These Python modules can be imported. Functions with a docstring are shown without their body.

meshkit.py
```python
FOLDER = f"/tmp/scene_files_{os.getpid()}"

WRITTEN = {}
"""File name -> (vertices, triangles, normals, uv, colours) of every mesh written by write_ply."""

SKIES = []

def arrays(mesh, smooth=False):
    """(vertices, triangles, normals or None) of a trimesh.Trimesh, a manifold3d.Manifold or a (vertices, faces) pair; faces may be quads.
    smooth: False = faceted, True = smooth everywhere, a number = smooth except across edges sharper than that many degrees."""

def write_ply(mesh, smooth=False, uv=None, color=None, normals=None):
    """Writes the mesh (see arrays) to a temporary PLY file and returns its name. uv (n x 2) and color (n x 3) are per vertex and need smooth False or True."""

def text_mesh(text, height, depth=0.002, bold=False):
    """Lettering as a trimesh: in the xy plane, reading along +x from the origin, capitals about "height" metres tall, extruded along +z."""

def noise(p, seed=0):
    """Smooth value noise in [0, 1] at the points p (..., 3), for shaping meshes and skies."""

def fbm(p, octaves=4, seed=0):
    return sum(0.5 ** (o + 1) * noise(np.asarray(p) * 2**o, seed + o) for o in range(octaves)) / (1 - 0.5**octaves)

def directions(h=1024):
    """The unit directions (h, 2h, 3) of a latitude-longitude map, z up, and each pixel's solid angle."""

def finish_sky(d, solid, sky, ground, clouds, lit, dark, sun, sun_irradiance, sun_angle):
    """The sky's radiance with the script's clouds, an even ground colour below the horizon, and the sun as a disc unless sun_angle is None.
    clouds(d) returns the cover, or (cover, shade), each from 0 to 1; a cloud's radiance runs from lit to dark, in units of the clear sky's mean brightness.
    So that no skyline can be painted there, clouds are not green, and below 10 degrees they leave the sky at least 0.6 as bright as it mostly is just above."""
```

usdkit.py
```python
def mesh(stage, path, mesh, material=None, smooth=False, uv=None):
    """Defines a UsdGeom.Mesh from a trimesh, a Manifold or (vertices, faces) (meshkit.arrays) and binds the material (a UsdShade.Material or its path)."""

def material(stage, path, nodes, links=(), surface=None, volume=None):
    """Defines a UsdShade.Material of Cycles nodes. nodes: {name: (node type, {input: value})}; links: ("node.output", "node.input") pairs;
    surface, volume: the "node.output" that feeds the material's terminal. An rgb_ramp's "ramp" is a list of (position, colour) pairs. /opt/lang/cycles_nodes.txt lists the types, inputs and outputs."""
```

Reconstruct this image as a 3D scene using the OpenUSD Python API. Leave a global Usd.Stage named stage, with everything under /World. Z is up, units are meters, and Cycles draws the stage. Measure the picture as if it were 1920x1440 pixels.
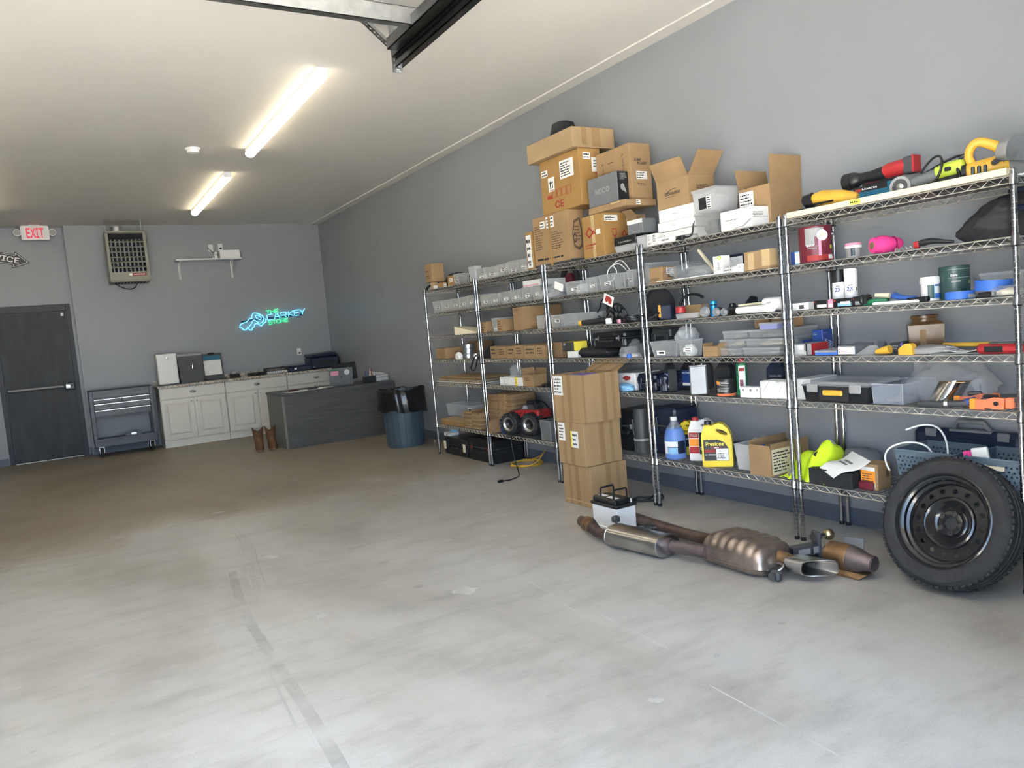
import math, random
import numpy as np
import trimesh, manifold3d as m3
from shapely.geometry import Polygon, LineString, Point, box as sbox
from pxr import Usd, UsdGeom, UsdLux, UsdShade, Sdf, Gf
import usdkit, meshkit

stage = Usd.Stage.CreateInMemory()
UsdGeom.SetStageUpAxis(stage, 'Z')
UsdGeom.Xform.Define(stage, '/World')
UsdGeom.Scope.Define(stage, '/World/Looks')
rng = np.random.default_rng(7)
random.seed(7)
PI = math.pi

# ---------------------------------------------------------------- camera, sky, sun, exposure
# the right wall is x = 0, the floor z = 0, y runs along the shelves towards the back wall (y = 5)
cam = UsdGeom.Camera.Define(stage, '/World/camera')
_yaw, _pitch, _roll = (0.537909, -0.081107, -0.088033)
_eye = (-4.0201, -7.7313, 1.4056)
cy_, sy_, cp_, sp_ = math.cos(_yaw), math.sin(_yaw), math.cos(_pitch), math.sin(_pitch)
_f = np.array([sy_ * cp_, cy_ * cp_, sp_])
_r = np.array([cy_, -sy_, 0.0])
_u = np.cross(_r, _f)
_r2 = math.cos(_roll) * _r + math.sin(_roll) * _u
_u2 = -math.sin(_roll) * _r + math.cos(_roll) * _u
UsdGeom.Xformable(cam).AddTransformOp().Set(Gf.Matrix4d(*_r2, 0, *_u2, 0, *(-_f), 0, *_eye, 1))
cam.CreateHorizontalApertureAttr(36.0)
cam.CreateVerticalApertureAttr(27.0)
cam.CreateFocalLengthAttr(26.2984)
cam.CreateClippingRangeAttr(Gf.Vec2f(0.05, 500))
cam.CreateExposureAttr(3.17)

SUN_EL, SUN_AZ = 50.0, 70.0            # sun beyond the right-hand side of the building, outside the open garage door
usdkit.material(stage, '/World/Looks/sky', {
    'sky': ('sky_texture', {'sky_type': 'hosek_wilkie', 'sun_direction': (math.cos(math.radians(SUN_EL)) * 0.94, -math.cos(math.radians(SUN_EL)) * 0.34, math.sin(math.radians(SUN_EL))), 'turbidity': 3.0, 'ground_albedo': 0.35}),
    'bw': ('mix_color', {'fac': 0.10, 'b': (0.55, 0.55, 0.55)}),
    'bg': ('background_shader', {'strength': 3.3})},
    [('sky.color', 'bw.a'), ('bw.result', 'bg.color')], surface='bg.background')
dome = UsdLux.DomeLight.Define(stage, '/World/sky_light')
dome.CreateIntensityAttr(1.0)
UsdShade.MaterialBindingAPI.Apply(dome.GetPrim()).Bind(UsdShade.Material.Get(stage, '/World/Looks/sky'))
sun = UsdLux.DistantLight.Define(stage, '/World/sun')
sun.CreateIntensityAttr(38000.0)
sun.CreateAngleAttr(0.6)
sun.CreateColorAttr(Gf.Vec3f(1.0, 0.94, 0.83))
# the light shines along -z of its frame: turn that onto the direction away from the sun
_sd = np.array([math.cos(math.radians(SUN_EL)) * 0.94, -math.cos(math.radians(SUN_EL)) * 0.34, math.sin(math.radians(SUN_EL))])
_sd /= np.linalg.norm(_sd)
_sx = np.cross([0, 0, 1.0], _sd); _sx /= np.linalg.norm(_sx)
_sy = np.cross(_sd, _sx)
UsdGeom.Xformable(sun).AddTransformOp().Set(Gf.Matrix4d(*_sx, 0, *_sy, 0, *_sd, 0, 0, 0, 0, 1))
LAMP = 1.15                             # strip lamp radiance

# ---------------------------------------------------------------- mesh helpers
class MB:
    def __init__(self): self.v, self.f, self.n = [], [], 0
    def add(self, v, f):
        v = np.asarray(v, float); f = np.asarray(f, int)
        if f.shape[1] == 4: f = np.vstack([f[:, [0, 1, 2]], f[:, [0, 2, 3]]])
        self.v.append(v); self.f.append(f + self.n); self.n += len(v); return self
    def tm(self, m): return self.add(m.vertices, m.faces)
    def mf(self, m):
        k = m.to_mesh(); return self.add(k.vert_properties[:, :3], k.tri_verts)
    def hull(self, pts): return self.mf(m3.Manifold.hull_points(np.asarray(pts, np.float64)))
    def box(self, x0, x1, y0, y1, z0, z1, b=0.0):
        if b <= 0:
            v = [(x, y, z) for x in (x0, x1) for y in (y0, y1) for z in (z0, z1)]
            return self.add(v, [(0, 1, 3, 2), (4, 6, 7, 5), (0, 4, 5, 1), (2, 3, 7, 6), (0, 2, 6, 4), (1, 5, 7, 3)])
        b = min(b, (x1 - x0) / 2.2, (y1 - y0) / 2.2, (z1 - z0) / 2.2)
        p = []
        for sx, X in ((1, x0), (-1, x1)):
            for sy, Y in ((1, y0), (-1, y1)):
                for sz, Z in ((1, z0), (-1, z1)):
                    p += [(X, Y + sy * b, Z + sz * b), (X + sx * b, Y, Z + sz * b), (X + sx * b, Y + sy * b, Z)]
        return self.hull(p)
    def frustum(self, a, z0, c, z1):      # two rectangles (x0,x1,y0,y1)
        return self.hull([(x, y, z) for (q, z) in ((a, z0), (c, z1)) for x in q[:2] for y in q[2:]])
    def cyl(self, p0, p1, r, r1=None, seg=14, cap=True):
        return self.tube([p0, p1], [r, r if r1 is None else r1], seg, cap)
    def tube(self, pts, r, seg=8, cap=True, closed=False):
        p = np.asarray(pts, float); n = len(p)
        r = np.full(n, r, float) if np.ndim(r) == 0 else np.asarray(r, float)
        t = np.gradient(p, axis=0) if not closed else np.roll(p, -1, 0) - np.roll(p, 1, 0)
        if n == 2: t = np.repeat((p[1] - p[0])[None], 2, 0)
        t /= np.maximum(np.linalg.norm(t, axis=1, keepdims=True), 1e-12)
        a = np.array([0, 0, 1.0]) if abs(t[0][2]) < .9 else np.array([1.0, 0, 0])
        V = []
        for i in range(n):
            x = a - t[i] * (a @ t[i]); x /= max(np.linalg.norm(x), 1e-9); a = x
            y = np.cross(t[i], x)
            th = np.arange(seg) * 2 * PI / seg
            V.append(p[i] + r[i] * (np.cos(th)[:, None] * x + np.sin(th)[:, None] * y))
        V = np.vstack(V); F = []
        for i in range(n if closed else n - 1):
            j = (i + 1) % n
            for k in range(seg):
                l = (k + 1) % seg
                F.append((i * seg + k, i * seg + l, j * seg + l, j * seg + k))
        F = np.array(F); F = np.vstack([F[:, [0, 1, 2]], F[:, [0, 2, 3]]])
        if cap and not closed:
            V = np.vstack([V, p[0], p[-1]]); c = n * seg
            F = np.vstack([F, [(c, (k + 1) % seg, k) for k in range(seg)], [(c + 1, (n - 1) * seg + k, (n - 1) * seg + (k + 1) % seg) for k in range(seg)]])
        return self.add(V, F)
    def lathe(self, prof, seg=24, c=(0, 0, 0), R=None):   # profile of (radius, z) from bottom to top
        pr = np.asarray(prof, float); th = np.arange(seg) * 2 * PI / seg
        V = np.array([(q * math.cos(t), q * math.sin(t), z) for q, z in pr for t in th])
        F = [(i * seg + k, i * seg + (k + 1) % seg, (i + 1) * seg + (k + 1) % seg, (i + 1) * seg + k) for i in range(len(pr) - 1) for k in range(seg)]
        if R is not None: V = V @ np.asarray(R).T
        return self.add(V + np.asarray(c), F)
    def prism(self, poly, z0, z1, M=None):  # M: 4x4 applied after
        if not hasattr(poly, 'exterior') and not hasattr(poly, 'geoms'): poly = Polygon(poly).buffer(0)
        for g in getattr(poly, 'geoms', [poly]):
            if g.area < 1e-9: continue
            t = trimesh.creation.extrude_polygon(g, z1 - z0, engine='earcut')
            V = np.array(t.vertices) + (0, 0, z0)
            if M is not None: V = V @ np.asarray(M)[:3, :3].T + np.asarray(M)[:3, 3]
            self.add(V, t.faces)
        return self
    def sheet(self, P, t, axis=None):       # a grid of points (n, m, 3) given a thickness t along the mean normal
        P = np.asarray(P, float); n, m = P.shape[:2]
        du, dv = np.gradient(P, axis=0), np.gradient(P, axis=1)
        N = np.cross(du, dv); N /= np.maximum(np.linalg.norm(N, axis=2, keepdims=True), 1e-12)
        A, B = (P + N * t / 2).reshape(-1, 3), (P - N * t / 2).reshape(-1, 3)
        k = np.arange(n * m).reshape(n, m)
        q = np.stack([k[:-1, :-1], k[1:, :-1], k[1:, 1:], k[:-1, 1:]], -1).reshape(-1, 4)
        o = n * m
        F = [q, q[:, ::-1] + o]
        e = np.concatenate([k[0, :], k[1:, -1], k[-1, -2::-1], k[-2:0:-1, 0]])
        e2 = np.roll(e, -1)
        F.append(np.stack([e, e2, e2 + o, e + o], 1))
        return self.add(np.vstack([A, B]), np.vstack(F))
    def xf(self, R=None, t=(0, 0, 0)):
        self.v = [(v if R is None else v @ np.asarray(R).T) + np.asarray(t) for v in self.v]; return self
    def arr(self): return np.vstack(self.v), np.vstack(self.f)

def rotx(a): c, s = math.cos(a), math.sin(a); return np.array([[1, 0, 0], [0, c, -s], [0, s, c]])
def roty(a): c, s = math.cos(a), math.sin(a); return np.array([[c, 0, s], [0, 1, 0], [-s, 0, c]])
def rotz(a): c, s = math.cos(a), math.sin(a); return np.array([[c, -s, 0], [s, c, 0], [0, 0, 1]])
def spline(pts, n=40, closed=False):
    from scipy.interpolate import CubicSpline
    p = np.asarray(pts, float)
    if closed: p = np.vstack([p, p[:1]])
    d = np.r_[0, np.cumsum(np.maximum(np.linalg.norm(np.diff(p, axis=0), axis=1), 1e-6))]
    cs = CubicSpline(d, p, bc_type='periodic' if closed else 'natural')
    return cs(np.linspace(0, d[-1], n, endpoint=not closed))
def blob(sx, sy, sz, seed=0, amp=.25, sub=3, freq=2.2, flat=True, sharp=1.0):
    t = trimesh.creation.icosphere(sub)
    v = np.array(t.vertices)
    k = meshkit.fbm(v * freq + 11 + seed, 4, seed) - .5
    v = v * (1 + amp * 2 * k)[:, None]
    v = np.sign(v) * np.abs(v) ** sharp
    v = v * (sx / 2, sy / 2, sz / 2)
    if flat: v[:, 2] = np.maximum(v[:, 2], -sz * .30)
    v[:, 2] -= v[:, 2].min()
    return v, np.array(t.faces)

# ---------------------------------------------------------------- scene helpers
USED = {}
def uniq(parent, name):
    k = (parent, name); n = USED.get(k, -1) + 1; USED[k] = n
    return f'{parent}/{name}' + (f'_{n:03d}' if n else '')
def keys(prim, **kw):
    for k, v in kw.items():
        if v: prim.SetCustomDataByKey(k, v)
GROUPS = {'wire_shelving_unit': 'wire shelving units along the right wall', 'base_cabinet': 'white base cabinets under the counter', 'strip_light': 'fluorescent strip lights on the ceiling',
          'wall_outlet': 'wall outlets on the back wall', 'cowboy_boot': 'pair of brown cowboy boots', 'clear_bin': 'clear plastic bins on the racks', 'duct_tape_roll': 'silver duct tape rolls',
          'open_cardboard_box': 'open cartons', 'slim_white_box': 'slim white boxes on the second rack', 'white_box': 'white boxes on the racks', 'envelope': 'padded envelopes in a pile',
          'flat_carton': 'flat folded cartons on the bottom shelf', 'carton_stack': 'piles of flat cartons', 'clear_organizer': 'flat clear organizers on the fourth rack', 'paper_sheet': 'loose sheets on the desk',
          'oil_bottle': 'oil bottles on the fourth rack', 'antifreeze_jug': 'antifreeze jugs on the bottom shelf', 'spray_can': 'spray cans', 'lamp_bulb': 'car lamps on the fourth rack', 'storage_basket': 'woven plastic baskets',
          'quick_clamp': 'orange quick clamps', 'paint_can': 'paint cans', 'plastic_bag': 'plastic bags on the racks', 'tool_case': 'black tool cases', 'equipment_case': 'black cases on the floor', 'small_box': 'low row of small boxes',
          'white_cable': 'white cable loops', 'white_wire': 'white wires in the basket', 'white_tube': 'white tubes', 'cardboard_box': 'brown cartons', 'parts_box': 'parts boxes on the rightmost rack', 'retail_box': 'retail boxes'}
def thing(name, label, cat, loc=(0, 0, 0), rz=0, group=None, R=None, kind=None):
    group = group or GROUPS.get(name)
    x = UsdGeom.Xform.Define(stage, uniq('/World', name))
    if R is None:
        x.AddTranslateOp().Set(Gf.Vec3d(*map(float, loc)))
        if rz: x.AddRotateZOp().Set(float(rz))
    else:
        R = np.asarray(R)
        x.AddTransformOp().Set(Gf.Matrix4d(*R[:, 0], 0, *R[:, 1], 0, *R[:, 2], 0, *map(float, loc), 1))
    keys(x.GetPrim(), label=label, category=cat, group=group, kind=kind)
    return str(x.GetPath())
def part(parent, name, mesh, mat, label=None, smooth=False, kind=None):
    m = usdkit.mesh(stage, uniq(parent, name), mesh.arr() if isinstance(mesh, MB) else mesh, '/World/Looks/' + mat, smooth=smooth)
    keys(m.GetPrim(), label=label, kind=kind)
    return str(m.GetPath())
def solo(name, mesh, mat, label, cat, loc=(0, 0, 0), rz=0, group=None, smooth=False, kind=None, R=None):
    group = group or GROUPS.get(name)
    p = part('/World', name, mesh, mat, label, smooth, kind)
    g = UsdGeom.Xformable(stage.GetPrimAtPath(p))
    if R is not None:
        R = np.asarray(R)
        g.AddTransformOp().Set(Gf.Matrix4d(*R[:, 0], 0, *R[:, 1], 0, *R[:, 2], 0, *map(float, loc), 1))
    else:
        g.AddTranslateOp().Set(Gf.Vec3d(*map(float, loc)))
        if rz: g.AddRotateZOp().Set(float(rz))
    keys(stage.GetPrimAtPath(p), category=cat, group=group)
    return p
def struct(name, mesh, mat, smooth=False, label=None):
    return part('/World', name, mesh, mat, label, smooth, kind='structure')
def copy(src, loc, rz=0, label=None, group=None):
    was = stage.GetPrimAtPath(src).GetCustomData()
    base = src.split('/')[-1]
    if base[-4] == '_' and base[-3:].isdigit(): base = base[:-4]
    p = thing(base, label or was['label'], was['category'], loc, rz, group or was.get('group'))
    q = stage.GetPrimAtPath(p); q.GetReferences().AddInternalReference(src); q.SetInstanceable(True)
    return p

# ---------------------------------------------------------------- materials
def mat(name, col, rough=.5, metal=0.0, var=.08, scale=8.0, bump=0.0, bscale=120.0, spec=.5, coat=0.0, stretch=None, **kw):
    c = np.array(col, float)
    n = {'tc': ('texture_coordinate', {}), 'n': ('noise_texture', {'scale': scale, 'detail': 4.0, 'roughness': .6}),
         'r': ('rgb_ramp', {'ramp': [(.3, tuple(np.clip(c * (1 - var), 0, 1))), (.7, tuple(np.clip(c * (1 + var), 0, 1)))]}),
         'p': ('principled_bsdf', {'roughness': rough, 'metallic': metal, 'specular_ior_level': spec, 'coat_weight': coat, **kw})}
    L = [('n.fac', 'r.fac'), ('r.color', 'p.base_color')]
    if stretch:
        n['mp'] = ('mapping', {'scale': stretch}); L += [('tc.object', 'mp.vector'), ('mp.vector', 'n.vector')]
    else: L += [('tc.object', 'n.vector')]
    if bump:
        n['n2'] = ('noise_texture', {'scale': bscale, 'detail': 3.0}); n['b'] = ('bump', {'strength': bump, 'distance': .004})
        L += [('tc.object', 'n2.vector'), ('n2.fac', 'b.height'), ('b.normal', 'p.normal')]
    usdkit.material(stage, '/World/Looks/' + name, n, L, surface='p.BSDF')
def clear(name, col, fac=.35, rough=.12, spec=.5, tint=(.97, .98, .98)):
    usdkit.material(stage, '/World/Looks/' + name, {
        't': ('transparent_bsdf', {'color': tint}), 'p': ('principled_bsdf', {'base_color': col, 'roughness': rough, 'specular_ior_level': spec}),
        'm': ('mix_closure', {'fac': fac})}, [('t.BSDF', 'm.closure1'), ('p.BSDF', 'm.closure2')], surface='m.closure')
def glow(name, col, s):
    usdkit.material(stage, '/World/Looks/' + name, {'e': ('emission', {'color': col, 'strength': s})}, surface='e.emission')

# walls: satin grey paint with a faint roller texture
mat('wall_paint', (.278, .292, .312), .42, var=.03, scale=1.5, bump=.05, bscale=260)
mat('skirting', (.105, .125, .16), .45, var=.04, scale=3)
mat('ceiling_paint', (.76, .735, .69), .7, var=.015, scale=2)
mat('door_paint', (.026, .030, .037), .55, var=.35, scale=3.0, stretch=(3, 3, .7))
mat('frame_paint', (.026, .032, .043), .5, var=.1)
mat('asphalt', (.42, .42, .415), .9, var=.1, scale=2)
mat('outer_wall', (.5, .48, .45), .8)
usdkit.material(stage, '/World/Looks/concrete', {
    'tc': ('geometry', {}),
    'm1': ('mapping', {'scale': (.55, .32, 1)}), 'n1': ('noise_texture', {'scale': 1.3, 'detail': 7.0, 'roughness': .62, 'distortion': .5}),
    'r1': ('rgb_ramp', {'ramp': [(.30, (.315, .292, .255)), (.48, (.425, .412, .38)), (.68, (.505, .50, .48))]}),
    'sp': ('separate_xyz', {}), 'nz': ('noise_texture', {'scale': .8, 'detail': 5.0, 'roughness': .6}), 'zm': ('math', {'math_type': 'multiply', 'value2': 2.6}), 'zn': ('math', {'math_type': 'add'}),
    'zr': ('rgb_ramp', {'ramp': [(0.0, (1, 1, 1)), (.02, (.92, .895, .85)), (.45, (.78, .72, .625)), (1.0, (.66, .59, .48))]}), 'zx': ('mix_color', {'blend_type': 'multiply', 'fac': 1.0}),   # the floor colour turns browner and darker towards the back of the room
    'm2': ('mapping', {'scale': (.75, 2.2, 1), 'rotation': (0, 0, .5)}), 'n2': ('noise_texture', {'scale': 2.6, 'detail': 8.0, 'roughness': .7}),
    'r2': ('rgb_ramp', {'ramp': [(.34, (.76, .75, .735)), (.52, (1, 1, 1)), (.72, (1.08, 1.08, 1.08))]}),
    'x': ('mix_color', {'blend_type': 'multiply', 'fac': .85}),
    'n3': ('noise_texture', {'scale': 160.0, 'detail': 2.0}), 'r3': ('rgb_ramp', {'ramp': [(.3, (.9, .9, .9)), (.7, (1.06, 1.06, 1.06))]}),
    'y': ('mix_color', {'blend_type': 'multiply', 'fac': .8}),
    'v': ('voronoi_texture', {'scale': 1.7, 'randomness': 1.0}), 'rv': ('rgb_ramp', {'ramp': [(.0, (.55, .52, .47)), (.035, (.62, .59, .55)), (.06, (1, 1, 1))]}),
    'z': ('mix_color', {'blend_type': 'multiply', 'fac': .55}),
    'rr': ('rgb_ramp', {'ramp': [(.3, (.36,) * 3), (.7, (.55,) * 3)]}),
    'b': ('bump', {'strength': .06, 'distance': .004}),
    'p': ('principled_bsdf', {'specular_ior_level': .5})},
    [('tc.position', 'm1.vector'), ('m1.vector', 'n1.vector'), ('n1.fac', 'r1.fac'), ('tc.position', 'm2.vector'), ('m2.vector', 'n2.vector'), ('n2.fac', 'r2.fac'),
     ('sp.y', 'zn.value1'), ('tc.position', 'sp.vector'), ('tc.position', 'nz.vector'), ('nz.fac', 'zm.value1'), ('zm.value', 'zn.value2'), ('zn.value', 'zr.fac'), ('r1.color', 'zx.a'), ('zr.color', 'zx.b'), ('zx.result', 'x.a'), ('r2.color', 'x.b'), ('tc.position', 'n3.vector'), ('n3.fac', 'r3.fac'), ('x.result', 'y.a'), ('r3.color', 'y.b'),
     ('tc.position', 'v.vector'), ('v.distance', 'rv.fac'), ('y.result', 'z.a'), ('rv.color', 'z.b'), ('z.result', 'p.base_color'),
     ('n2.fac', 'rr.fac'), ('rr.color', 'p.roughness'), ('n2.fac', 'b.height'), ('b.normal', 'p.normal')], surface='p.BSDF')
mat('deck_wire', (.2, .2, .19), .4, .7, var=.06, scale=30)
mat('chrome', (.52, .53, .545), .16, 1.0, var=.04, scale=30)
mat('wire', (.62, .60, .55), .32, .8, var=.05, scale=30)
mat('galvanized', (.52, .54, .55), .34, 1.0, var=.14, scale=14)
mat('dark_steel', (.12, .125, .13), .3, 1.0, var=.2)
mat('steel', (.5, .5, .5), .3, 1.0, var=.1)
mat('black_plastic', (.012, .013, .015), .38, var=.2)
mat('black_matte', (.02, .021, .024), .75, var=.25, scale=20)
mat('navy_plastic', (.012, .02, .045), .35, var=.2)
mat('gray_plastic', (.16, .17, .18), .45, var=.1)
mat('dark_gray', (.055, .058, .062), .5, var=.1)
mat('mid_gray', (.3, .3, .3), .5, var=.1)
mat('white_plastic', (.78, .78, .77), .35, var=.03)
mat('white_card', (.8, .79, .76), .6, var=.03)
mat('paper', (.82, .82, .8), .75, var=.04)
mat('cream', (.74, .66, .48), .7, var=.08)
mat('kraft', (.345, .22, .11), .75, var=.10, scale=5, bump=.05)
mat('kraft_gold', (.37, .21, .068), .6, var=.08, scale=5, bump=.03)
mat('kraft_dark', (.25, .155, .08), .8, var=.10, scale=5)
mat('kraft_pale', (.41, .285, .155), .75, var=.08, scale=5)
mat('kraft_bundle', (.36, .235, .13), .8, var=.18, scale=40, stretch=(.4, .4, 6))
usdkit.material(stage, '/World/Looks/kraft_banded', {
    'tc': ('texture_coordinate', {}), 's': ('separate_xyz', {}), 'ad': ('math', {'math_type': 'add'}), 'cv': ('combine_xyz', {}),
    'n0': ('noise_texture', {'scale': 9.0, 'detail': 1.0}), 'r': ('rgb_ramp', {'ramp': [(.34, (.25, .15, .066)), (.46, (.285, .178, .083)), (.5, (.355, .236, .12)), (.66, (.34, .222, .11))]}),
    'n': ('noise_texture', {'scale': 40.0, 'detail': 4.0}), 'b': ('bump', {'strength': .06, 'distance': .004}), 'p': ('principled_bsdf', {'roughness': .7})},
    [('tc.object', 's.vector'), ('s.x', 'ad.value1'), ('s.y', 'ad.value2'), ('ad.value', 'cv.x'), ('cv.vector', 'n0.vector'), ('n0.fac', 'r.fac'), ('r.color', 'p.base_color'),
     ('tc.object', 'n.vector'), ('n.fac', 'b.height'), ('b.normal', 'p.normal')], surface='p.BSDF')
mat('tape_brown', (.34, .215, .10), .3, var=.08)
mat('tape_tan', (.52, .38, .2), .5, var=.1, scale=30)
mat('ink', (.03, .028, .028), .7, var=.1)
mat('ink_gray', (.22, .22, .22), .7, var=.1)
mat('ink_brown', (.12, .075, .045), .8, var=.2)
mat('ink_red', (.35, .035, .03), .7, var=.1)
mat('ink_silver', (.35, .35, .34), .5, var=.05)
mat('red', (.42, .025, .03), .4, var=.12)
mat('dark_red', (.15, .016, .03), .4, var=.12)
mat('pink', (.9, .06, .3), .6, var=.06, scale=60, bump=.2, bscale=300)
mat('pale_pink', (.75, .3, .42), .5)
mat('yellow', (.82, .62, .03), .38, var=.05)
mat('tool_yellow', (.72, .42, .05), .45, var=.15, scale=12)
mat('label_yellow', (.85, .72, .08), .55, var=.03)
mat('orange', (.82, .22, .10), .5, var=.06)
mat('label_orange', (.9, .32, .03), .6, var=.05)
mat('hi_vis', (.62, .85, .02), .75, var=.06, scale=10)
mat('lime', (.5, .62, .06), .45, var=.08)
mat('green', (.03, .2, .09), .4, var=.1)
mat('dark_green', (.03, .075, .07), .35, var=.1)
mat('blue', (.02, .06, .26), .4, var=.12)
mat('tape_blue', (.04, .15, .55), .55, var=.06)
mat('teal', (.01, .13, .22), .5, var=.1)
mat('bright_blue', (.02, .3, .65), .25, .4, var=.06)
mat('light_blue', (.25, .5, .75), .5, var=.06)
mat('purple', (.16, .12, .45), .4, var=.05)
mat('can_metal', (.27, .28, .29), .42, .45, var=.08)
mat('gold_metal', (.5, .42, .27), .25, 1.0, var=.08)
mat('cabinet_white', (.68, .66, .60), .4, var=.015)
mat('drawer_cart', (.06, .064, .07), .38, .4, var=.35, scale=3, stretch=(.7, 3, 3))
mat('cart_frame', (.04, .043, .047), .35, .6, var=.15)
mat('heater_enamel', (.27, .27, .22), .45, var=.05)
mat('rubber', (.022, .023, .025), .72, var=.3, scale=25, bump=.15, bscale=90)
mat('wheel_black', (.010, .010, .011), .16, var=.3, coat=.6)
mat('basket_blue', (.12, .165, .205), .5, var=.05)
mat('can_blue', (.052, .078, .102), .45, var=.1, scale=5)
mat('bin_liner', (.008, .008, .009), .18, var=.2, bump=.5, bscale=25)
mat('boot_leather', (.13, .065, .03), .6, var=.35, scale=14)
mat('boot_sole', (.35, .25, .17), .7)
mat('desk_wood', (.075, .074, .074), .5, var=.28, scale=9, stretch=(.35, 1, 7), bump=.05)
mat('desk_end', (.17, .165, .15), .5, var=.18, scale=9, stretch=(1, 6, .4))
mat('rusty_pipe', (.16, .115, .095), .5, .75, var=.4, scale=9)
mat('violet_steel', (.20, .165, .165), .45, .85, var=.25, scale=10)
mat('brown_steel', (.25, .15, .075), .45, .8, var=.35, scale=14)
mat('muffler_steel', (.36, .30, .26), .38, .95, var=.28, scale=10, bump=.05, bscale=60)
mat('resonator_steel', (.46, .455, .445), .24, 1.0, var=.2, scale=10)
mat('wet_blue', (.025, .17, .62), .25, var=.05)
mat('amber', (.115, .06, .022), .25, var=.3)
usdkit.material(stage, '/World/Looks/granite', {
    'tc': ('texture_coordinate', {}), 'v': ('voronoi_texture', {'scale': 90.0}), 'n': ('noise_texture', {'scale': 80.0, 'detail': 4.0}),
    'r': ('rgb_ramp', {'ramp': [(.36, (.12, .09, .07)), (.46, (.38, .33, .27)), (.58, (.62, .56, .48)), (.7, (.7, .68, .63))]}), 'p': ('principled_bsdf', {'roughness': .25})},
    [('tc.object', 'n.vector'), ('n.fac', 'r.fac'), ('r.color', 'p.base_color')], surface='p.BSDF')
clear('clear_plastic', (.66, .66, .64), .17, .15)
clear('clear_front', (.70, .69, .64), .20, .2)
clear('clear_haze', (.72, .73, .74), .38, .25)
clear('clear_bag', (.66, .67, .67), .24, .1, 1.0)
clear('clear_blue', (.58, .62, .72), .2, .12)
clear('clear_violet', (.42, .44, .75), .5, .15)
clear('clear_amber', (.16, .08, .025), .6, .15, .5, (.45, .27, .12))
clear('clear_jug', (.8, .85, .9), .13, .08)
glow('tube_glow', (1.0, .86, .60), LAMP)
glow('neon_blue', (.10, .60, 1.0), .5)
glow('neon_green', (.05, 1.0, .30), .26)
glow('exit_red', (1.0, .10, .14), .085)
mat('sign_board', (.02, .05, .09), .3, transmission_weight=0.0)
def mark(name, col, fac):
    usdkit.material(stage, '/World/Looks/' + name, {'g': ('geometry', {}), 'n': ('noise_texture', {'scale': 5.0, 'detail': 6.0, 'roughness': .65}), 'r': ('rgb_ramp', {'ramp': [(.36, (0, 0, 0)), (.72, (fac,) * 3)]}),
        't': ('transparent_bsdf', {}), 'p': ('principled_bsdf', {'base_color': col, 'roughness': .6}), 'm': ('mix_closure', {})},
        [('g.position', 'n.vector'), ('n.fac', 'r.fac'), ('r.color', 'm.fac'), ('t.BSDF', 'm.closure1'), ('p.BSDF', 'm.closure2')], surface='m.closure')
mark('mark_dark', (.27, .25, .21), .17)
mark('mark_light', (.60, .58, .53), .4)
mark('mark_white', (.70, .69, .66), .7)
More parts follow.
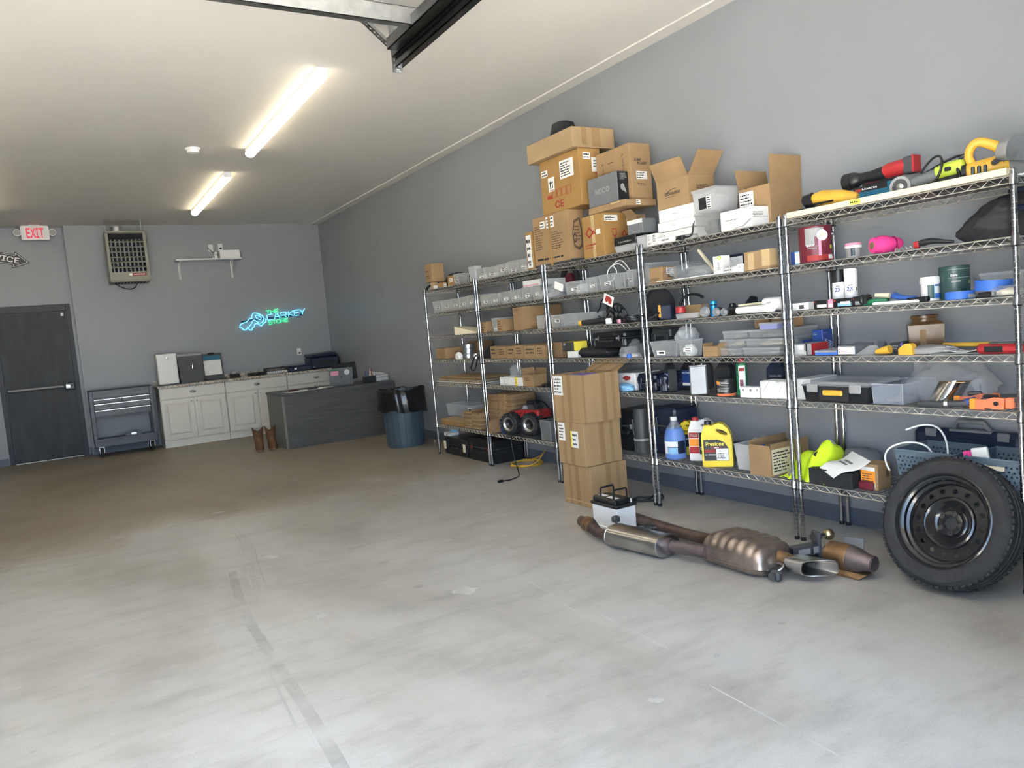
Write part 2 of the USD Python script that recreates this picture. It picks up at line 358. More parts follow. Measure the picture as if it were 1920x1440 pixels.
# ---------------------------------------------------------------- the room
XL, YB, YF, ZC = -6.8, 5.0, -7.1, 3.38
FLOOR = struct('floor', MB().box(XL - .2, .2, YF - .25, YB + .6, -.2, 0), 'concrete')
def ribbon(name, pts, w, mt, n=30, label=None):
    q = spline(pts, n) if len(pts) > 2 else np.linspace(pts[0], pts[1], n)
    t = np.gradient(q, axis=0); t /= np.linalg.norm(t, axis=1, keepdims=True); nn = np.c_[-t[:, 1], t[:, 0]]
    P = np.stack([np.c_[q - nn * w / 2, np.full(len(q), .0006)], np.c_[q + nn * w / 2, np.full(len(q), .0006)]], 1)
    part(FLOOR, name, MB().sheet(P, .0004), mt, label)
for k in range(3): ribbon('tyre_mark', [(-2.97 - .035 * k, -1.72), (-3.0 - .035 * k, -2.2), (-3.07 - .04 * k, -2.7), (-3.15 - .04 * k, -3.3)], .012, 'mark_light')
ribbon('tyre_mark', [(-3.25, -2.8), (-3.33, -3.5), (-3.36, -4.2), (-3.37, -4.9), (-3.39, -5.4)], .05, 'mark_dark')
for k, (y0, y1) in enumerate(((-3.9, -5.0), (-4.05, -4.7))): ribbon('tyre_mark', [(-3.42 + .085 * k, y0), (-3.41 + .07 * k, (y0 + y1) / 2), (-3.44 + .08 * k, y1)], .012, 'mark_light')
for (x0, y0, x1, y1) in ((-1.97, -4.1, -2.01, -4.62), (-2.04, -4.45, -2.045, -5.05), (-1.985, -4.95, -2.0, -5.42), (-2.10, -5.75, -2.13, -6.35), (-2.05, -1.9, -2.08, -2.4)): ribbon('chalk_line', [(x0, y0), (x1, y1)], .007, 'mark_white', 12)
for i in range(46):
    x, y = rng.uniform(-5.2, -.9), rng.uniform(-6.0, 0); s = rng.uniform(.004, .03) if i > 6 else rng.uniform(.03, .06)
    th = np.linspace(0, 2 * PI, 12)[:-1]; rr_ = s * rng.uniform(.5, 1.2, 11)
    part(FLOOR, 'stain', MB().prism(Polygon(np.c_[x + rr_ * np.cos(th) * 1.5, y + rr_ * np.sin(th)]).buffer(0), .0002, .0006), ['mark_dark', 'mark_white', 'mark_dark', 'mark_light'][i % 4])
struct('ground', MB().box(-40, 40, -60, YF - .25, -.3, -.03), 'asphalt')
struct('ceiling', MB().box(XL - .2, .2, YF - .25, YB + .6, ZC, ZC + .2), 'ceiling_paint')
struct('wall_right', MB().box(0, .2, YF, YB + .6, 0, ZC), 'wall_paint')
struct('wall_back', MB().box(-3.765, 0, YB, YB + .3, 0, ZC).box(XL, -3.765, YB + .165, YB + .45, 2.265, ZC).box(XL, -4.803, YB + .165, YB + .45, 0, 2.265).box(-3.808, -3.765, YB + .165, YB + .45, 0, 2.265), 'wall_paint')
struct('wall_left', MB().box(XL - .2, XL, YF, YB + .6, 0, ZC), 'wall_paint')
struct('wall_front', MB().box(XL, -6.2, YF - .25, YF, 0, ZC).box(-1.9, 0, YF - .25, YF, 0, ZC).box(-6.2, -1.9, YF - .25, YF, 3.05, ZC), 'outer_wall')
struct('baseboard_right', MB().box(-.007, 0, -7.0, YB, 0, .104).box(-.012, 0, -7.0, YB, 0, .008), 'skirting')
struct('baseboard_back', MB().box(-3.76, -2.86, YB - .007, YB, 0, .104), 'skirting')
struct('baseboard_left', MB().box(XL, -4.81, YB + .158, YB + .165, 0, .104).box(-3.80, -3.765, YB + .158, YB + .165, 0, .104), 'skirting')
struct('trim_1', MB().box(-.13, -.0005, -7.0, YB, ZC - .012, ZC), 'ceiling_paint', label='plain strip of cornice where the ceiling meets the right wall')

# the steel exit door
d = thing('door_1', 'dark grey steel exit door with a long panic bar in the back wall', 'door', (-4.3055, YB + .165, 0), kind='structure')
m = MB()
m.box(-.4975, -.4375, -.012, .1, 0, 2.265, .003).box(.4375, .4975, -.012, .1, 0, 2.265, .003).box(-.4375, .4375, -.012, .1, 2.165, 2.265, .003)
m.box(-.4375, -.425, .02, .1, 0, 2.165).box(.425, .4375, .02, .1, 0, 2.165).box(-.43, .43, .02, .1, 2.15, 2.165)
part(d, 'door_frame', m, 'frame_paint')
part(d, 'door_leaf', MB().box(-.428, .428, .03, .075, .012, 2.148, .003), 'door_paint')
m = MB().box(-.42, .385, -.02, .03, 1.035, 1.085, .008)
part(d, 'panic_bar', m, 'dark_gray')
part(d, 'push_rail', MB().box(-.40, .28, -.032, -.018, 1.046, 1.074, .004), 'mid_gray', 'grey push rail')
part(d, 'latch_case', MB().box(.30, .427, -.045, .03, 1.0, 1.11, .01), 'black_plastic')
part(d, 'latch_plate', MB().box(.315, .365, -.048, -.044, 1.03, 1.075), 'steel')
part(d, 'sensor', MB().box(.365, .405, .008, .03, 2.09, 2.135, .004), 'white_plastic', 'small white contact sensor')
part(d, 'threshold', MB().box(-.43, .43, -.05, .1, 0, .012, .004), 'steel')

# exit sign with two lamp heads
e = thing('exit_sign', 'white illuminated EXIT sign with two round lamp heads under the ceiling', 'exit sign', (-4.115, 4.93, 3.165))
part(e, 'housing', MB().prism(sbox(-.15, -.08, .15, .08).buffer(.02), 0, .045, np.array([[1, 0, 0, 0], [0, 0, 1, -.045], [0, 1, 0, .1], [0, 0, 0, 1.]])), 'white_plastic')
part(e, 'canopy', MB().box(-.065, .065, -.06, .02, .197, .215, .004), 'white_plastic')
def wall_text(parent, name, s, h, x, y, z, mt, width=None, bold=True, depth=.003):
    t = meshkit.text_mesh(s, h, depth, bold); v = np.array(t.vertices); v[:, 0] -= v[:, 0].min(); w = v[:, 0].max()
    k = (width / w) if width else 1
    return part(parent, name, (np.c_[x + v[:, 0] * k, y - v[:, 2], z + v[:, 1]], np.array(t.faces)), mt)
wall_text(e, 'lettering', 'EXIT', .135, -.105, -.046, .03, 'exit_red', .21)
for sx in (-1, 1):
    part(e, 'lamp_head', MB().lathe([(.0, -.02), (.03, -.018), (.048, .0), (.048, .03), (0, .034)], 20, (0, 0, 0), rotx(PI / 2)).xf(None, (sx * .212, -.02, .105)), 'white_plastic', smooth=40)
    part(e, 'lamp_lens', MB().lathe([(0, .035), (.03, .037), (.04, .034), (.04, .03)], 14, (0, 0, 0), rotx(PI / 2)).xf(None, (sx * .212, -.02, .105)), 'ink_silver')

# SERVICE arrow sign
a = thing('arrow_sign', 'black tin SERVICE arrow sign with white border on the back wall', 'sign', (-4.62, YB + .162, 2.975), R=roty(math.radians(14)) )
ar = [(-.34, -.078), (.20, -.078), (.20, -.125), (.405, 0), (.20, .125), (.20, .078), (-.34, .078), (-.28, 0)]
MX = np.array([[1, 0, 0, 0], [0, 0, -1, 0], [0, 1, 0, 0], [0, 0, 0, 1.]])
part(a, 'panel', MB().prism(ar, 0, .012, MX), 'dark_gray')
pg = Polygon(ar)
part(a, 'border', MB().prism(pg.buffer(-.012).difference(pg.buffer(-.018)), .012, .0135, MX), 'white_card', 'thin white border')
wall_text(a, 'lettering', 'SERVICE', .075, -.255, -.012, -.037, 'white_card', .53, True, .0015)

# hanging gas heater
h = thing('unit_heater', 'beige gas unit heater with louvred front hung from the ceiling', 'heater', (-3.01, 4.45, 2.485))
m = MB()
m.box(-.262, .262, 0, .42, .0, .03, .008).box(-.262, .262, 0, .42, .70, .735, .008).box(-.262, -.225, 0, .42, .03, .70).box(.225, .262, 0, .42, .03, .70).box(-.225, .225, .39, .42, .03, .70)
m.box(-.225, .225, 0, .02, .03, .145)
part(h, 'casing', m, 'heater_enamel')
part(h, 'inside', MB().box(-.224, .224, .2, .21, .145, .70), 'black_matte', 'dark heat exchanger behind the louvres')
part(h, 'top_baffle', MB().hull([(-.222, .02, .69), (.222, .02, .69), (-.222, .15, .635), (.222, .15, .635), (-.222, .15, .64), (.222, .15, .64), (-.222, .02, .7), (.222, .02, .7)]), 'dark_gray')
for i in range(6):
    z = .20 + i * .073
    part(h, 'louvre', MB().hull([(-.222, y, z + k) for y, k in ((.0, .0), (.045, .018), (.0, .008), (.045, .026))] + [(.222, y, z + k) for y, k in ((.0, .0), (.045, .018), (.0, .008), (.045, .026))]), 'heater_enamel')
for i in range(8):
    x = -.19 + i * .054
    part(h, 'vertical_vane', MB().box(x - .009, x + .009, .09, .17, .146, .62), 'mid_gray')
part(h, 'flue', MB().cyl((-.09, .25, .735), (-.09, .25, .815), .075, seg=24).cyl((-.09, .25, .80), (-.09, .25, .82), .082, seg=24), 'galvanized', smooth=40)
for x in (-.245, .22):
    part(h, 'hanger_rod', MB().cyl((x, .03, .735), (x, .03, .895), .006).cyl((x, .03, .83), (x, .03, .893), .012, .007), 'galvanized')
part(h, 'badge', MB().box(-.015, .215, -.003, 0, .085, .122), 'ink_red', 'red and white maker badge')
part(h, 'badge_tab', MB().box(-.015, .03, -.004, -.003, .087, .12), 'white_card')
wall_text(h, 'lettering', 'MODINE', .017, .05, -.003, .095, 'white_card', .145)
for i in range(10):
    part(h, 'bottom_slot', MB().box(-.2 + i * .042, -.175 + i * .042, .05, .30, -.003, .0), 'black_matte')
part(h, 'gas_pipe', MB().tube(spline([(-.2, .2, 0), (-.12, .25, -.05), (.0, .28, -.085), (.07, .3, -.06), (.1, .3, 0)], 16), .007), 'dark_steel')

# small wall shelf with network box
s = thing('wall_shelf', 'white wall shelf on two pressed steel brackets below the ceiling', 'shelf', (-1.85, YB, 2.80))
part(s, 'board', MB().box(-.49, .49, -.26, 0, .0, .022, .003), 'white_plastic')
for x in (-.42, .36):
    part(s, 'bracket', MB().box(x - .014, x + .014, -.006, 0, -.27, -.002).box(x - .014, x + .014, -.22, 0, -.008, -.001).hull([(x - .003, -.006, -.24), (x + .003, -.006, -.24), (x - .003, -.2, -.008), (x + .003, -.2, -.008), (x - .003, -.02, -.01), (x + .003, -.02, -.01)]), 'white_plastic')
b = thing('network_box', 'white router box lying at the right end of the wall shelf', 'router', (-1.53, YB - .13, 2.8225))
part(b, 'body', MB().box(-.155, .155, -.1, .1, 0, .125, .006), 'white_plastic')
part(b, 'cable', MB().tube(spline([(-.155, .06, .07), (-.2, .09, .1), (-.25, .12, .15), (-.29, .128, .19)], 14), .005), 'black_plastic')
b = thing('adapter', 'small white adapter standing beside the router on the wall shelf', 'adapter', (-1.73, YB - .12, 2.8225))
part(b, 'body', MB().box(-.022, .022, -.02, .02, 0, .105, .004), 'white_plastic')
part(b, 'stub', MB().box(-.055, -.03, -.015, .015, 0, .035, .004), 'white_plastic')
part(b, 'light', MB().box(-.008, .008, -.0215, -.02, .05, .085), 'ink_gray')
def outlet(loc, label, plug=True):
    o = thing('wall_outlet', label, 'outlet', loc)
    part(o, 'plate', MB().box(-.036, .036, -.006, 0, -.058, .058, .003), 'white_plastic')
    for z in (.022, -.022): part(o, 'socket', MB().cyl((0, -.006, z), (0, -.0075, z), .014), 'white_plastic')
    if plug: part(o, 'plug', MB().box(-.016, .016, -.035, -.0076, -.035, -.008, .005), 'black_plastic')
outlet((-1.77, YB, 3.01), 'white wall outlet above the shelf, left of the pair', False)
outlet((-1.625, YB, 3.02), 'white wall outlet with a plug above the router box')
outlet((-.555, YB, 1.24), 'white wall outlet above the printer with a black plug')

# neon key sign
nz = thing('neon_sign', 'blue and green neon sign of a key and lettering on the back wall', 'neon sign', (-.93, YB - .002, 1.81))
part(nz, 'backing', MB().prism(LineString([(-.5, 0), (-.3, .02), (.5, .05)]).buffer(.015), 0, .004, MX), 'sign_board')
def stroke(pl, y=-.02, r=.0065, closed=False):
    p = np.array([(x, y, z) for x, z in pl]); return p, r, closed
# key outlines, drawn in the sign's own plane (x right, z up), metres
s_ = 1.09 / 1500.0
def kz(pl): return [((x - 910) * s_ - .0, (395 - z) * s_ * 1.0 + (x - 910) * s_ * .095) for x, z in pl]
keyA = [(455, 295), (400, 292), (330, 345), (210, 375), (172, 415), (170, 460), (212, 468), (225, 500), (275, 520), (315, 500), (328, 455)]
keyB = [(440, 285), (455, 225), (500, 182), (560, 195), (700, 300), (705, 345), (660, 415), (610, 425), (560, 395), (480, 335), (415, 415), (350, 495), (360, 530), (395, 548), (430, 538), (435, 500), (475, 492), (490, 440), (570, 435), (600, 470), (640, 490), (670, 460), (735, 425), (750, 385), (738, 335)]
keyC = [(535, 240), (560, 235), (645, 315), (640, 345), (615, 345), (535, 270)]
def line_tube(mb, pl, r, closed=False, n=None):
    p = np.array([(x, -.02, z) for x, z in pl])
    q = spline(p, n or len(p) * 5, closed) if len(p) > 4 else p
    mb.tube(q, r, 6, closed=closed)
m = MB(); line_tube(m, kz(keyA), .0058); part(nz, 'key_shaft_tube', m, 'neon_blue')
m = MB(); line_tube(m, kz(keyB), .0058); line_tube(m, kz(keyC), .0055, True); part(nz, 'key_head_tube', m, 'neon_blue')
GL = {'T': [[(0, 1), (1, 1)], [(.5, 1), (.5, 0)]], 'H': [[(0, 0), (0, 1)], [(1, 0), (1, 1)], [(0, .5), (1, .5)]], 'E': [[(1, 1), (.1, 1), (0, .9), (0, .1), (.1, 0), (1, 0)], [(0, .5), (.9, .5)]],
      'C': [[(1, 1), (.15, 1), (0, .8), (0, .2), (.15, 0), (1, 0)]], 'A': [[(0, 0), (.42, 1), (.58, 1), (1, 0)], [(.2, .35), (.8, .35)]], 'R': [[(0, 0), (0, 1), (.85, 1), (1, .85), (1, .6), (.85, .45), (0, .45)], [(.55, .45), (1, 0)]],
      'K': [[(0, 0), (0, 1)], [(1, 1), (.1, .5), (1, 0)]], 'Y': [[(0, 1), (.5, .45), (1, 1)], [(.5, .45), (.5, 0)]], 'S': [[(1, 1), (.12, 1), (0, .85), (0, .62), (.12, .5), (.88, .5), (1, .38), (1, .12), (.88, 0), (0, 0)]], 'O': [[(.15, 0), (.85, 0), (1, .2), (1, .8), (.85, 1), (.15, 1), (0, .8), (0, .2), (.15, 0)]]}
def word(parent, s, x0, z0, hgt, pitch, wd, mt, r, double=False):
    for i, ch in enumerate(s):
        if ch == ' ': continue
        m = MB()
        for pl in GL[ch]:
            q = [(x0 + i * pitch + u * wd, z0 + w * hgt + (x0 + i * pitch + u * wd) * .095) for u, w in pl]
            p = np.array([(x, -.02, z) for x, z in q]); m.tube(p, r, 6)
        part(parent, 'letter_tube', m, mt)
word(nz, 'THE', -.10, .104, .056, .073, .058, 'neon_green', .0042)
word(nz, 'CAR', -.094, .004, .088, .115, .092, 'neon_blue', .0052)
word(nz, 'KEY', .262, .004, .088, .098, .082, 'neon_blue', .0052)
word(nz, 'STORE', -.08, -.07, .055, .068, .055, 'neon_green', .0042)

# base cabinets with doors and drawers, and the granite-look counter on them
def cabinet(name, x0, x1, label, nd=2, visible_side=False):
    c = thing(name, label, 'cabinet', ((x0 + x1) / 2, 4.42, 0), group=None)
    w = (x1 - x0) / 2 - .002
    part(c, 'carcass', MB().box(-w, w, .02, .56, .105, .89), 'cabinet_white')
    part(c, 'toe_kick', MB().box(-w, w, .03, .55, 0, .105), 'cabinet_white')
    part(c, 'drawer', MB().box(-w + .004, w - .004, 0, .02, .722, .885, .004), 'cabinet_white')
    part(c, 'cup_pull', MB().lathe([(.045, -.0), (.044, .012), (.034, .022), (.018, .026), (0, .027)], 18, (0, 0, 0), rotx(PI / 2)).xf(np.diag([1, 1, .45]), (0, 0, .805)), 'steel', smooth=40)
    ww = 2 * (w - .004) / nd
    for i in range(nd):
        a, b = -w + .004 + i * ww + .002, -w + .004 + (i + 1) * ww - .002
        dr = part(c, 'door', MB().box(a, b, 0, .02, .115, .712, .004), 'cabinet_white')
        q = sbox(a + .06, .175, b - .06, .652)
        MD = np.array([[1, 0, 0, 0], [0, 0, -1, 0], [0, 1, 0, 0], [0, 0, 0, 1.]])
        part(dr, 'moulding', MB().prism(q.buffer(.012, join_style=2).difference(q.buffer(-.006, join_style=2)), 0, .012, MD), 'cabinet_white')
        part(dr, 'raised_panel', MB().hull([(x, y, z) for (k, y) in ((0, 0), (.022, -.014)) for x in (a + .075 + k, b - .075 - k) for z in (.19 + k, .637 - k)]), 'cabinet_white')
        kx = b - .035 if i == 0 else a + .035
        part(dr, 'knob', MB().lathe([(0, .022), (.011, .02), (.012, .015), (.005, .008), (.006, 0)], 12, (0, 0, 0), rotx(PI / 2)).xf(None, (kx, 0, .665)), 'steel', smooth=40)
cabinet('base_cabinet', -2.835, -1.905, 'white base cabinet at the left end of the counter, next to the tool cart')
cabinet('base_cabinet', -1.903, -.955, 'middle white base cabinet, partly behind the grey desk')
cabinet('base_cabinet', -.953, -.01, 'white base cabinet under the printer, mostly hidden by the desk')
ct = thing('countertop', 'speckled granite countertop along the back wall on white cabinets', 'countertop', (-1.42, 4.70, .892))
part(ct, 'slab', MB().box(-1.435, 1.41, -.32, .28, 0, .038, .006), 'granite')
part(ct, 'backsplash', MB().box(-1.435, 1.41, .28, .298, 0, .10, .003), 'granite')
CT = .9305
# things on the counter
o = thing('key_cabinet', 'white glossy upright lock box with a round lock on the counter', 'lock box', (-2.665, 4.62, CT))
part(o, 'body', MB().box(-.14, .14, -.1, .1, .012, .47, .012), 'white_plastic', smooth=30)
part(o, 'base', MB().box(-.145, .145, -.1, .1, 0, .014), 'black_plastic')
part(o, 'lock', MB().lathe([(0, .018), (.02, .016), (.026, .0)], 16, (0, 0, 0), rotx(PI / 2)).xf(None, (.01, -.1, .405)), 'steel')
o = thing('shredder', 'black paper shredder bin with silver handle on the counter', 'shredder', (-2.35, 4.62, CT))
part(o, 'bin', MB().frustum((-.15, .15, -.11, .11), 0, (-.175, .175, -.125, .125), .40), 'dark_gray')
part(o, 'head', MB().box(-.18, .18, -.13, .13, .40, .445, .012), 'mid_gray', 'grey top')
part(o, 'handle', MB().lathe([(0, .02), (.012, .018), (.02, 0)], 14, (0, 0, 0), rotx(PI / 2)).xf(np.diag([1, 1, 2.8]), (.03, -.128, .24)), 'chrome', smooth=40)
part(o, 'sticker', MB().box(-.105, -.05, -.136, -.128, .28, .36).xf(rotx(-.06), (0, .02, 0)), 'cream')
o = thing('clipboard_stand', 'slanted clipboard stand with white sheets behind the shredder', 'stand', (-1.99, 4.72, CT))
part(o, 'back_panel', MB().box(-.135, .15, .0, .012, .02, .42).xf(rotx(-.18)), 'dark_gray')
part(o, 'sheets', MB().box(-.13, .125, -.006, .0, .08, .36).xf(rotx(-.18)), 'paper')
part(o, 'header', MB().box(-.13, .125, -.009, -.006, .31, .385).xf(rotx(-.18)), 'teal', 'teal header strip')
part(o, 'clip', MB().box(-.05, .05, -.02, .015, .40, .43, .008).xf(rotx(-.18)), 'black_plastic')
part(o, 'foot', MB().box(-.14, .16, -.1, .1, 0, .02), 'black_plastic')
o = thing('desk_phone', 'small black telephone with pale handset on the counter', 'telephone', (-1.70, 4.63, CT))
part(o, 'base', MB().frustum((-.07, .07, -.09, .09), 0, (-.06, .06, -.05, .09), .06), 'black_plastic')
part(o, 'handset', MB().box(-.055, .03, -.03, .02, .055, .11, .012), 'mid_gray')
o = thing('document_tray', 'flat black tray left of the wire basket on the counter', 'tray', (-1.38, 4.58, CT))
part(o, 'body', MB().frustum((-.13, .13, -.1, .1), 0, (-.12, .12, -.06, .1), .05), 'black_plastic')
part(o, 'chrome_clip', MB().box(-.06, -.01, -.09, -.07, .028, .042), 'chrome')
o = thing('wire_basket', 'black wire letter basket with white papers on the counter', 'basket', (-1.06, 4.64, CT))
m = MB()
for z in (.0, .045, .09): m.tube([(-.17, -.11, z), (.17, -.11, z), (.17, .11, z), (-.17, .11, z)], .004, 5, closed=True)
for i in range(18): x = -.165 + i * .0195; m.cyl((x, -.11, 0), (x, -.11, .09), .002, seg=4).cyl((x, .11, 0), (x, .11, .09), .002, seg=4)
for i in range(11): y = -.1 + i * .02; m.cyl((-.17, y, 0), (-.17, y, .09), .002, seg=4).cyl((.17, y, 0), (.17, y, .09), .002, seg=4)
part(o, 'wires', m, 'black_plastic')
part(o, 'papers', MB().box(-.16, .16, -.1, .1, .004, .045), 'paper')
o = thing('binder_pile', 'dark blue binder lying right of the wire basket on the counter', 'binder', (-.70, 4.62, CT))
part(o, 'cover', MB().box(-.19, .19, -.13, .13, 0, .075, .01).box(-.17, .17, -.12, .12, .075, .10, .008), 'navy_plastic')
part(o, 'label', MB().box(-.1, -.06, -.132, -.13, .03, .06), 'paper')
o = thing('tape_dispenser', 'small white tape dispenser on the counter left of the printer', 'dispenser', (-.46, 4.58, CT))
part(o, 'body', MB().prism([(-.06, 0), (.06, 0), (.065, .03), (.02, .05), (-.02, .095), (-.065, .09)], -.025, .025, np.array([[1, 0, 0, 0], [0, 0, -1, 0], [0, 1, 0, 0], [0, 0, 0, 1.]])), 'white_plastic')
o = thing('printer', 'large black office printer at the right end of the counter', 'printer', (-.27, 4.68, CT))
part(o, 'body', MB().box(-.25, .23, -.18, .2, 0, .2, .025), 'navy_plastic', smooth=30)
part(o, 'scanner_lid', MB().hull([(-.25, -.19, .205), (.2, -.19, .205), (-.25, .2, .205), (.2, .2, .205), (-.24, -.18, .235), (.19, -.18, .25), (-.24, .19, .25), (.19, .19, .27)]), 'navy_plastic')
part(o, 'output_slot', MB().box(-.2, .15, -.1805, -.17, .08, .13), 'black_matte')
part(o, 'button', MB().box(-.21, -.19, -.183, -.179, .03, .05), 'mid_gray')

# ---------------------------------------------------------------- desk and things on it
D = thing('desk', 'dark grey woodgrain desk standing in front of the white cabinets', 'desk', (-.81, 2.66, 0))
part(D, 'desktop', MB().box(-.80, .80, -.42, .42, .705, .738, .002), 'desk_wood')
part(D, 'front_panel', MB().box(-.76, .76, -.40, -.382, .0, .704), 'desk_wood')
part(D, 'end_panel', MB().box(-.79, -.761, -.41, .41, 0, .704), 'desk_end')
part(D, 'end_panel', MB().box(.761, .79, -.41, .41, 0, .704), 'desk_end')
DT = .7385
o = thing('laptop', 'open grey laptop with stickers on its lid on the desk', 'laptop', (-.66, 2.62, DT))
part(o, 'keyboard_base', MB().box(-.17, .17, -.02, .22, 0, .014, .004), 'gray_plastic')
Rl = rotx(.28)
part(o, 'lid', MB().box(-.17, .17, -.004, .004, 0, .235, .003).xf(Rl.T if False else rotx(.12), (0, -.02, .014)), 'gray_plastic')
for nm, x0, x1, z0, z1, mt_ in (('sticker', -.15, -.04, .135, .20, 'pale_pink'), ('sticker', -.16, -.02, .205, .222, 'green')):
    part(o, nm, MB().box(x0, x1, -.0052, -.004, z0, z1).xf(rotx(.12), (0, -.02, .014)), mt_)
part(o, 'sticker', MB().cyl((.085, -.004, .17), (.085, -.0055, .17), .04, seg=24).xf(rotx(.12), (0, -.02, .014)), 'white_card')
part(o, 'logo', MB().cyl((0, -.004, .105), (0, -.0052, .105), .013, seg=14).xf(rotx(.12), (0, -.02, .014)), 'dark_gray')
o = thing('monitor_frame', 'thin black display standing behind the laptop', 'monitor', (-.50, 2.90, DT))
part(o, 'screen', MB().box(-.17, .19, -.008, .008, .05, .30, .004).xf(roty(-.05)), 'black_plastic')
part(o, 'stand', MB().box(-.06, .06, -.05, .06, 0, .012).box(-.02, .02, -.008, .012, .0, .08), 'black_plastic')
o = thing('pen_holder', 'black pen holder with blue and pink pens on the desk', 'pen holder', (-.30, 2.44, DT))
part(o, 'cup', MB().box(-.085, .085, -.05, .05, 0, .095, .006), 'black_plastic')
for k, (x, mt_, t_) in enumerate(((-.06, 'blue', .2), (-.035, 'tape_blue', -.1), (-.01, 'dark_gray', .15), (.02, 'pale_pink', -.25), (.04, 'red', .1), (.06, 'black_plastic', -.2), (.0, 'white_plastic', .3))):
    part(o, 'pen', MB().cyl((x, .01 * (k % 3), .08), (x + .09 * t_, .01 * (k % 3), .17 + .006 * k), .005, seg=6), mt_)
o = thing('paper_tray', 'white paper stack in a grey wire tray at the desk end', 'tray', (-.125, 2.56, DT))
o_ = stage.GetPrimAtPath(o)
part(o, 'paper', MB().hull([(-.085, -.13, .012), (.11, -.13, .012), (-.085, .13, .012), (.11, .13, .012), (-.08, -.13, .115), (.10, -.13, .095), (-.08, .13, .15), (.10, .13, .12)]), 'paper')
m = MB()
for i in range(14): x = -.09 + i * .0158; m.cyl((x, -.138, 0), (x, -.138, .12 - i * .002), .0024, seg=4)
for z in (.004, .06, .10): m.cyl((-.092, -.138, z), (.118, -.138, z), .003, seg=5)
part(o, 'wire_front', m, 'gray_plastic')
part(o, 'bottom', MB().box(-.092, .118, -.138, .138, 0, .008), 'gray_plastic')
for i, (x, y, r, lab) in enumerate(((-1.36, 2.42, 14, 'loose white sheet nearest the left desk corner'), (-1.14, 2.50, -8, 'loose white sheet in the middle of the desk'), (-.98, 2.55, 10, 'loose white sheet on the desk beside the laptop'))):
    solo('paper_sheet', MB().box(-.14, .14, -.105, .105, 0, .0015 + .0006 * i), 'paper', lab, 'paper', (x, y, DT + .0001 + .0022 * i), r)
solo('glasses_case', MB().box(-.075, .075, -.03, .03, 0, .03, .012), 'dark_gray', 'small dark case lying on white sheets on the desk', 'case', (-1.12, 2.46, DT + .0055), 5)
solo('marker_pen', MB().cyl((-.06, 0, .008), (.06, 0, .008), .008), 'dark_red', 'dark red marker lying behind the sheets on the desk', 'pen', (-1.33, 2.68, DT), 12)

# boots
def boot(x, y, rz, label):
    o = thing('cowboy_boot', label, 'boot', (x, y, 0), rz)
    prof = [(0, .0, .0), (.03, .05, .0)]
    m = MB()
    rings = []
    for z, cx, sx, sy in ((.02, -.045, .135, .056), (.05, -.042, .130, .058), (.085, -.02, .10, .056), (.12, .012, .064, .054), (.17, .022, .062, .060), (.24, .024, .072, .068), (.30, .024, .084, .076)):
        th = np.arange(20) * 2 * PI / 20
        rings.append(np.c_[cx + sx * np.cos(th), sy * np.sin(th) * (1 - .25 * np.maximum(0, -np.cos(th)) * (z < .07)), np.full(20, z)])
    r5 = rings[-1].copy(); r5[:, 2] += .025 * np.abs(np.sin(np.arange(20) * 2 * PI / 20)) - .045 * np.cos(np.arange(20) * 2 * PI / 20) ** 2; rings[-1] = r5
    V = np.vstack(rings); F = [(i * 20 + k, i * 20 + (k + 1) % 20, (i + 1) * 20 + (k + 1) % 20, (i + 1) * 20 + k) for i in range(len(rings) - 1) for k in range(20)]
    part(o, 'upper', MB().add(V, F), 'boot_leather', smooth=60)
    part(o, 'lining', MB().lathe([(0, .2), (.062, .22), (.070, .258)], 20, (.024, 0, 0)), 'ink_brown')
    part(o, 'sole', MB().prism(Polygon([(-.045 + .14 * math.cos(t), .052 * math.sin(t) * (1 - .25 * max(0, -math.cos(t)))) for t in np.linspace(0, 2 * PI, 28)[:-1]]), .008, .022), 'boot_sole')
    part(o, 'heel', MB().box(.03, .092, -.036, .036, 0, .02, .004), 'ink_brown')
    return o
boot(-1.875, 2.60, 80, 'left brown leather cowboy boot beside the grey desk')
boot(-1.715, 2.57, 86, 'right brown leather cowboy boot touching the desk end')

# trash can
t = thing('trash_can', 'large blue grey plastic trash can beside the desk', 'trash can', (-.44, .98, 0))
part(t, 'barrel', MB().lathe([(0, 0), (.228, 0), (.235, .03), (.262, .66), (.266, .70), (.258, .70), (.25, .655), (.222, .04), (0, .03)], 40), 'can_blue', smooth=35)
for k in range(8):
    a_ = -2.9 + k * .33
    part(t, 'rib', MB().cyl((.238 * math.cos(a_), .238 * math.sin(a_), .05), (.263 * math.cos(a_), .263 * math.sin(a_), .62), .004, seg=6), 'can_blue')
o = thing('bin_liner', 'glossy black bin liner folded over the trash can rim', 'bin bag', (-.44, .98, 0))
th = np.linspace(0, 2 * PI, 73)[:-1]
P = []
for j, (r0, z) in enumerate(((.24, .56), (.252, .66), (.27, .718), (.285, .70), (.292, .64), (.297, .56), (.302, .48), (.300, .435))):
    w = meshkit.fbm(np.c_[np.cos(th) * 3 + 5, np.sin(th) * 3 + 5, np.full(72, z * 7)], 4, 3) - .5
    w2 = np.sin(th * 9 + z * 5) * .006 + np.sin(th * 17 + 2 + 9 * z) * .004
    P.append(np.c_[(r0 + w * .03 + w2) * np.cos(th), (r0 + w * .03 + w2) * np.sin(th), z + w * (.06 if j > 1 else .01) - (.03 * np.cos(th) if j > 5 else 0)])
V = np.vstack(P); F = [(i * 72 + k, i * 72 + (k + 1) % 72, (i + 1) * 72 + (k + 1) % 72, (i + 1) * 72 + k) for i in range(7) for k in range(72)]
part(o, 'bag', MB().add(V, F), 'bin_liner', smooth=50)
part(o, 'knot', MB().add(*blob(.09, .07, .05, 4)).xf(None, (-.27, -.06, .68)), 'bin_liner')

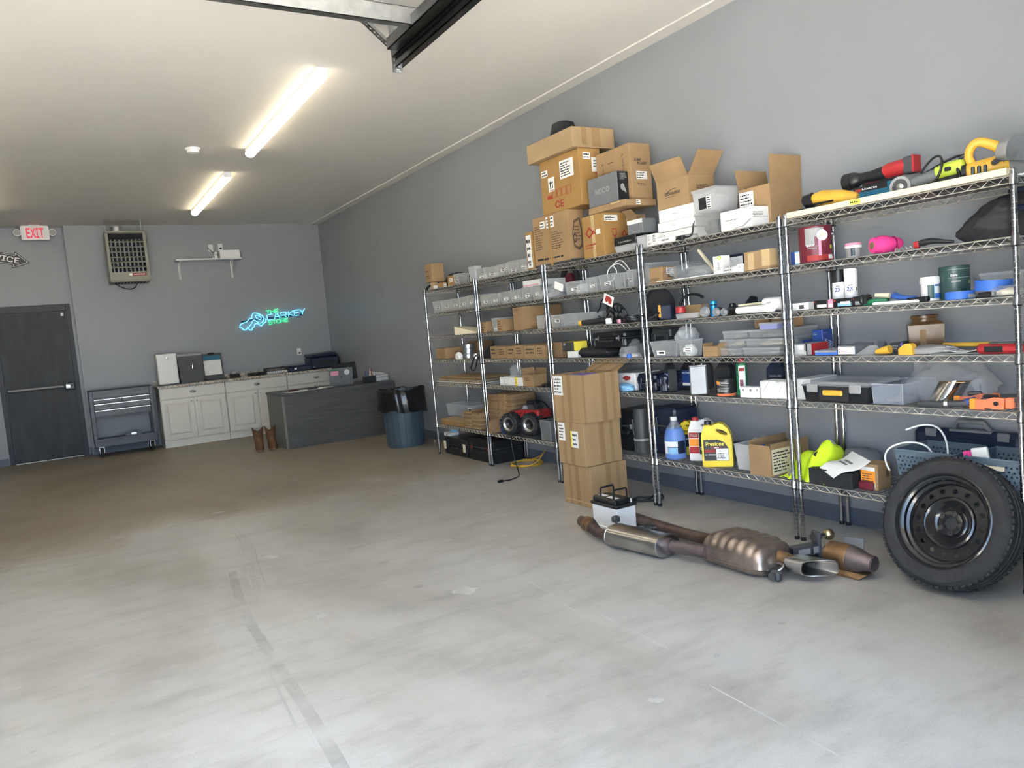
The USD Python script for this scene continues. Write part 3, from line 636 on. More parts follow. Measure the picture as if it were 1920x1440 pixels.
# tool cart
c = thing('tool_cart', 'grey steel roller tool cart with drawers standing beside the door', 'tool cart', (-3.325, 4.66, 0))
part(c, 'top_tray', MB().box(-.41, .41, -.2, .24, .83, .965, .008), 'cart_frame')
part(c, 'top_front', MB().box(-.36, .36, -.212, -.2, .855, .955, .004), 'drawer_cart')
for x in (-.39, .39):
    part(c, 'post', MB().box(x - .025, x + .025, -.205, -.16, .18, .96, .004).box(x - .025, x + .025, .2, .235, .18, .96, .004), 'drawer_cart')
dr = part(c, 'drawer', MB().box(-.36, -.002, -.215, -.19, .775, .835, .004), 'drawer_cart'); part(dr, 'pull', MB().box(-.36, -.002, -.225, -.214, .822, .836, .003), 'steel')
dr = part(c, 'drawer', MB().box(.002, .36, -.215, -.19, .775, .835, .004), 'drawer_cart'); part(dr, 'pull', MB().box(.002, .36, -.225, -.214, .822, .836, .003), 'steel')
for z0, z1 in ((.685, .768), (.585, .678)):
    dr = part(c, 'drawer', MB().box(-.36, .36, -.215, -.19, z0, z1, .004), 'drawer_cart'); part(dr, 'pull', MB().box(-.36, .36, -.225, -.214, z1 - .014, z1 + .001, .003), 'steel')
part(c, 'drawer_case', MB().box(-.365, .365, -.19, .22, .57, .83), 'cart_frame')
part(c, 'bottom_tray', MB().box(-.41, .41, -.205, .24, .15, .165).box(-.41, .41, -.21, -.195, .15, .27, .003).box(-.41, .41, .225, .24, .15, .25).box(-.41, -.395, -.2, .24, .15, .25).box(.395, .41, -.2, .24, .15, .25), 'drawer_cart')
part(c, 'crest_plate', MB().prism([(-.02, .27), (.22, .27), (.2, .31), (.14, .335), (.06, .335), (0, .31)], .196, .206, np.array([[1, 0, 0, 0], [0, 0, -1, 0], [0, 1, 0, 0], [0, 0, 0, 1.]])), 'drawer_cart')
part(c, 'crest_oval', MB().lathe([(0, .004), (.03, .003), (.035, 0)], 20, (0, 0, 0), rotx(PI / 2)).xf(np.diag([1.3, 1, .6]), (.1, -.206, .29)), 'steel')
part(c, 'lock', MB().cyl((.0, -.212, .905), (.0, -.218, .905), .008), 'black_plastic')
wall_text(c, 'lettering', 'Snap-on', .032, .15, -.2121, .905, 'black_plastic', .19)
part(c, 'side_bracket', MB().box(.41, .425, -.12, .1, .60, .93, .003), 'cart_frame')
for x in (-.33, .33):
    for y in (-.14, .17):
        w_ = part(c, 'caster', MB().lathe([(.02, -.02), (.06, -.02), (.066, -.01), (.066, .01), (.06, .02), (.02, .02)], 20, (0, 0, 0), roty(PI / 2)).xf(None, (x, y, .066)), 'rubber', smooth=40)
        part(w_, 'fork', MB().box(x - .032, x - .026, y - .02, y + .02, .06, .15).box(x + .026, x + .032, y - .02, y + .02, .06, .15).box(x - .032, x + .032, y - .025, y + .025, .14, .15), 'steel')

# ---------------------------------------------------------------- ceiling: strip lamps, smoke alarm, door track
def strip(x, y0, label):
    L = thing('strip_light', label, 'strip light', (x, y0, ZC))
    part(L, 'housing', MB().box(-.036, .036, -1.22, 1.22, -.05, 0, .004), 'white_plastic')
    for a_, b_ in ((-1.205, -.004), (.004, 1.205)):
        part(L, 'lamp_tube', MB().hull([(q * math.cos(t_), y, -.052 + .038 * math.sin(t_)) for y in (a_, b_) for q in (.048,) for t_ in np.linspace(PI * .9, 2.1 * PI, 11)]), 'tube_glow', 'glowing diffuser')
    for y in (-1.215, 1.215): part(L, 'end_cap', MB().box(-.042, .042, y - .008, y + .008, -.062, -.005), 'white_plastic')
strip(-2.15, -1.07, 'nearest long fluorescent strip light on the white ceiling')
strip(-2.17, 2.42, 'farther fluorescent strip light in the same ceiling row')
strip(-4.66, -1.07, 'strip light of the left ceiling row, outside the picture')
strip(-4.66, 2.42, 'strip light of the left ceiling row by the picture edge')
o = thing('smoke_alarm', 'round white smoke alarm on the ceiling beside the strip lights', 'smoke alarm', (-2.67, .22, ZC))
part(o, 'base', MB().lathe([(0, -.018), (.07, -.018), (.07, 0), (0, 0)], 28), 'white_plastic', smooth=40)
part(o, 'cover', MB().lathe([(0, -.05), (.035, -.05), (.055, -.042), (.062, -.018), (0, -.018)], 28), 'white_plastic', smooth=40)

# ---------------------------------------------------------------- garage door track hung from the ceiling
g = thing('door_track', 'dark steel garage door track with perforated hanger under the ceiling', 'door track', (-2.0, -3.32, 3.05))
m = MB()
for dz, dx in ((.0, 0), (.055, -.02)):
    m.box(dx - .028, dx - .022, -3.6, 0, dz, dz + .045).box(dx - .028, dx + .02, -3.6, 0, dz, dz + .005).box(dx - .028, dx + .02, -3.6, 0, dz + .04, dz + .045).box(dx + .016, dx + .02, -3.6, 0, dz, dz + .014)
part(g, 'rail', m, 'dark_steel')
part(g, 'reinforcing_angle', MB().box(-.125, -.05, -3.6, -.12, .055, .060).box(-.125, -.12, -3.6, -.12, .055, .12), 'dark_steel')
def perforated(parent, p0, p1, wdir, mt, w=.036, n=12, label=None):
    p0, p1, wdir = map(lambda q: np.array(q, float), (p0, p1, wdir))
    L = np.linalg.norm(p1 - p0); d = (p1 - p0) / L; wdir = wdir - d * (wdir @ d); wdir /= np.linalg.norm(wdir); nn = np.cross(d, wdir)
    pl = sbox(0, -w / 2, L, w / 2)
    for i in range(n): pl = pl.difference(Point((i + .5) * L / n, 0).buffer(.0075, 4))
    for k, (ax, off) in enumerate(((wdir, wdir * w / 2), (nn, nn * w / 2))):
        M = np.eye(4); M[:3, 0] = d; M[:3, 1] = ax; M[:3, 2] = np.cross(d, ax); M[:3, 3] = p0 + off
        part(parent, 'hanger_angle', MB().prism(pl, 0, .003, M), mt, label)
perforated(g, (-.0, .012, -.03), (-.0, .012, .33), (-1, 0, 0), 'galvanized', .045)
perforated(g, (-.05, .0, .10), (-.34, -.02, .33), (0, -1, .0), 'galvanized', .045)
b = thing('track_crossbar', 'galvanized cross bar joining the overhead door tracks', 'steel bar', (-2.0, -3.8, 3.117))
part(b, 'channel', MB().box(-4.2, .005, -.003, .0, 0, .095).box(-4.2, .005, -.003, .05, .0, .003).box(-4.2, .005, -.003, .03, .092, .095), 'galvanized')
for x in (-.02, -.05): part(b, 'bolt', MB().cyl((x, -.003, .08), (x, -.014, .08), .008, seg=6), 'steel')

# ---------------------------------------------------------------- the five wire shelving units
LV = [1.85, 1.59, 1.333, 1.077, .82, .345]
L1V, L2V, L3V, L4V, L5V, L6V = [round(z_ + .0005, 4) for z_ in LV]
XFR, XBK = -.455, -.035
def shelf_mesh(w, z):
    m = MB(); r = .0022
    xs = (XFR, XBK); y0, y1 = -w / 2, w / 2
    for x in xs:
        m.cyl((x, y0, z - .004), (x, y1, z - .004), .0036, seg=5, cap=False).cyl((x, y0, z - .034), (x, y1, z - .034), .0034, seg=5, cap=False)
        n = 36
        p = [(x, y0 + (y1 - y0) * i / n, z - .005 if i % 2 else z - .033) for i in range(n + 1)]
        m.tube(p, .0026, 4, cap=False)
    for y in (y0, y1):
        m.cyl((XFR, y, z - .004), (XBK, y, z - .004), .0032, seg=5, cap=False).cyl((XFR, y, z - .034), (XBK, y, z - .034), .0028, seg=5, cap=False)
        p = [(XFR + (XBK - XFR) * i / 10, y, z - .005 if i % 2 else z - .033) for i in range(11)]
        m.tube(p, .002, 4, cap=False)
    d = MB()
    for i in range(1, 46):
        y = y0 + (y1 - y0) * i / 46
        d.cyl((XFR, y, z - r), (XBK, y, z - r), r, seg=4, cap=False)
    for k in (.33, .66):
        x = XFR + (XBK - XFR) * k
        d.cyl((x, y0, z - .0085), (x, y1, z - .0085), .003, seg=4, cap=False)
    return m, d
RN = ['leftmost', 'second', 'middle', 'fourth', 'rightmost']
for k in range(5):
    yc = -1.22 * k - .61
    w = 1.176
    u = thing('wire_shelving_unit', f'{RN[k]} chrome wire shelving unit of six shelves along the right wall', 'shelving unit', (0, yc, 0), group=None)
    for x in (XFR, XBK):
        for y in (-w / 2, w / 2):
            p = part(u, 'post', MB().cyl((x, y, .018), (x, y, 1.868), .0125, seg=16).lathe([(.0125, 1.866), (.013, 1.868), (.008, 1.876), (0, 1.878)], 16, (x, y, 0)), 'chrome', smooth=40)
            gm = MB()
            for i in range(1, 73 if k > 1 and x < -.1 else 1):
                zz = .03 + i * .0254
                if all(abs(zz - l + .02) > .03 for l in LV): gm.lathe([(.0126, zz - .0016), (.0131, zz), (.0126, zz + .0016)], 10, (x, y, 0))
            if gm.v: part(p, 'groove', gm, 'steel', kind='stuff')
            part(p, 'foot', MB().lathe([(0, 0), (.015, 0), (.015, .012), (.0135, .02), (0, .02)], 14, (x, y, 0)), 'black_plastic', smooth=40)
    for z in LV:
        sm_, dk_ = shelf_mesh(w, z); s = part(u, 'shelf', sm_, 'wire'); part(s, 'deck_wires', dk_, 'deck_wire', kind='stuff')
        for x in (XFR, XBK):
            for y in (-w / 2, w / 2):
                part(s, 'collar', MB().lathe([(.0128, z - .04), (.019, z - .04), (.0165, z + .004), (.0128, z + .006)], 14, (x, y, 0)), 'chrome', smooth=50)
                part(s, 'clip_ring', MB().lathe([(.0128, z - .046), (.017, z - .046), (.0172, z - .041), (.0128, z - .04)], 12, (x, y, 0)), 'black_plastic')

# ---------------------------------------------------------------- builders for the goods
def frame(B, face):
    x0, x1, y0, y1, z, h = B
    hx, hy = (x1 - x0) / 2, (y1 - y0) / 2
    if face == 'F': return np.array([-hx, hy, 0]), np.array([0, -2 * hy, 0]), np.array([0, 0, h]), np.array([-1., 0, 0])
    if face == 'S': return np.array([-hx, -hy, 0]), np.array([2 * hx, 0, 0]), np.array([0, 0, h]), np.array([0, -1., 0])
    return np.array([-hx, hy, h]), np.array([0, -2 * hy, 0]), np.array([2 * hx, 0, 0]), np.array([0, 0, 1.])
def decorate(parent, B, deco):
    for n_, d in enumerate(deco):
        kind, face, u0, v0, u1, v1 = d[:6]; mt = d[6] if len(d) > 6 and d[6] else None; e_ = .0002 + n_ * .0003
        o, U, V, N = frame(B, face)
        lu, lv = np.linalg.norm(U), np.linalg.norm(V); uu, vv = U / lu, V / lv
        w, h = (u1 - u0) * lu, (v1 - v0) * lv
        org = o + U * u0 + V * v0
        M = np.eye(4); M[:3, 0] = uu; M[:3, 1] = vv; M[:3, 2] = N; M[:3, 3] = org
        T = lambda m, e: m.xf(M[:3, :3], org + N * e)
        if kind == 's':
            part(parent, 'sticker', T(MB().box(0, w, 0, h, 0, .0002), e_), mt or 'paper')
            if len(d) > 7:      # printing on the sticker: a number of small dark bars
                part(parent, 'print', T(bars(w * .86, h * .84, d[7], (w * .07, h * .08)), e_ + .00025), 'ink', kind='stuff')
        elif kind == 'tape': part(parent, 'tape', T(MB().box(0, w, 0, h, 0, .0002), e_), mt or 'tape_brown')
        elif kind == 'p': part(parent, 'print', T(bars(w, h, d[7], (0, 0), d[8] if len(d) > 8 else 0), e_), mt or 'ink_brown', kind='stuff')
        elif kind == 't':
            t = meshkit.text_mesh(d[7], h, .0006, True); v = np.array(t.vertices); v[:, :2] -= v[:, :2].min(0)
            v[:, 0] *= w / v[:, 0].max(); v[:, 1] *= h / max(v[:, 1].max(), 1e-6)
            part(parent, 'lettering', T(MB().add(v, np.array(t.faces)), e_), mt or 'ink')
        elif kind == 'poly':    # flat printed shape, fractions of the given rectangle
            pl = d[7]
            from shapely import affinity
            pl = affinity.scale(pl, w, h, origin=(0, 0))
            part(parent, 'print', T(MB().prism(pl, 0, .0004), e_), mt or 'ink')
SEED = [3]
def bars(w, h, n, o=(0, 0), style=0):
    SEED[0] += 1; r = random.Random(SEED[0]); m = MB()
    for i in range(n):
        y = o[1] + h * (n - 1 - i + .2) / n; hh = h / n * .55; x = o[0]; end = o[0] + w * r.uniform(.55, 1.0)
        while x < end - w * .04:
            l = w * r.uniform(.05, .22); l = min(l, end - x)
            m.box(x, x + l, y + hh * r.uniform(0, .25), y + hh * r.uniform(.75, 1), 0, .0004); x += l + w * r.uniform(.02, .05)
    return m
def mid(B): return ((B[0] + B[1]) / 2, (B[2] + B[3]) / 2, B[4])
def carton(label, B, mt='kraft', deco=(), name='cardboard_box', cat='box', group=None, tape=True, b=.003, rz=0):
    o = thing(name, label, cat, mid(B), rz, group)
    hx, hy, h = (B[1] - B[0]) / 2, (B[3] - B[2]) / 2, B[5]
    part(o, 'body', MB().box(-hx, hx, -hy, hy, 0, h, b), mt)
    if tape:
        part(o, 'tape', MB().box(-hx, hx, -.022, .022, h, h + .0006).box(-hx - .0007, -hx + .0002, -.022, .022, h * .8, h), 'tape_brown')
    decorate(o, B, deco)
    return o
def open_box(label, B, mt='kraft', deco=(), flaps=(), name='open_cardboard_box', t=.004, inside='kraft_dark', group=None, rz=0, cat='box'):
    """a carton without lid; flaps: (side, length, angle up from horizontal outward in degrees)"""
    o = thing(name, label, cat, mid(B), rz, group)
    hx, hy, h = (B[1] - B[0]) / 2, (B[3] - B[2]) / 2, B[5]
    m = MB().box(-hx, hx, -hy, hy, 0, t).box(-hx, -hx + t, -hy, hy, t, h).box(hx - t, hx, -hy, hy, t, h).box(-hx + t, hx - t, -hy, -hy + t, t, h).box(-hx + t, hx - t, hy - t, hy, t, h)
    part(o, 'body', m, mt)
    for side, L, a in flaps:
        a = math.radians(a); c, s = math.cos(a) * L, math.sin(a) * L
        e = .003
        if side == 'F': q = [(-hx, -hy + e, h), (-hx, hy - e, h), (-hx - c, hy - e, h + s), (-hx - c, -hy + e, h + s)]
        if side == 'B': q = [(hx, -hy + e, h), (hx, hy - e, h), (hx + c, hy - e, h + s), (hx + c, -hy + e, h + s)]
        if side == 'S': q = [(-hx + e, -hy, h), (hx - e, -hy, h), (hx - e, -hy - c, h + s), (-hx + e, -hy - c, h + s)]
        if side == 'N': q = [(-hx + e, hy, h), (hx - e, hy, h), (hx - e, hy + c, h + s), (-hx + e, hy + c, h + s)]
        P = np.array([[q[0], q[1]], [q[3], q[2]]], float)
        part(o, 'flap', MB().sheet(P, t * .8), mt)
    decorate(o, B, deco)
    return o
def tub(m, a, z0, c, z1, t=.002, lip=.008):
    """open thin-walled tapered tub; a, c: bottom and top rectangles"""
    A = [(a[i], a[j]) for i, j in ((0, 2), (1, 2), (1, 3), (0, 3))]; C = [(c[i], c[j]) for i, j in ((0, 2), (1, 2), (1, 3), (0, 3))]
    sg = ((-1, -1), (1, -1), (1, 1), (-1, 1))
    v = [(x, y, z0) for x, y in A] + [(x, y, z1) for x, y in C] + [(x - s[0] * t, y - s[1] * t, z1) for (x, y), s in zip(C, sg)] + [(x - s[0] * t, y - s[1] * t, z0 + t) for (x, y), s in zip(A, sg)]
    f = [(3, 2, 1, 0), (12, 13, 14, 15)]
    for i in range(4):
        j = (i + 1) % 4
        f += [(i, j, 4 + j, 4 + i), (4 + i, 4 + j, 8 + j, 8 + i), (8 + i, 8 + j, 12 + j, 12 + i)]
    m.add(v, f)
    if lip:
        x0, x1, y0, y1 = c
        for q in ((x0 - lip, x0, y0 - lip, y1 + lip), (x1, x1 + lip, y0 - lip, y1 + lip), (x0, x1, y0 - lip, y0), (x0, x1, y1, y1 + lip)):
            m.box(*q, z1 - .004, z1)
    return m
def clear_bin(label, B, deco=(), tp=.10, group=None, stuff=None, mt='clear_plastic', name='clear_bin', lid=False, rz=0, lip=.004, fill=.45):
    o = thing(name, label, 'plastic bin', mid(B), rz, group)
    hx, hy, h = (B[1] - B[0]) / 2 - lip, (B[3] - B[2]) / 2 - lip, B[5]
    kx, ky = hx * (1 - tp * .5), hy * (1 - tp * 1.1)
    part(o, 'tub', tub(MB(), (-kx, kx, -ky, ky), 0, (-hx, hx, -hy, hy), h - (.012 if lid else 0), lip=lip), mt)
    if not lid: part(o, 'rim', MB().tube([(-hx, -hy, h), (hx, -hy, h), (hx, hy, h), (-hx, hy, h)], .0028, 5, closed=True).cyl((-kx, -ky, .002), (-hx, -hy, h), .0024, seg=5).cyl((-kx, ky, .002), (-hx, hy, h), .0024, seg=5).cyl((kx, -ky, .002), (hx, -hy, h), .0024, seg=5), 'clear_haze')
    if lid: part(o, 'lid', MB().box(-hx - lip, hx + lip, -hy - lip, hy + lip, h - .012, h, .004), 'clear_haze')
    if stuff:
        v, f = blob(kx * 1.7, ky * 1.7, h * fill * 1.5, SEED[0], .3, 2); SEED[0] += 1
        v[:, 2] = np.minimum(v[:, 2], h * fill) + .004; part(o, 'contents', (v, f), stuff)
    B2 = (mid(B)[0] - (hx + kx) / 2 - .0005, mid(B)[0] + hx, mid(B)[1] - hy, mid(B)[1] + hy, B[4], h)
    if deco:
        # stickers lean with the tapered front wall
        for d in deco:
            kind, face, u0, v0, u1, v1 = d[:6]
            nx = lambda v_: -(kx + (hx - kx) * v_) - .0012
            w0, w1 = (hy - 2 * hy * u0), (hy - 2 * hy * u1)
            P = np.array([[(nx(v0), w0, h * v0), (nx(v0), w1, h * v0)], [(nx(v1), w0, h * v1), (nx(v1), w1, h * v1)]])
            part(o, 'sticker', MB().sheet(P, .0008), d[6] if len(d) > 6 else 'paper')
            n = d[7] if len(d) > 7 else 2
            m = MB(); r = random.Random(SEED[0]); SEED[0] += 1
            for i in range(n):
                vv = v0 + (v1 - v0) * (i + .3) / n
                m.add(*[MB().box(0, 0.0008, w1 + (w0 - w1) * .15, w1 + (w0 - w1) * r.uniform(.6, .85), h * vv, h * (vv + (v1 - v0) * .4 / n)).xf(None, (nx(vv) - .0016, 0, 0)).arr()][0])
            part(o, 'print', m, 'ink', kind='stuff')
    return o
def Y0(B): return B
def plastic_bag(label, loc, size, seed, mt='clear_bag', name='plastic_bag', rz=0, amp=.45, contents=None, cat='plastic bag', sharp=.9):
    o = thing(name, label, cat, loc, rz)
    part(o, 'film', blob(*size, seed, amp, 3, 2.6, True, sharp), mt, smooth=35)
    if contents: part(o, 'contents', (lambda q: (q[0] + (0, 0, .004), q[1]))(blob(size[0] * .7, size[1] * .7, size[2] * .6, seed + 3, .3, 2)), contents)
    return o
def cable(name, label, pts, r, mt, loc=(0, 0, 0), n=60, cat='cable', group=None, ends=None):
    o = thing(name, label, cat, loc, 0, group)
    part(o, 'cord', MB().tube(spline(pts, n), r, 7), mt, smooth=60)
    if ends:
        for p, sz, m_ in ends: part(o, 'plug', MB().box(-sz[0] / 2, sz[0] / 2, -sz[1] / 2, sz[1] / 2, 0, sz[2], min(sz) * .2).xf(None, p), m_)
    return o
MF = np.array([[1, 0, 0, 0], [0, 0, -1, 0], [0, 1, 0, 0], [0, 0, 0, 1.]])     # a drawing (x, z) extruded towards the front (-y)
def ftext(parent, s, x, y, z, w, h, mt, name='lettering'):
    t = meshkit.text_mesh(s, h, .0008, True); v = np.array(t.vertices); v[:, :2] -= v[:, :2].min(0)
    v[:, 0] *= w / v[:, 0].max(); v[:, 1] *= h / v[:, 1].max()
    part(parent, name, (np.c_[x - w / 2 + v[:, 0], y - v[:, 2], z + v[:, 1]], np.array(t.faces)), mt)

# ---------------------------------------------------------------- things on the floor
B3 = (-0.82, -0.465, -3.3658, -3.0137, 0.0, 0.3068)
B3 = (B3[0], -.478, *B3[2:])
carton('bottom brown carton of the stack of three on the floor', B3, 'kraft_banded', [('s', 'F', .1, .1, .98, .115, 'tape_tan')], tape=False, b=.004)
B2 = (-0.835, -0.4935, -3.3485, -3.0074, 0.3078, 0.3228)
carton('middle brown carton of the floor stack, with white and yellow stickers', B2, 'kraft_banded', [('s', 'F', .05, .55, .30, .97, 'paper', 5), ('s', 'F', .50, .42, .72, .80, 'label_yellow'), ('s', 'F', .56, .42, .78, .80, 'paper', 3)], tape=False, b=.004)
B1 = (-0.835, -0.5075, -3.3849, -2.9896, 0.6316, 0.3548)
open_box('top brown carton of the floor stack with its lid flap standing open', (B1[0], B1[1], B1[2], B1[3], B1[4] + .001, B1[5]), 'kraft_banded', [('s', 'F', .04, .56, .34, .97, 'paper', 5)], [('B', .16, 32)])
solo('purple_package', MB().box(-.10, .10, -.085, .085, 0, .035, .004), 'purple', 'purple package showing in the open top carton of the floor stack', 'package', (B1[0] + .16, (B1[2] + B1[3]) / 2 + .05, B1[4] + B1[5] - .045), 8)
solo('white_package', MB().box(-.04, .10, -.03, .03, 0, .03, .003), 'paper', 'white package edge showing in the open top carton of the floor stack', 'package', (B1[0] + .18, (B1[2] + B1[3]) / 2 - .10, B1[4] + B1[5] - .045), 20)
solo('packing_filler', MB().box(-.15, .15, -.15, .15, 0, .05, .01), 'kraft_dark', 'dark cardboard layer under the purple package in the carton', 'packing', ((B1[0] + B1[1]) / 2, (B1[2] + B1[3]) / 2, B1[4] + B1[5] - .098))

bt = thing('car_battery', 'white car battery with black top and two folding handles on the floor', 'battery', (-1.006, -3.85, 0))
part(bt, 'case', MB().box(-.08, .08, -.13, .13, 0, .155, .006), 'white_plastic', smooth=20)
part(bt, 'lid', MB().box(-.087, .087, -.138, .138, .155, .175, .004).box(-.078, .05, -.12, .12, .175, .21, .008), 'black_plastic')
part(bt, 'foot_rail', MB().box(-.088, -.08, -.13, .13, 0, .02), 'white_plastic')
for y in (-.085, .05):
    part(bt, 'handle', MB().tube([(-.06, y, .19), (-.06, y, .255), (-.055, y, .268), (.045, y, .268), (.05, y, .255), (.05, y, .19)], .007, 6), 'black_plastic')
part(bt, 'label', MB().box(-.055, -.015, -.09, .0, .2101, .2106).box(-.05, -.01, .03, .10, .2101, .2106), 'paper')
for y in (-.105, .11): part(bt, 'terminal', MB().cyl((.065, y, .175), (.065, y, .20), .011, .009), 'steel')

# exhaust system lying along the shelves
ex = thing('exhaust_system', 'rusty car exhaust system with ribbed muffler lying on the floor', 'exhaust', (0, 0, 0))
m = MB(); m.tube(spline([(-1.225, -3.78, .075), (-1.245, -3.90, .07), (-1.275, -4.02, .055), (-1.275, -4.13, .062), (-1.262, -4.19, .07)], 20), .034, 18)
part(ex, 'inlet_pipe', m, 'rusty_pipe', smooth=50)
m = MB().cyl((-1.236, -3.86, .072), (-1.252, -3.925, .069), .041, seg=20).cyl((-1.234, -3.852, .072), (-1.238, -3.87, .072), .048, seg=20)
part(ex, 'flange', m, 'brown_steel')
part(ex, 'flange_tab', MB().hull([(-1.30, -3.95, .055), (-1.30, -3.935, .055), (-1.20, -3.95, .055), (-1.20, -3.935, .055), (-1.25, -3.95, .13), (-1.25, -3.935, .13)]), 'rusty_pipe')
part(ex, 'hanger_block', MB().box(-1.20, -1.15, -4.10, -4.06, .11, .15, .008).cyl((-1.18, -4.08, .13), (-1.235, -4.17, .11), .008), 'dark_gray')
# resonator: an oval can
def oval(y0, x0, y1, x1, w, h, z, n=28):
    th = np.arange(n) * 2 * PI / n
    c = np.sign(np.cos(th)) * np.abs(np.cos(th)) ** .8; s = np.sign(np.sin(th)) * np.abs(np.sin(th)) ** .8
    out = []
    for t, k in ((0, .45), (.0, .93), (.01, 1.0), (.03, 1.0), (.035, .975), (.965, .975), (.97, 1), (.99, 1), (1, .93), (1, .45)):
        y, x = y0 + (y1 - y0) * t, x0 + (x1 - x0) * t
        out.append(np.c_[x + w * k * c, np.full(n, y), z + h * k * s])
    V = np.vstack(out); r = len(out)
    return V, [(i * n + k, i * n + (k + 1) % n, (i + 1) * n + (k + 1) % n, (i + 1) * n + k) for i in range(r - 1) for k in range(n)]
part(ex, 'resonator', MB().add(*oval(-4.17, -1.262, -4.57, -1.20, .092, .066, .07)), 'resonator_steel', smooth=35)
part(ex, 'middle_pipe', MB().cyl((-1.202, -4.55, .07), (-1.15, -4.82, .078), .036, seg=20).cyl((-1.202, -4.56, .07), (-1.195, -4.60, .071), .045, seg=20), 'violet_steel', smooth=50)
part(ex, 'back_pipe', MB().tube(spline([(-.86, -3.80, .045), (-.90, -4.05, .05), (-.935, -4.35, .055), (-.955, -4.60, .065), (-.97, -4.80, .08)], 24), .034, 18), 'rusty_pipe', smooth=50)
part(ex, 'pipe_bracket', MB().box(-1.02, -.945, -4.16, -4.10, .0, .06, .008).cyl((-1.03, -4.13, .04), (-.95, -4.2, .05), .01), 'dark_gray')
# muffler: two ribbed half shells with a seam flange
def shell(sign, z0, H):
    ny, nx = 60, 40
    P = np.zeros((ny, nx, 3))
    for i, t in enumerate(np.linspace(-1, 1, ny)):
        for j, s in enumerate(np.linspace(-1, 1, nx)):
            e = max(0.0, 1 - abs(t) ** 5) ** .5 * max(0.0, 1 - abs(s) ** 4) ** .5
            rib = .5 + .5 * math.cos(t * PI * 7.2)
            k = 1 - abs(t) ** 6
            P[i, j] = (-1.005 + s * .15 * (1 - .10 * abs(t) ** 4), -4.965 + t * .225 * (1 - .08 * abs(s) ** 4), z0 + sign * H * e * (1 - .13 * (1 - rib) * k))
    return P
part(ex, 'muffler_top', MB().sheet(shell(1, .055, .125), .003), 'muffler_steel', 'ribbed upper muffler shell', smooth=50)
part(ex, 'muffler_bottom', MB().sheet(shell(-1, .052, .052), .003), 'muffler_steel', smooth=50)
fl = Polygon([(-1.005 + .157 * np.sign(c) * abs(c) ** .55, -4.965 + .235 * np.sign(s) * abs(s) ** .55) for c, s in [(math.cos(t), math.sin(t)) for t in np.linspace(0, 2 * PI, 48)[:-1]]])
part(ex, 'seam_flange', MB().prism(fl.difference(fl.buffer(-.02)), .048, .058), 'muffler_steel')
part(ex, 'outlet_neck', MB().tube([(-.99, -5.14, .085), (-.985, -5.19, .085), (-.985, -5.25, .08)], [.05, .04, .036], 18), 'brown_steel', smooth=50)
part(ex, 'hanger_mount', MB().box(-1.10, -1.06, -5.25, -5.19, .0, .055, .012).cyl((-1.10, -5.22, .03), (-1.115, -5.22, .03), .02), 'dark_gray')
part(ex, 'hanger_rod', MB().tube(spline([(-1.04, -5.15, .05), (-1.03, -5.20, .075), (-1.05, -5.24, .07), (-1.075, -5.23, .05)], 14), .006, 6), 'steel')
# polished slash-cut tip, hollow
def sqring(y, x, w, h, z, n=24, sk=0):
    th = np.arange(n) * 2 * PI / n
    c = np.sign(np.cos(th)) * np.abs(np.cos(th)) ** .55; s = np.sign(np.sin(th)) * np.abs(np.sin(th)) ** .55
    return np.c_[x + w * c, y - sk * c * .5, z + h * s]
R_ = [sqring(-5.23, -.985, .045, .034, .078), sqring(-5.255, -.98, .062, .038, .076), sqring(-5.385, -.955, .072, .042, .074, 24, .11), sqring(-5.385, -.955, .066, .037, .074, 24, .11), sqring(-5.29, -.975, .05, .03, .076)]
V = np.vstack(R_); part(ex, 'tail_tip', MB().add(V, [(i * 24 + k, i * 24 + (k + 1) % 24, (i + 1) * 24 + (k + 1) % 24, (i + 1) * 24 + k) for i in range(4) for k in range(24)]), 'resonator_steel', 'polished slash cut tail pipe tip', smooth=40)

cc = thing('catalytic_converter', 'rust brown catalytic converter with open cone end beside the exhaust tip', 'exhaust part', (0, 0, 0))
ax = np.array([-.02, -1, .0]); 
def along(t, dz=0): return (-.76 + .05 * t * .0 - .0 * t, -5.14 - t, .085 + dz)
part(cc, 'front_pipe', MB().tube([along(.135), along(.165)], .038, 18), 'violet_steel', smooth=50)
part(cc, 'body', MB().tube([along(.16), along(.17), along(.28), along(.285)], [.055, .068, .068, .064], 24), 'brown_steel', smooth=40)
pr = [along(.285), along(.325), along(.365), along(.405), along(.41), along(.35)]
part(cc, 'cone', MB().tube(pr, [.066, .060, .045, .040, .035, .033], 24, cap=False), 'violet_steel', smooth=40)
part(cc, 'dark_bore', MB().tube([along(.33), along(.34)], .033, 18), 'black_matte')
part(cc, 'heat_shield', MB().hull([(-.82, -5.32, .002), (-.70, -5.32, .002), (-.81, -5.49, .002), (-.72, -5.49, .002), (-.81, -5.33, .03), (-.71, -5.33, .03), (-.79, -5.52, .028), (-.74, -5.52, .028)]), 'brown_steel')
part(cc, 'bracket', MB().hull([(-.69, -5.31, .06), (-.69, -5.44, .06), (-.65, -5.31, .15), (-.65, -5.42, .16), (-.645, -5.31, .15), (-.645, -5.42, .16), (-.685, -5.31, .06), (-.685, -5.44, .06)]), 'gray_plastic')

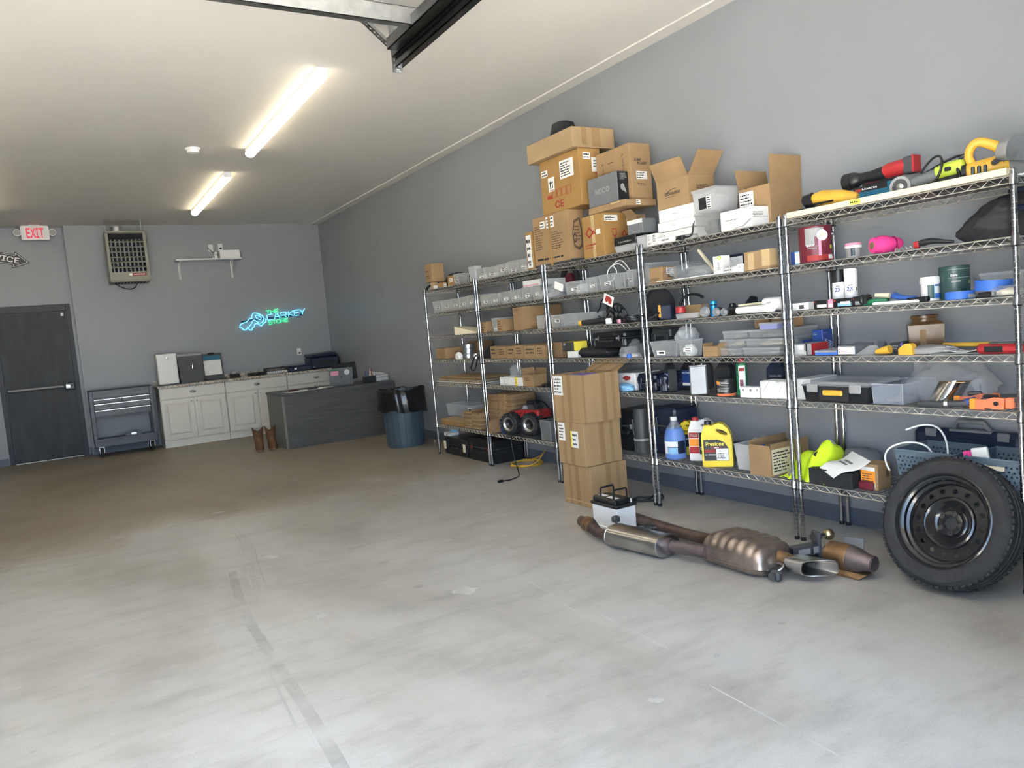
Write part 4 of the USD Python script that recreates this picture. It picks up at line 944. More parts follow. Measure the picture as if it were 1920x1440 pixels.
hb = thing('tow_ball_mount', 'black trailer hitch ball mount with brass coloured ball by the exhaust', 'hitch', (-.84, -5.195, .02), -16)
part(hb, 'shank', MB().prism(sbox(-.026, .05, .026, .102).difference(sbox(-.019, .057, .019, .095)), -.07, .09, np.array([[0, 0, 1, 0], [1, 0, 0, 0], [0, 1, 0, 0], [0, 0, 0, 1.]])), 'dark_gray')
part(hb, 'drop_plate', MB().box(.08, .098, -.033, .033, -.02, .165, .006), 'dark_gray')
part(hb, 'support', MB().box(.0, .05, -.02, .02, -.02, .05, .004), 'dark_gray')
part(hb, 'ball', MB().tm(trimesh.creation.icosphere(3, .030)).xf(None, (.165, 0, .135)), 'gold_metal', smooth=True)
part(hb, 'ball_neck', MB().cyl((.098, 0, .135), (.15, 0, .135), .015, .012).cyl((.098, 0, .135), (.108, 0, .135), .024), 'chrome')
part(hb, 'nut', MB().cyl((.08, 0, .135), (.06, 0, .135), .02, seg=6), 'steel')
part(hb, 'sticker', MB().box(-.04, .03, -.0272, -.0262, .06, .09).box(.05, .10, -.0272, -.0262, .058, .092), 'mid_gray', 'worn grey sticker')

# spare wheel leaning on the shelving
RW = rotz(math.radians(-3)) @ roty(math.radians(22))       # local z is the wheel's axis before this: here the axis points to -x
Rax = RW @ np.array([[0, 0, -1.], [0, -1., 0], [-1., 0, 0]]).T
wh = thing('spare_wheel', 'spare car wheel, tyre on black steel rim, leaning on the shelves', 'wheel', (-.575, -5.815, .300), R=Rax)
R0 = .305
tyre = [(.205, -.055), (.222, -.066), (.25, -.074), (.28, -.072), (.295, -.060), (.302, -.048), (R0, -.03), (R0, .03), (.302, .048), (.295, .060), (.28, .072), (.25, .074), (.222, .066), (.205, .055)]
part(wh, 'tyre', MB().lathe(tyre, 96), 'rubber', smooth=25)
tm_ = MB()
for i in range(64):
    a_ = i * 2 * PI / 64
    for q0, q1 in ((-.056, -.034), (.034, .056)):
        c_ = np.array([(R0 - .006 + k, s_y * .010, q) for k in (0, .009) for s_y in (-1, 1) for q in (q0, q1)])
        tm_.hull(c_ @ rotz(a_).T)
part(wh, 'tread_block', tm_, 'rubber', kind='stuff')
for q in (-.012, .012): part(wh, 'tread_rib', MB().lathe([(R0 - .002, q - .007), (R0 + .003, q - .006), (R0 + .003, q + .006), (R0 - .002, q + .007)], 96), 'rubber')
rim = [(.2235, .062), (.226, .070), (.220, .073), (.213, .066), (.207, .050), (.197, .044), (.193, .030), (.182, .022), (.176, -.002), (.172, -.052), (.176, -.055), (.20, -.055), (.205, -.055), (.205, .05), (.2235, .062)]
part(wh, 'rim', MB().lathe(rim, 96), 'wheel_black', smooth=35)
# disc with a ring of round vent holes
disc = Point(0, 0).buffer(.176, 48)
for i in range(16):
    a_ = i * 2 * PI / 16; disc = disc.difference(Point(.150 * math.cos(a_), .150 * math.sin(a_)).buffer(.0125, 8))
disc = disc.difference(Point(0, 0).buffer(.122, 32))
part(wh, 'vent_ring', MB().prism(disc, .000, .004), 'wheel_black')
part(wh, 'disc', MB().lathe([(.124, .003), (.120, .014), (.112, .018), (.100, .010), (.085, -.012), (.070, -.020), (.062, -.016), (.056, -.004), (.048, -.001), (.034, -.002), (.032, -.012), (.030, -.012), (.030, -.016)], 64), 'wheel_black', smooth=40)
for i in range(5):
    a_ = i * 2 * PI / 5 + .3
    part(wh, 'bolt_hole', MB().lathe([(.0, .0006), (.0075, .0004), (.0085, .003), (.012, .0035), (.0135, -.001)], 14, (.0475 * math.cos(a_), .0475 * math.sin(a_), 0)), 'dark_steel')
part(wh, 'hub_bore', MB().lathe([(0, -.02), (.031, -.019)], 24), 'black_matte')
part(wh, 'valve', MB().cyl((.168, .07, .004), (.172, .072, .03), .004), 'rubber')

# cords on the floor
P_ = [(-.785, -1.985, .012), (-.72, -1.99, .008), (-.62, -1.95, .006), (-.52, -1.85, .008), (-.49, -1.78, .05), (-.485, -1.72, .18), (-.482, -1.70, .30), (-.478, -1.71, .36)]
cable('power_cable', 'black power cord with plug trailing from the second rack onto the floor', P_, .0055, 'black_plastic', n=50, ends=[((-.80, -1.985, .0), (.05, .028, .024), 'black_plastic')])
rr = []
for i in range(140):
    t = i * 2 * PI / 34
    rr.append((-.20 + (.15 + .012 * math.sin(i * .9)) * math.cos(t), -1.47 + (.16 + .014 * math.cos(i * .7)) * math.sin(t), .006 + .004 * (i // 34)))
rr += [(-.06, -1.50, .06), (-.05, -1.60, .13), (-.12, -1.66, .11), (-.2, -1.65, .04), (-.3, -1.60, .01)]
cable('extension_cord', 'coiled yellow extension cord on the floor under the second rack', rr, .0055, 'tool_yellow', n=420)
cable('black_cable', 'black cord bundle on the floor behind the rack posts', [(-.47, -3.385, .006), (-.465, -3.42, .006), (-.46, -3.47, .008), (-.40, -3.52, .02), (-.33, -3.49, .05), (-.28, -3.45, .045), (-.27, -3.50, .02), (-.33, -3.56, .008), (-.44, -3.52, .008), (-.50, -3.44, .008), (-.44, -3.40, .012), (-.36, -3.47, .014), (-.30, -3.53, .03)], .007, 'black_plastic', n=70)

# black equipment cases under the first racks
def hard_case(label, B, mt='black_plastic', latches='red', name='equipment_case', labels=True, cat='case', rz=0, group=None):
    o = thing(name, label, cat, mid(B), rz, group)
    hx, hy, h = (B[1] - B[0]) / 2, (B[3] - B[2]) / 2, B[5]
    part(o, 'lower_shell', MB().box(-hx, hx, -hy, hy, 0, h * .60, .012), mt)
    part(o, 'lid', MB().box(-hx, hx, -hy, hy, h * .61, h, .014), mt)
    part(o, 'seam', MB().box(-hx - .004, hx - .01, -hy - .004, hy + .004, h * .585, h * .625, .003), 'dark_gray')
    for y in (-hy * .62, hy * .62):
        part(o, 'latch', MB().box(-hx - .012, -hx - .002, y - .022, y + .022, h * .42, h * .80, .004), mt)
        if latches: part(o, 'latch_button', MB().box(-hx - .0135, -hx - .0118, y - .012, y + .012, h * .55, h * .66), latches)
    part(o, 'handle', MB().tube([(-hx - .002, hy * .32, h * .48), (-hx - .022, hy * .30, h * .44), (-hx - .022, -hy * .30, h * .44), (-hx - .002, -hy * .32, h * .48)], .008, 7), 'black_matte')
    for y in (-hy + .03, hy - .03): part(o, 'side_rib', MB().box(-hx - .003, hx * .9, y - .008, y + .008, .01, h * .56, .003), mt)
    return o
c1 = hard_case('flat black case with two white stickers under the leftmost rack', (-.40, .0 - .05, -.60, -.055, 0, .19), latches=None)
for y in (.235, -.235): part(c1, 'sticker', MB().box(-.1935, -.1925, y - .03 - .01, y + .03 - .01, .06, .15).xf(None, (.0, 0, 0)), 'cream')
hard_case('larger black case with red latch buttons under the second rack post', (-.405, -.05, -1.20, -.635, 0, .24))
BW = (-0.36, -0.2374, -0.1184, 0.0194, 0.1905, 0.038)
hb2 = carton('small white box with a black round hole on the flat black case', BW, 'white_card', [('p', 'S', .25, .25, .9, .55, 'light_blue', 2)], tape=False, name='small_white_box')
part(hb2, 'hole', MB().cyl((-(BW[1] - BW[0]) / 2 - .0003, 0, BW[5] * .5), (-(BW[1] - BW[0]) / 2 - .001, 0, BW[5] * .5), BW[5] * .3, seg=20), 'black_matte')
hc = thing('tape_roll', 'white and blue roll lying on the small white box', 'roll', (BW[0] + .1, BW[2] + .06, BW[4] + BW[5] + .0005))
part(hc, 'roll', MB().lathe([(.025, 0), (.05, 0), (.05, .03), (.025, .03), (.025, 0)], 22), 'light_blue', smooth=40)
# ================================================================ goods on the racks
# ---- leftmost rack, top shelf
BA0 = (-0.43, -0.3649, -0.2018, -0.1463, 1.8505, 0.0782)
carton('tiny brown box under the tall carton at the leftmost rack top', BA0, 'kraft_pale', [('s', 'S', .1, .05, .9, .5, 'paper')], tape=False)
carton('tall brown carton at the left rack end above a smaller box', (-0.44, -0.29, -0.2272, -0.0593, 1.9297, 0.2008), 'kraft', [('tape', 'S', .42, .0, .58, .7), ('p', 'F', .1, .2, .9, .4, 'ink_brown', 2), ('p', 'F', .1, .55, .8, .7, 'ink_brown', 1)], tape=False)
o = thing('backpack_strap', 'black bag with straps lying on the leftmost rack top behind small boxes', 'bag', (-.20, -0.3468, L1V), -90)
part(o, 'bag', blob(.42, .22, .20, 21, .3, 3), 'black_matte', smooth=50)
part(o, 'strap', MB().tube(spline([(-.2, -.1, .1), (-.32, -.15, .06), (-.42, -.17, .03), (-.40, -.19, .0)], 14), .014, 6), 'black_plastic')
carton('small reddish brown box on the leftmost rack top beside the black strap', (-0.43, -0.3853, -0.4569, -0.3378, 1.8505, 0.0548), 'kraft_gold', [('s', 'S', .2, .1, .9, .8, 'paper', 2)], tape=False)
carton('yellowish box with white label on the leftmost rack top', (-0.43, -0.3546, -0.6988, -0.573, 1.8505, 0.1046), 'kraft_gold', [('s', 'F', .3, .35, .95, .72, 'paper', 2)], tape=False)
def row(rack, shelf, z, xf, edges, top, deco, R, dep, ords, **kw):
    pass
ORD = ['first', 'second', 'third', 'fourth', 'fifth', 'sixth', 'seventh', 'eighth']
LBL = lambda u0=.25, v0=.22, u1=.75, v1=.5: [('s', 'F', u0, v0, u1, v1, 'paper', 2)]
clear_bin('clear bin of dark bits beside the yellowish box on the leftmost rack top', (-0.43, -0.3053, -0.8332, -0.7112, 1.8505, 0.1076), [('s', 'F', .3, .15, .8, .5, 'paper', 2)], stuff='gray_plastic', fill=.7)
clear_bin('large clear bin set askew over the post of the first two racks', (-0.45, -0.3718, -1.2285, -1.094, 1.8505, 0.1412), [], mt='clear_haze')
for i, B in enumerate(((-0.44, -0.3086, -1.3836, -1.2211, 1.8505, 0.1084), (-0.44, -0.317, -1.6211, -1.3942, 1.8505, 0.0976), (-0.44, -0.313, -1.8075, -1.6312, 1.8505, 0.1014), (-0.44, -0.3549, -1.9948, -1.8171, 1.8505, 0.1087), (-0.44, -0.3729, -2.156, -2.0039, 1.8505, 0.1039))):
    B = (B[0], B[0] + .33, B[2] + .003, B[3] - .003, B[4], B[5])
    clear_bin(f'{ORD[i]} clear bin from the left in the row on top of the second rack', B, LBL(.35, .12 + .12 * (i % 3), .85, .38 + .12 * (i % 3)), stuff=['white_plastic', 'paper', 'gray_plastic', 'mid_gray', 'paper'][i], mt='clear_front', fill=.5)
# ---- leftmost rack, second shelf: five bins, second rack: six more
eA = ((812, 829, 566), (829.5, 846, 563), (846.5, 862, 560), (862.5, 877, 557), (877.5, 889, 554))
for i, B in enumerate(((-0.44, -0.11, -0.3946, -0.1644, 1.5905, 0.12), (-0.44, -0.11, -0.6141, -0.4012, 1.5905, 0.1185), (-0.44, -0.11, -0.8115, -0.6204, 1.5905, 0.118), (-0.44, -0.11, -0.9892, -0.8176, 1.5905, 0.121), (-0.44, -0.11, -1.1263, -0.995, 1.5905, 0.1266))):
    B = (B[0], B[1], B[2] + .003, B[3] - .003, B[4], B[5])
    clear_bin(f'{ORD[i]} clear bin from the left on the second shelf of the leftmost rack', B, LBL(.3, .3, .72, .55), mt='clear_front', stuff=[None, 'mid_gray', 'mid_gray', None, 'dark_gray'][i], fill=.35)
for i, B in enumerate(((-0.44, -0.11, -1.4408, -1.2483, 1.5905, 0.1073), (-0.44, -0.11, -1.6249, -1.4513, 1.5905, 0.1055), (-0.44, -0.11, -1.8202, -1.6448, 1.5905, 0.107), (-0.44, -0.11, -2.0155, -1.8297, 1.5905, 0.1101), (-0.44, -0.11, -2.1842, -2.0246, 1.5905, 0.1145), (-0.44, -0.11, -2.3375, -2.1929, 1.5905, 0.115))):
    B = (B[0], B[1], B[2] + .003, B[3] - .003, B[4], B[5])
    clear_bin(f'{ORD[i]} clear bin from the left on the second shelf of the second rack', B, LBL(.35, .25, .8, .52), mt='clear_front', stuff=['mid_gray', None, 'dark_gray', 'mid_gray', 'gray_plastic', 'paper'][i], fill=.4)
o = carton('flat white box with pink line lying across the last bins of the second rack', (-.40, -.12, -2.2754, -2.0039, 1.7111, .055), 'white_card', [('s', 'F', .02, .15, .98, .3, 'pale_pink')], tape=False, name='flat_white_box')
# ---- leftmost rack, third and fourth shelf
o = thing('white_tray_cover', 'white wedge-shaped plastic cover on the third shelf of the leftmost rack', 'cover', (-.42, -0.8648, L3V), -70)
part(o, 'body', MB().hull([(-.16, 0, 0), (.20, 0, 0), (-.16, .2, 0), (.20, .2, 0), (-.17, .01, .085), (-.17, .19, .085), (-.05, .02, .07), (-.05, .18, .07), (.12, .02, .03), (.12, .18, .03)]), 'cream', smooth=30)
solo('green_package', MB().box(-.06, .06, -.05, .05, 0, .06, .008), 'dark_green', 'dark green package behind the white wedge cover', 'package', (-.17, -0.5756, L3V), 10)
carton('long brown carton with a tape mark on the fourth shelf of the leftmost rack', (-0.43, -0.2127, -0.3555, -0.1254, 1.0775, 0.1181), 'kraft', [('tape', 'F', .4, .15, .6, .85), ('t', 'S', .5, .38, .98, .62, 'dark_red', 'AOSOM')], tape=False)
o = thing('cloth_bag', 'small off-white cloth bag leaning on the long brown carton', 'bag', (-.455, -0.7236, L4V), -80)
part(o, 'sack', blob(.12, .05, .085, 33, .35, 3), 'paper', smooth=60)
for i in range(3):
    o = thing('duct_tape_roll', f'silver duct tape roll, {["lowest", "middle", "topmost"][i]} of the stack on the leftmost rack', 'tape roll', (-.36, -0.7719, L4V + i * .0512))
    part(o, 'tape', MB().lathe([(.04, 0), (.064, 0), (.068, .004), (.068, .046), (.064, .05), (.04, .05), (.04, 0)], 28), 'galvanized', smooth=25)
    part(o, 'core', MB().lathe([(.036, 0), (.04, 0), (.04, .05), (.036, .05), (.036, 0)], 24), 'kraft')
o = thing('duct_tape_roll', 'single silver duct tape roll beside the stack of three', 'tape roll', (-.40, -0.9987, L4V))
part(o, 'tape', MB().lathe([(.035, 0), (.06, 0), (.06, .05), (.035, .05), (.035, 0)], 28), 'steel', smooth=40)
carton('dark brown box behind the duct tape rolls on the leftmost rack', (-.24, -.05, -0.7515, -0.5459, L4V, .17), 'kraft_dark', tape=False)
cable('hanging_strap', 'black strap hanging over the fourth shelf edge of the leftmost rack', [(-.42, -1.1701, L4V + .05), (-.475, -1.1612, L4V + .04), (-.483, -1.0747, 1.05), (-.483, -1.025, .98), (-.486, -1.0896, .965), (-.483, -1.1424, 1.03), (-.478, -1.1945, L4V + .02)], .007, 'black_plastic')
# fifth shelf of the leftmost rack: flat envelopes
for i in range(6):
    B = (-.44 + .01 * (i % 3), -.06, -1.12 + .03 * (i % 4) - (.0 if i % 2 else -.03), -.075 - .02 * i, L5V + i * .0105, .0095)
    carton(f'flat padded envelope, {["lowest", "second", "third", "fourth", "fifth", "topmost"][i]} in the pile on the leftmost rack', (B[0], B[1], max(B[2], -1.13), B[3], B[4], B[5]), ['paper', 'kraft_pale', 'white_card', 'kraft', 'kraft_dark', 'kraft_pale'][i], tape=False, name='envelope', cat='envelope', b=.003)
# bottom shelf of the leftmost rack
for i in range(4):
    carton(f'bundle of flat folded cartons, {["lowest", "second", "third", "topmost"][i]} layer at the left end of the bottom shelf', (-.44, -.10, -0.6813 - .0 + .01 * i, -0.1093 + .006 * (i % 2), L6V + i * .0155, .0145), ['kraft_gold', 'kraft', 'kraft_gold', 'kraft_pale'][i], tape=False, name='flat_carton', cat='cardboard', b=.002)
clear_bin('clear bin standing on the flat cartons of the leftmost rack bottom shelf', (-.30, -.06, -0.6031, 0.0225, L6V + .063, .14), [('s', 'F', .85, .1, 1.0, .9, 'paper')], stuff='mid_gray', fill=.3)
for j, (L_, t_) in enumerate((((-0.44, -0.22, -0.8378, -0.669, 0.3455, 0.1734), 'left'), ((-0.44, -0.14, -1.0347, -0.8496, 0.3455, 0.1792), 'right'))):
    n = 12
    st = thing('carton_stack', f'{t_} tied pile of flat brown cartons across the first rack post', 'cardboard', mid(L_))
    for i in range(n):
        e = .004 * ((i * 7 + j) % 3)
        part(st, 'carton', MB().box(-(L_[1] - L_[0]) / 2 + e, (L_[1] - L_[0]) / 2, -(L_[3] - L_[2]) / 2 + e, (L_[3] - L_[2]) / 2, i * L_[5] / n + .0006, (i + 1) * L_[5] / n, .002), ['kraft', 'kraft_pale', 'kraft_dark'][(i * 5 + j) % 3] if i % 4 else 'kraft')
# ---- second rack
def pile(label, B, n, seed=0):
    st = thing('carton_stack', label, 'cardboard', mid(B)); r = random.Random(seed)
    for i in range(n):
        e, e2 = r.uniform(0, .012), r.uniform(0, .012)
        part(st, 'carton', MB().box(-(B[1] - B[0]) / 2 + e, (B[1] - B[0]) / 2, -(B[3] - B[2]) / 2 + e2, (B[3] - B[2]) / 2 - r.uniform(0, .006), i * B[5] / n + .0008, (i + 1) * B[5] / n, .002), r.choice(['kraft', 'kraft', 'kraft_dark', 'kraft_bundle']))
pile('left column of flat brown cartons stacked high on the second rack bottom', (-.36, -.06, -1.2775, -1.0822, L6V, .36), 26, 1)
pile('middle column of flat brown cartons stacked high on the second rack bottom', (-.38, -.08, -1.4468, -1.3181, L6V, .375), 28, 2)
pile('right column of flat brown cartons stacked high on the second rack bottom', (-.36, -.08, -1.5549, -1.4287, L6V, .37), 28, 3)
solo('brown_board', MB().box(-.008, .008, -.11, .11, 0, .13).xf(roty(-.25), (.0, 0, .002)), 'kraft_dark', 'dark brown board leaning beside the blue bottle on the bottom shelf', 'board', (-.40, -1.346, L6V), 75)
o = thing('blue_bottle', 'small blue plastic bottle lying behind the toy truck wheel', 'bottle', (-.43, -1.4901, L6V), -100)
part(o, 'body', MB().box(-.035, .035, -.03, .03, .0, .15, .014).xf(roty(.2), (0, 0, .008)), 'blue', smooth=30)
part(o, 'cap', MB().cyl((.03, 0, .15), (.036, 0, .18), .013), 'white_plastic')
# toy truck
tr = thing('toy_truck', 'red and black radio controlled monster truck on the second rack bottom', 'toy truck', (-.27, -1.731, L6V), -72)
def twheel(x, y):
    w_ = part(tr, 'tyre', MB().lathe([(.055, -.055), (.085, -.06), (.10, -.045), (.103, 0), (.10, .045), (.085, .06), (.055, .055)], 32, (0, 0, 0), rotx(PI / 2)).xf(None, (x, y, .110)), 'rubber', smooth=35)
    m = MB()
    for i in range(18):
        a_ = i * 2 * PI / 18; m.add(*MB().box(.095, .109, -.055, .055, -.007, .007).xf(roty(a_)).arr())
    part(w_, 'lug', m.xf(None, (x, y, .110)), 'rubber', kind='stuff')
    part(w_, 'wheel_ring', MB().lathe([(.048, .045), (.058, .056), (.066, .058), (.068, .05)], 28, (0, 0, 0), rotx(PI / 2)).xf(None, (x, y, .110)), 'steel', smooth=40)
    part(w_, 'wheel_dish', MB().lathe([(0, .03), (.012, .034), (.02, .02), (.048, .045)], 20, (0, 0, 0), rotx(PI / 2)).xf(None, (x, y, .110)), 'black_plastic', smooth=40)
for x, y in ((-.135, -.115), (.115, -.115), (-.135, .115), (.115, .115)): twheel(x, y)
part(tr, 'chassis', MB().box(-.16, .15, -.045, .045, .09, .15, .01), 'black_plastic')
part(tr, 'axle', MB().cyl((-.135, -.1, .104), (-.135, .1, .104), .012).cyl((.115, -.1, .104), (.115, .1, .104), .012), 'dark_gray')
part(tr, 'body', MB().hull([(x, y, z) for y in (-.085, .085) for x, z in ((-.19, .17), (-.19, .215), (-.06, .235), (.18, .235), (.20, .16), (.16, .155), (-.15, .155))]), 'red', smooth=20)
part(tr, 'hood', MB().hull([(x, y, z) for y in (-.08, .08) for x, z in ((-.18, .216), (-.18, .225), (-.05, .243), (-.05, .236))]), 'black_plastic')
part(tr, 'cab', MB().hull([(x, y, z) for y, k in ((-.07, 1), (.07, 1)) for x, z in ((-.06, .236), (-.02, .285), (.09, .285), (.12, .236))]), 'dark_gray')
for y in (-.072, .072): part(tr, 'side_window', MB().hull([(x, y + s, z) for s in (-.0015, .0015) for x, z in ((-.03, .243), (-.01, .275), (.03, .275), (.035, .243))]), 'clear_haze')
part(tr, 'roll_bar', MB().tube(spline([(.02, -.06, .286), (.10, -.06, .30), (.17, -.06, .25), (.19, -.06, .2)], 12), .006, 6).tube(spline([(.02, .06, .286), (.10, .06, .30), (.17, .06, .25), (.19, .06, .2)], 12), .006, 6), 'black_plastic')
part(tr, 'light_bar', MB().box(.0, .11, -.05, .05, .286, .318, .01), 'black_plastic')
part(tr, 'fuel_can', MB().box(.14, .195, -.12, -.086, .15, .24, .014), 'red', smooth=30)
for k in range(4): part(tr, 'stripe', MB().hull([(x, -.0862, z) for x, z in ((-.17 + .05 * k, .20), (-.13 + .05 * k, .215), (-.15 + .05 * k, .19))] + [(x, -.0852, z) for x, z in ((-.17 + .05 * k, .20), (-.13 + .05 * k, .215), (-.15 + .05 * k, .19))]), 'black_plastic')
clear_bin('grey plastic tub behind the carton stack on the second rack bottom', (-0.44, -0.24, -2.3159, -2.1373, 0.3455, 0.1732), [], mt='gray_plastic', name='gray_tub', lip=.006)
# second rack, third shelf
carton('small brown box with handwriting at the left of the second rack third shelf', (-0.43, -0.3544, -1.3175, -1.1924, 1.3335, 0.1079), 'kraft', [('p', 'F', .15, .15, .9, .85, 'ink_brown', 3)], tape=False)
clear_bin('narrow clear bin between two brown boxes on the second rack', (-.43, -.15, -1.5215, -1.4285, L3V, .13), LBL(.4, .1, .95, .35), mt='clear_front')
carton('brown box with a column of handwriting on the second rack third shelf', (-0.43, -0.3298, -1.6621, -1.5317, 1.3335, 0.1167), 'kraft', [('p', 'F', .1, .1, .7, .95, 'ink_brown', 4), ('tape', 'S', .7, .1, .98, .6)], tape=False)
carton('largest brown box, standing deep on the second rack third shelf', (-0.435, -0.0128, -2.0288, -1.8442, 1.3335, 0.2085), 'kraft', [('tape', 'F', .4, .1, .62, .6), ('p', 'F', .1, .85, .75, .93, 'ink_brown', 1), ('p', 'S', .3, .2, .6, .24, 'ink_brown', 1)], tape=False)
clear_bin('clear bin just right of the largest brown box on the second rack', (-0.448, -0.388, -2.3601, -2.2593, 1.3335, 0.1104), [], mt='clear_front', lip=.002)
# second rack, fourth shelf: six marked half-open boxes
for i, B in enumerate(((-0.44, -0.14, -1.4981, -1.3785, 1.0775, 0.1205), (-0.44, -0.14, -1.6788, -1.5084, 1.0775, 0.1121), (-0.44, -0.14, -1.8236, -1.6886, 1.0775, 0.1143), (-0.44, -0.14, -1.9861, -1.833, 1.0775, 0.1209), (-0.44, -0.14, -2.1814, -1.9952, 1.0775, 0.1122), (-0.44, -0.14, -2.3425, -2.1901, 1.0775, 0.1136))):
    open_box(f'{ORD[i]} brown open bin box with handwriting on the second rack fourth shelf', B, 'kraft', [('p', 'F', .15, .3, .85, .85, 'ink', 2 + i % 2)], group=None)
o = thing('black_pouch', 'black pouch leaning left of the brown bin boxes on the second rack', 'pouch', (-.33, -1.0973, L4V), -70)
part(o, 'pouch', MB().hull([(-.1, -.04, 0), (.1, -.04, 0), (-.1, .04, 0), (.1, .04, 0), (.09, -.02, .13), (.09, .02, .13), (.03, .0, .11)]), 'black_matte')
# second rack, fifth shelf
for i, B in enumerate(((-0.43, -0.28, -1.5677, -1.4917, 0.8205, 0.0787), (-0.43, -0.28, -1.6425, -1.5728, 0.8205, 0.08), (-0.43, -0.28, -1.711, -1.6474, 0.8205, 0.076), (-0.43, -0.28, -1.7641, -1.7158, 0.8205, 0.0769), (-0.43, -0.28, -1.8117, -1.7688, 0.8205, 0.0778), (-0.43, -0.28, -1.91, -1.8164, 0.8205, 0.077))):
    carton(f'{ORD[i]} slim white box from the left on the second rack fifth shelf', (B[0], B[1], B[2] + .001, B[3], B[4], B[5]), 'label_yellow' if i == 4 else 'white_card', [('p', 'F', .2, .75, .8, .92, 'ink_gray', 2), ('p', 'F', .2, .08, .8, .22, 'ink_gray', 2)] if i < 3 else [('p', 'F', .3, .2, .8, .9, 'ink', 4)] if i == 4 else [], tape=False, name='slim_white_box', b=.001)
plastic_bag('crumpled clear plastic bag on the slim white boxes', (-.33, -1.6484, 0.8993), (.10, .16, .13), 5)
open_box('open brown box with torn flaps at the right of the second rack fifth shelf', (-0.43, -0.2855, -2.0907, -1.9146, 0.8205, 0.1065), 'kraft', [('p', 'F', .15, .45, .75, .8, 'ink_brown', 2), ('tape', 'S', .35, .0, .6, .95)], [('N', .06, 70), ('B', .05, 80)])
plastic_bag('crinkled white plastic scraps left of the slim white boxes', (-.38, -1.3435, L5V), (.12, .14, .03), 8, amp=.5)
solo('black_adapter', MB().box(-.05, .05, -.03, .03, 0, .03, .008), 'black_plastic', 'small black adapter right of the open brown box on the second rack', 'adapter', (-.39, -2.246, L5V), 20)
# ---- tops of the second and middle racks: the carton mountain
slim = (-0.44, -0.4013, -2.2768, -2.1691, 1.8505, 0.322)
carton('narrow upright box with white label side on the second rack end', slim, 'kraft_gold', [('s', 'F', .12, .05, .85, .92, 'paper', 4), ('p', 'F', .3, .08, .7, .2, 'ink', 1)], tape=False)
ENG = (-0.45, -0.2957, -2.8348, -2.3176, 1.8505, 0.4155)
carton('brown carton with printed table and engine drawing at the middle rack left', ENG, 'kraft', [
    ('p', 'F', .06, .34, .30, .84, 'ink_brown', 11), ('p', 'F', .52, .30, .84, .66, 'ink_brown', 8), ('p', 'F', .08, .10, .92, .20, 'ink', 1), ('s', 'F', .22, .76, .36, .90, 'paper', 2), ('s', 'F', .40, .74, .62, .96, 'paper', 3), ('s', 'F', 0, 0, 1, .045, 'dark_gray'), ('s', 'S', 0, 0, 1, .06, 'dark_gray'), ('tape', 'F', .46, 0, .52, 1, 'kraft_gold'),
    ('poly', 'S', .12, .22, .88, .85, 'ink_brown', Polygon([(.1, .5), (.3, .9), (.8, 1), (.95, .6), (.9, .1), (.6, 0), (.2, .1)]).difference(Polygon([(.18, .5), (.34, .82), (.74, .92), (.86, .6), (.82, .18), (.58, .08), (.26, .18)]))), ('poly', 'S', .2, .3, .6, .6, 'ink', Point(.4, .5).buffer(.3).difference(Point(.4, .5).buffer(.2))), ('p', 'S', .3, .4, .8, .7, 'ink_brown', 5)], tape=False)
ATC = (-0.45, -0.1639, -3.2725, -3.0125, 1.8505, 0.3158)
carton('golden carton with a red diamond mark at the middle rack top', ATC, 'kraft_gold', [
    ('s', 'S', .05, .80, .5, .94, 'paper', 3), ('s', 'S', .80, .70, .99, .94, 'paper', 2), ('tape', 'F', .45, 0, .6, 1, 'tape_tan'),
    ('poly', 'F', .14, .45, .80, .74, 'ink_red', Polygon([(0, .45), (.30, 1), (.62, .52), (.30, 0)]).difference(Polygon([(.12, .45), (.30, .80), (.50, .52), (.30, .2)]))), ('t', 'F', .48, .53, .76, .64, 'ink_red', 'AT'),
    ('p', 'F', .12, .20, .66, .34, 'ink_red', 2), ('s', 'F', .66, .52, .86, .64, 'paper'),
    ('poly', 'S', .22, .26, .50, .62, 'ink_red', Polygon([(.2, 1), (.8, 1), (.75, .6), (.55, .45), (.55, .1), (.75, 0), (.25, 0), (.45, .1), (.45, .45), (.25, .6)]).difference(Polygon([(.28, .93), (.72, .93), (.68, .64), (.5, .52), (.32, .64)]))), ('poly', 'S', .58, .30, .80, .60, 'ink_red', Polygon([(.5, 1), (1, .5), (.7, .5), (.7, 0), (.3, 0), (.3, .5), (0, .5)]).difference(Polygon([(.5, .86), (.78, .58), (.6, .58), (.6, .1), (.4, .1), (.4, .58), (.22, .58)])))], tape=False)
CE = (-0.445, -0.2362, -3.0338, -2.4896, 2.267, 0.4337)
up = lambda cx: Polygon([(cx - .12, 0), (cx + .12, 0), (cx + .12, .65), (cx + .25, .65), (cx, 1), (cx - .25, .65), (cx - .12, .65)])
from shapely.ops import unary_union
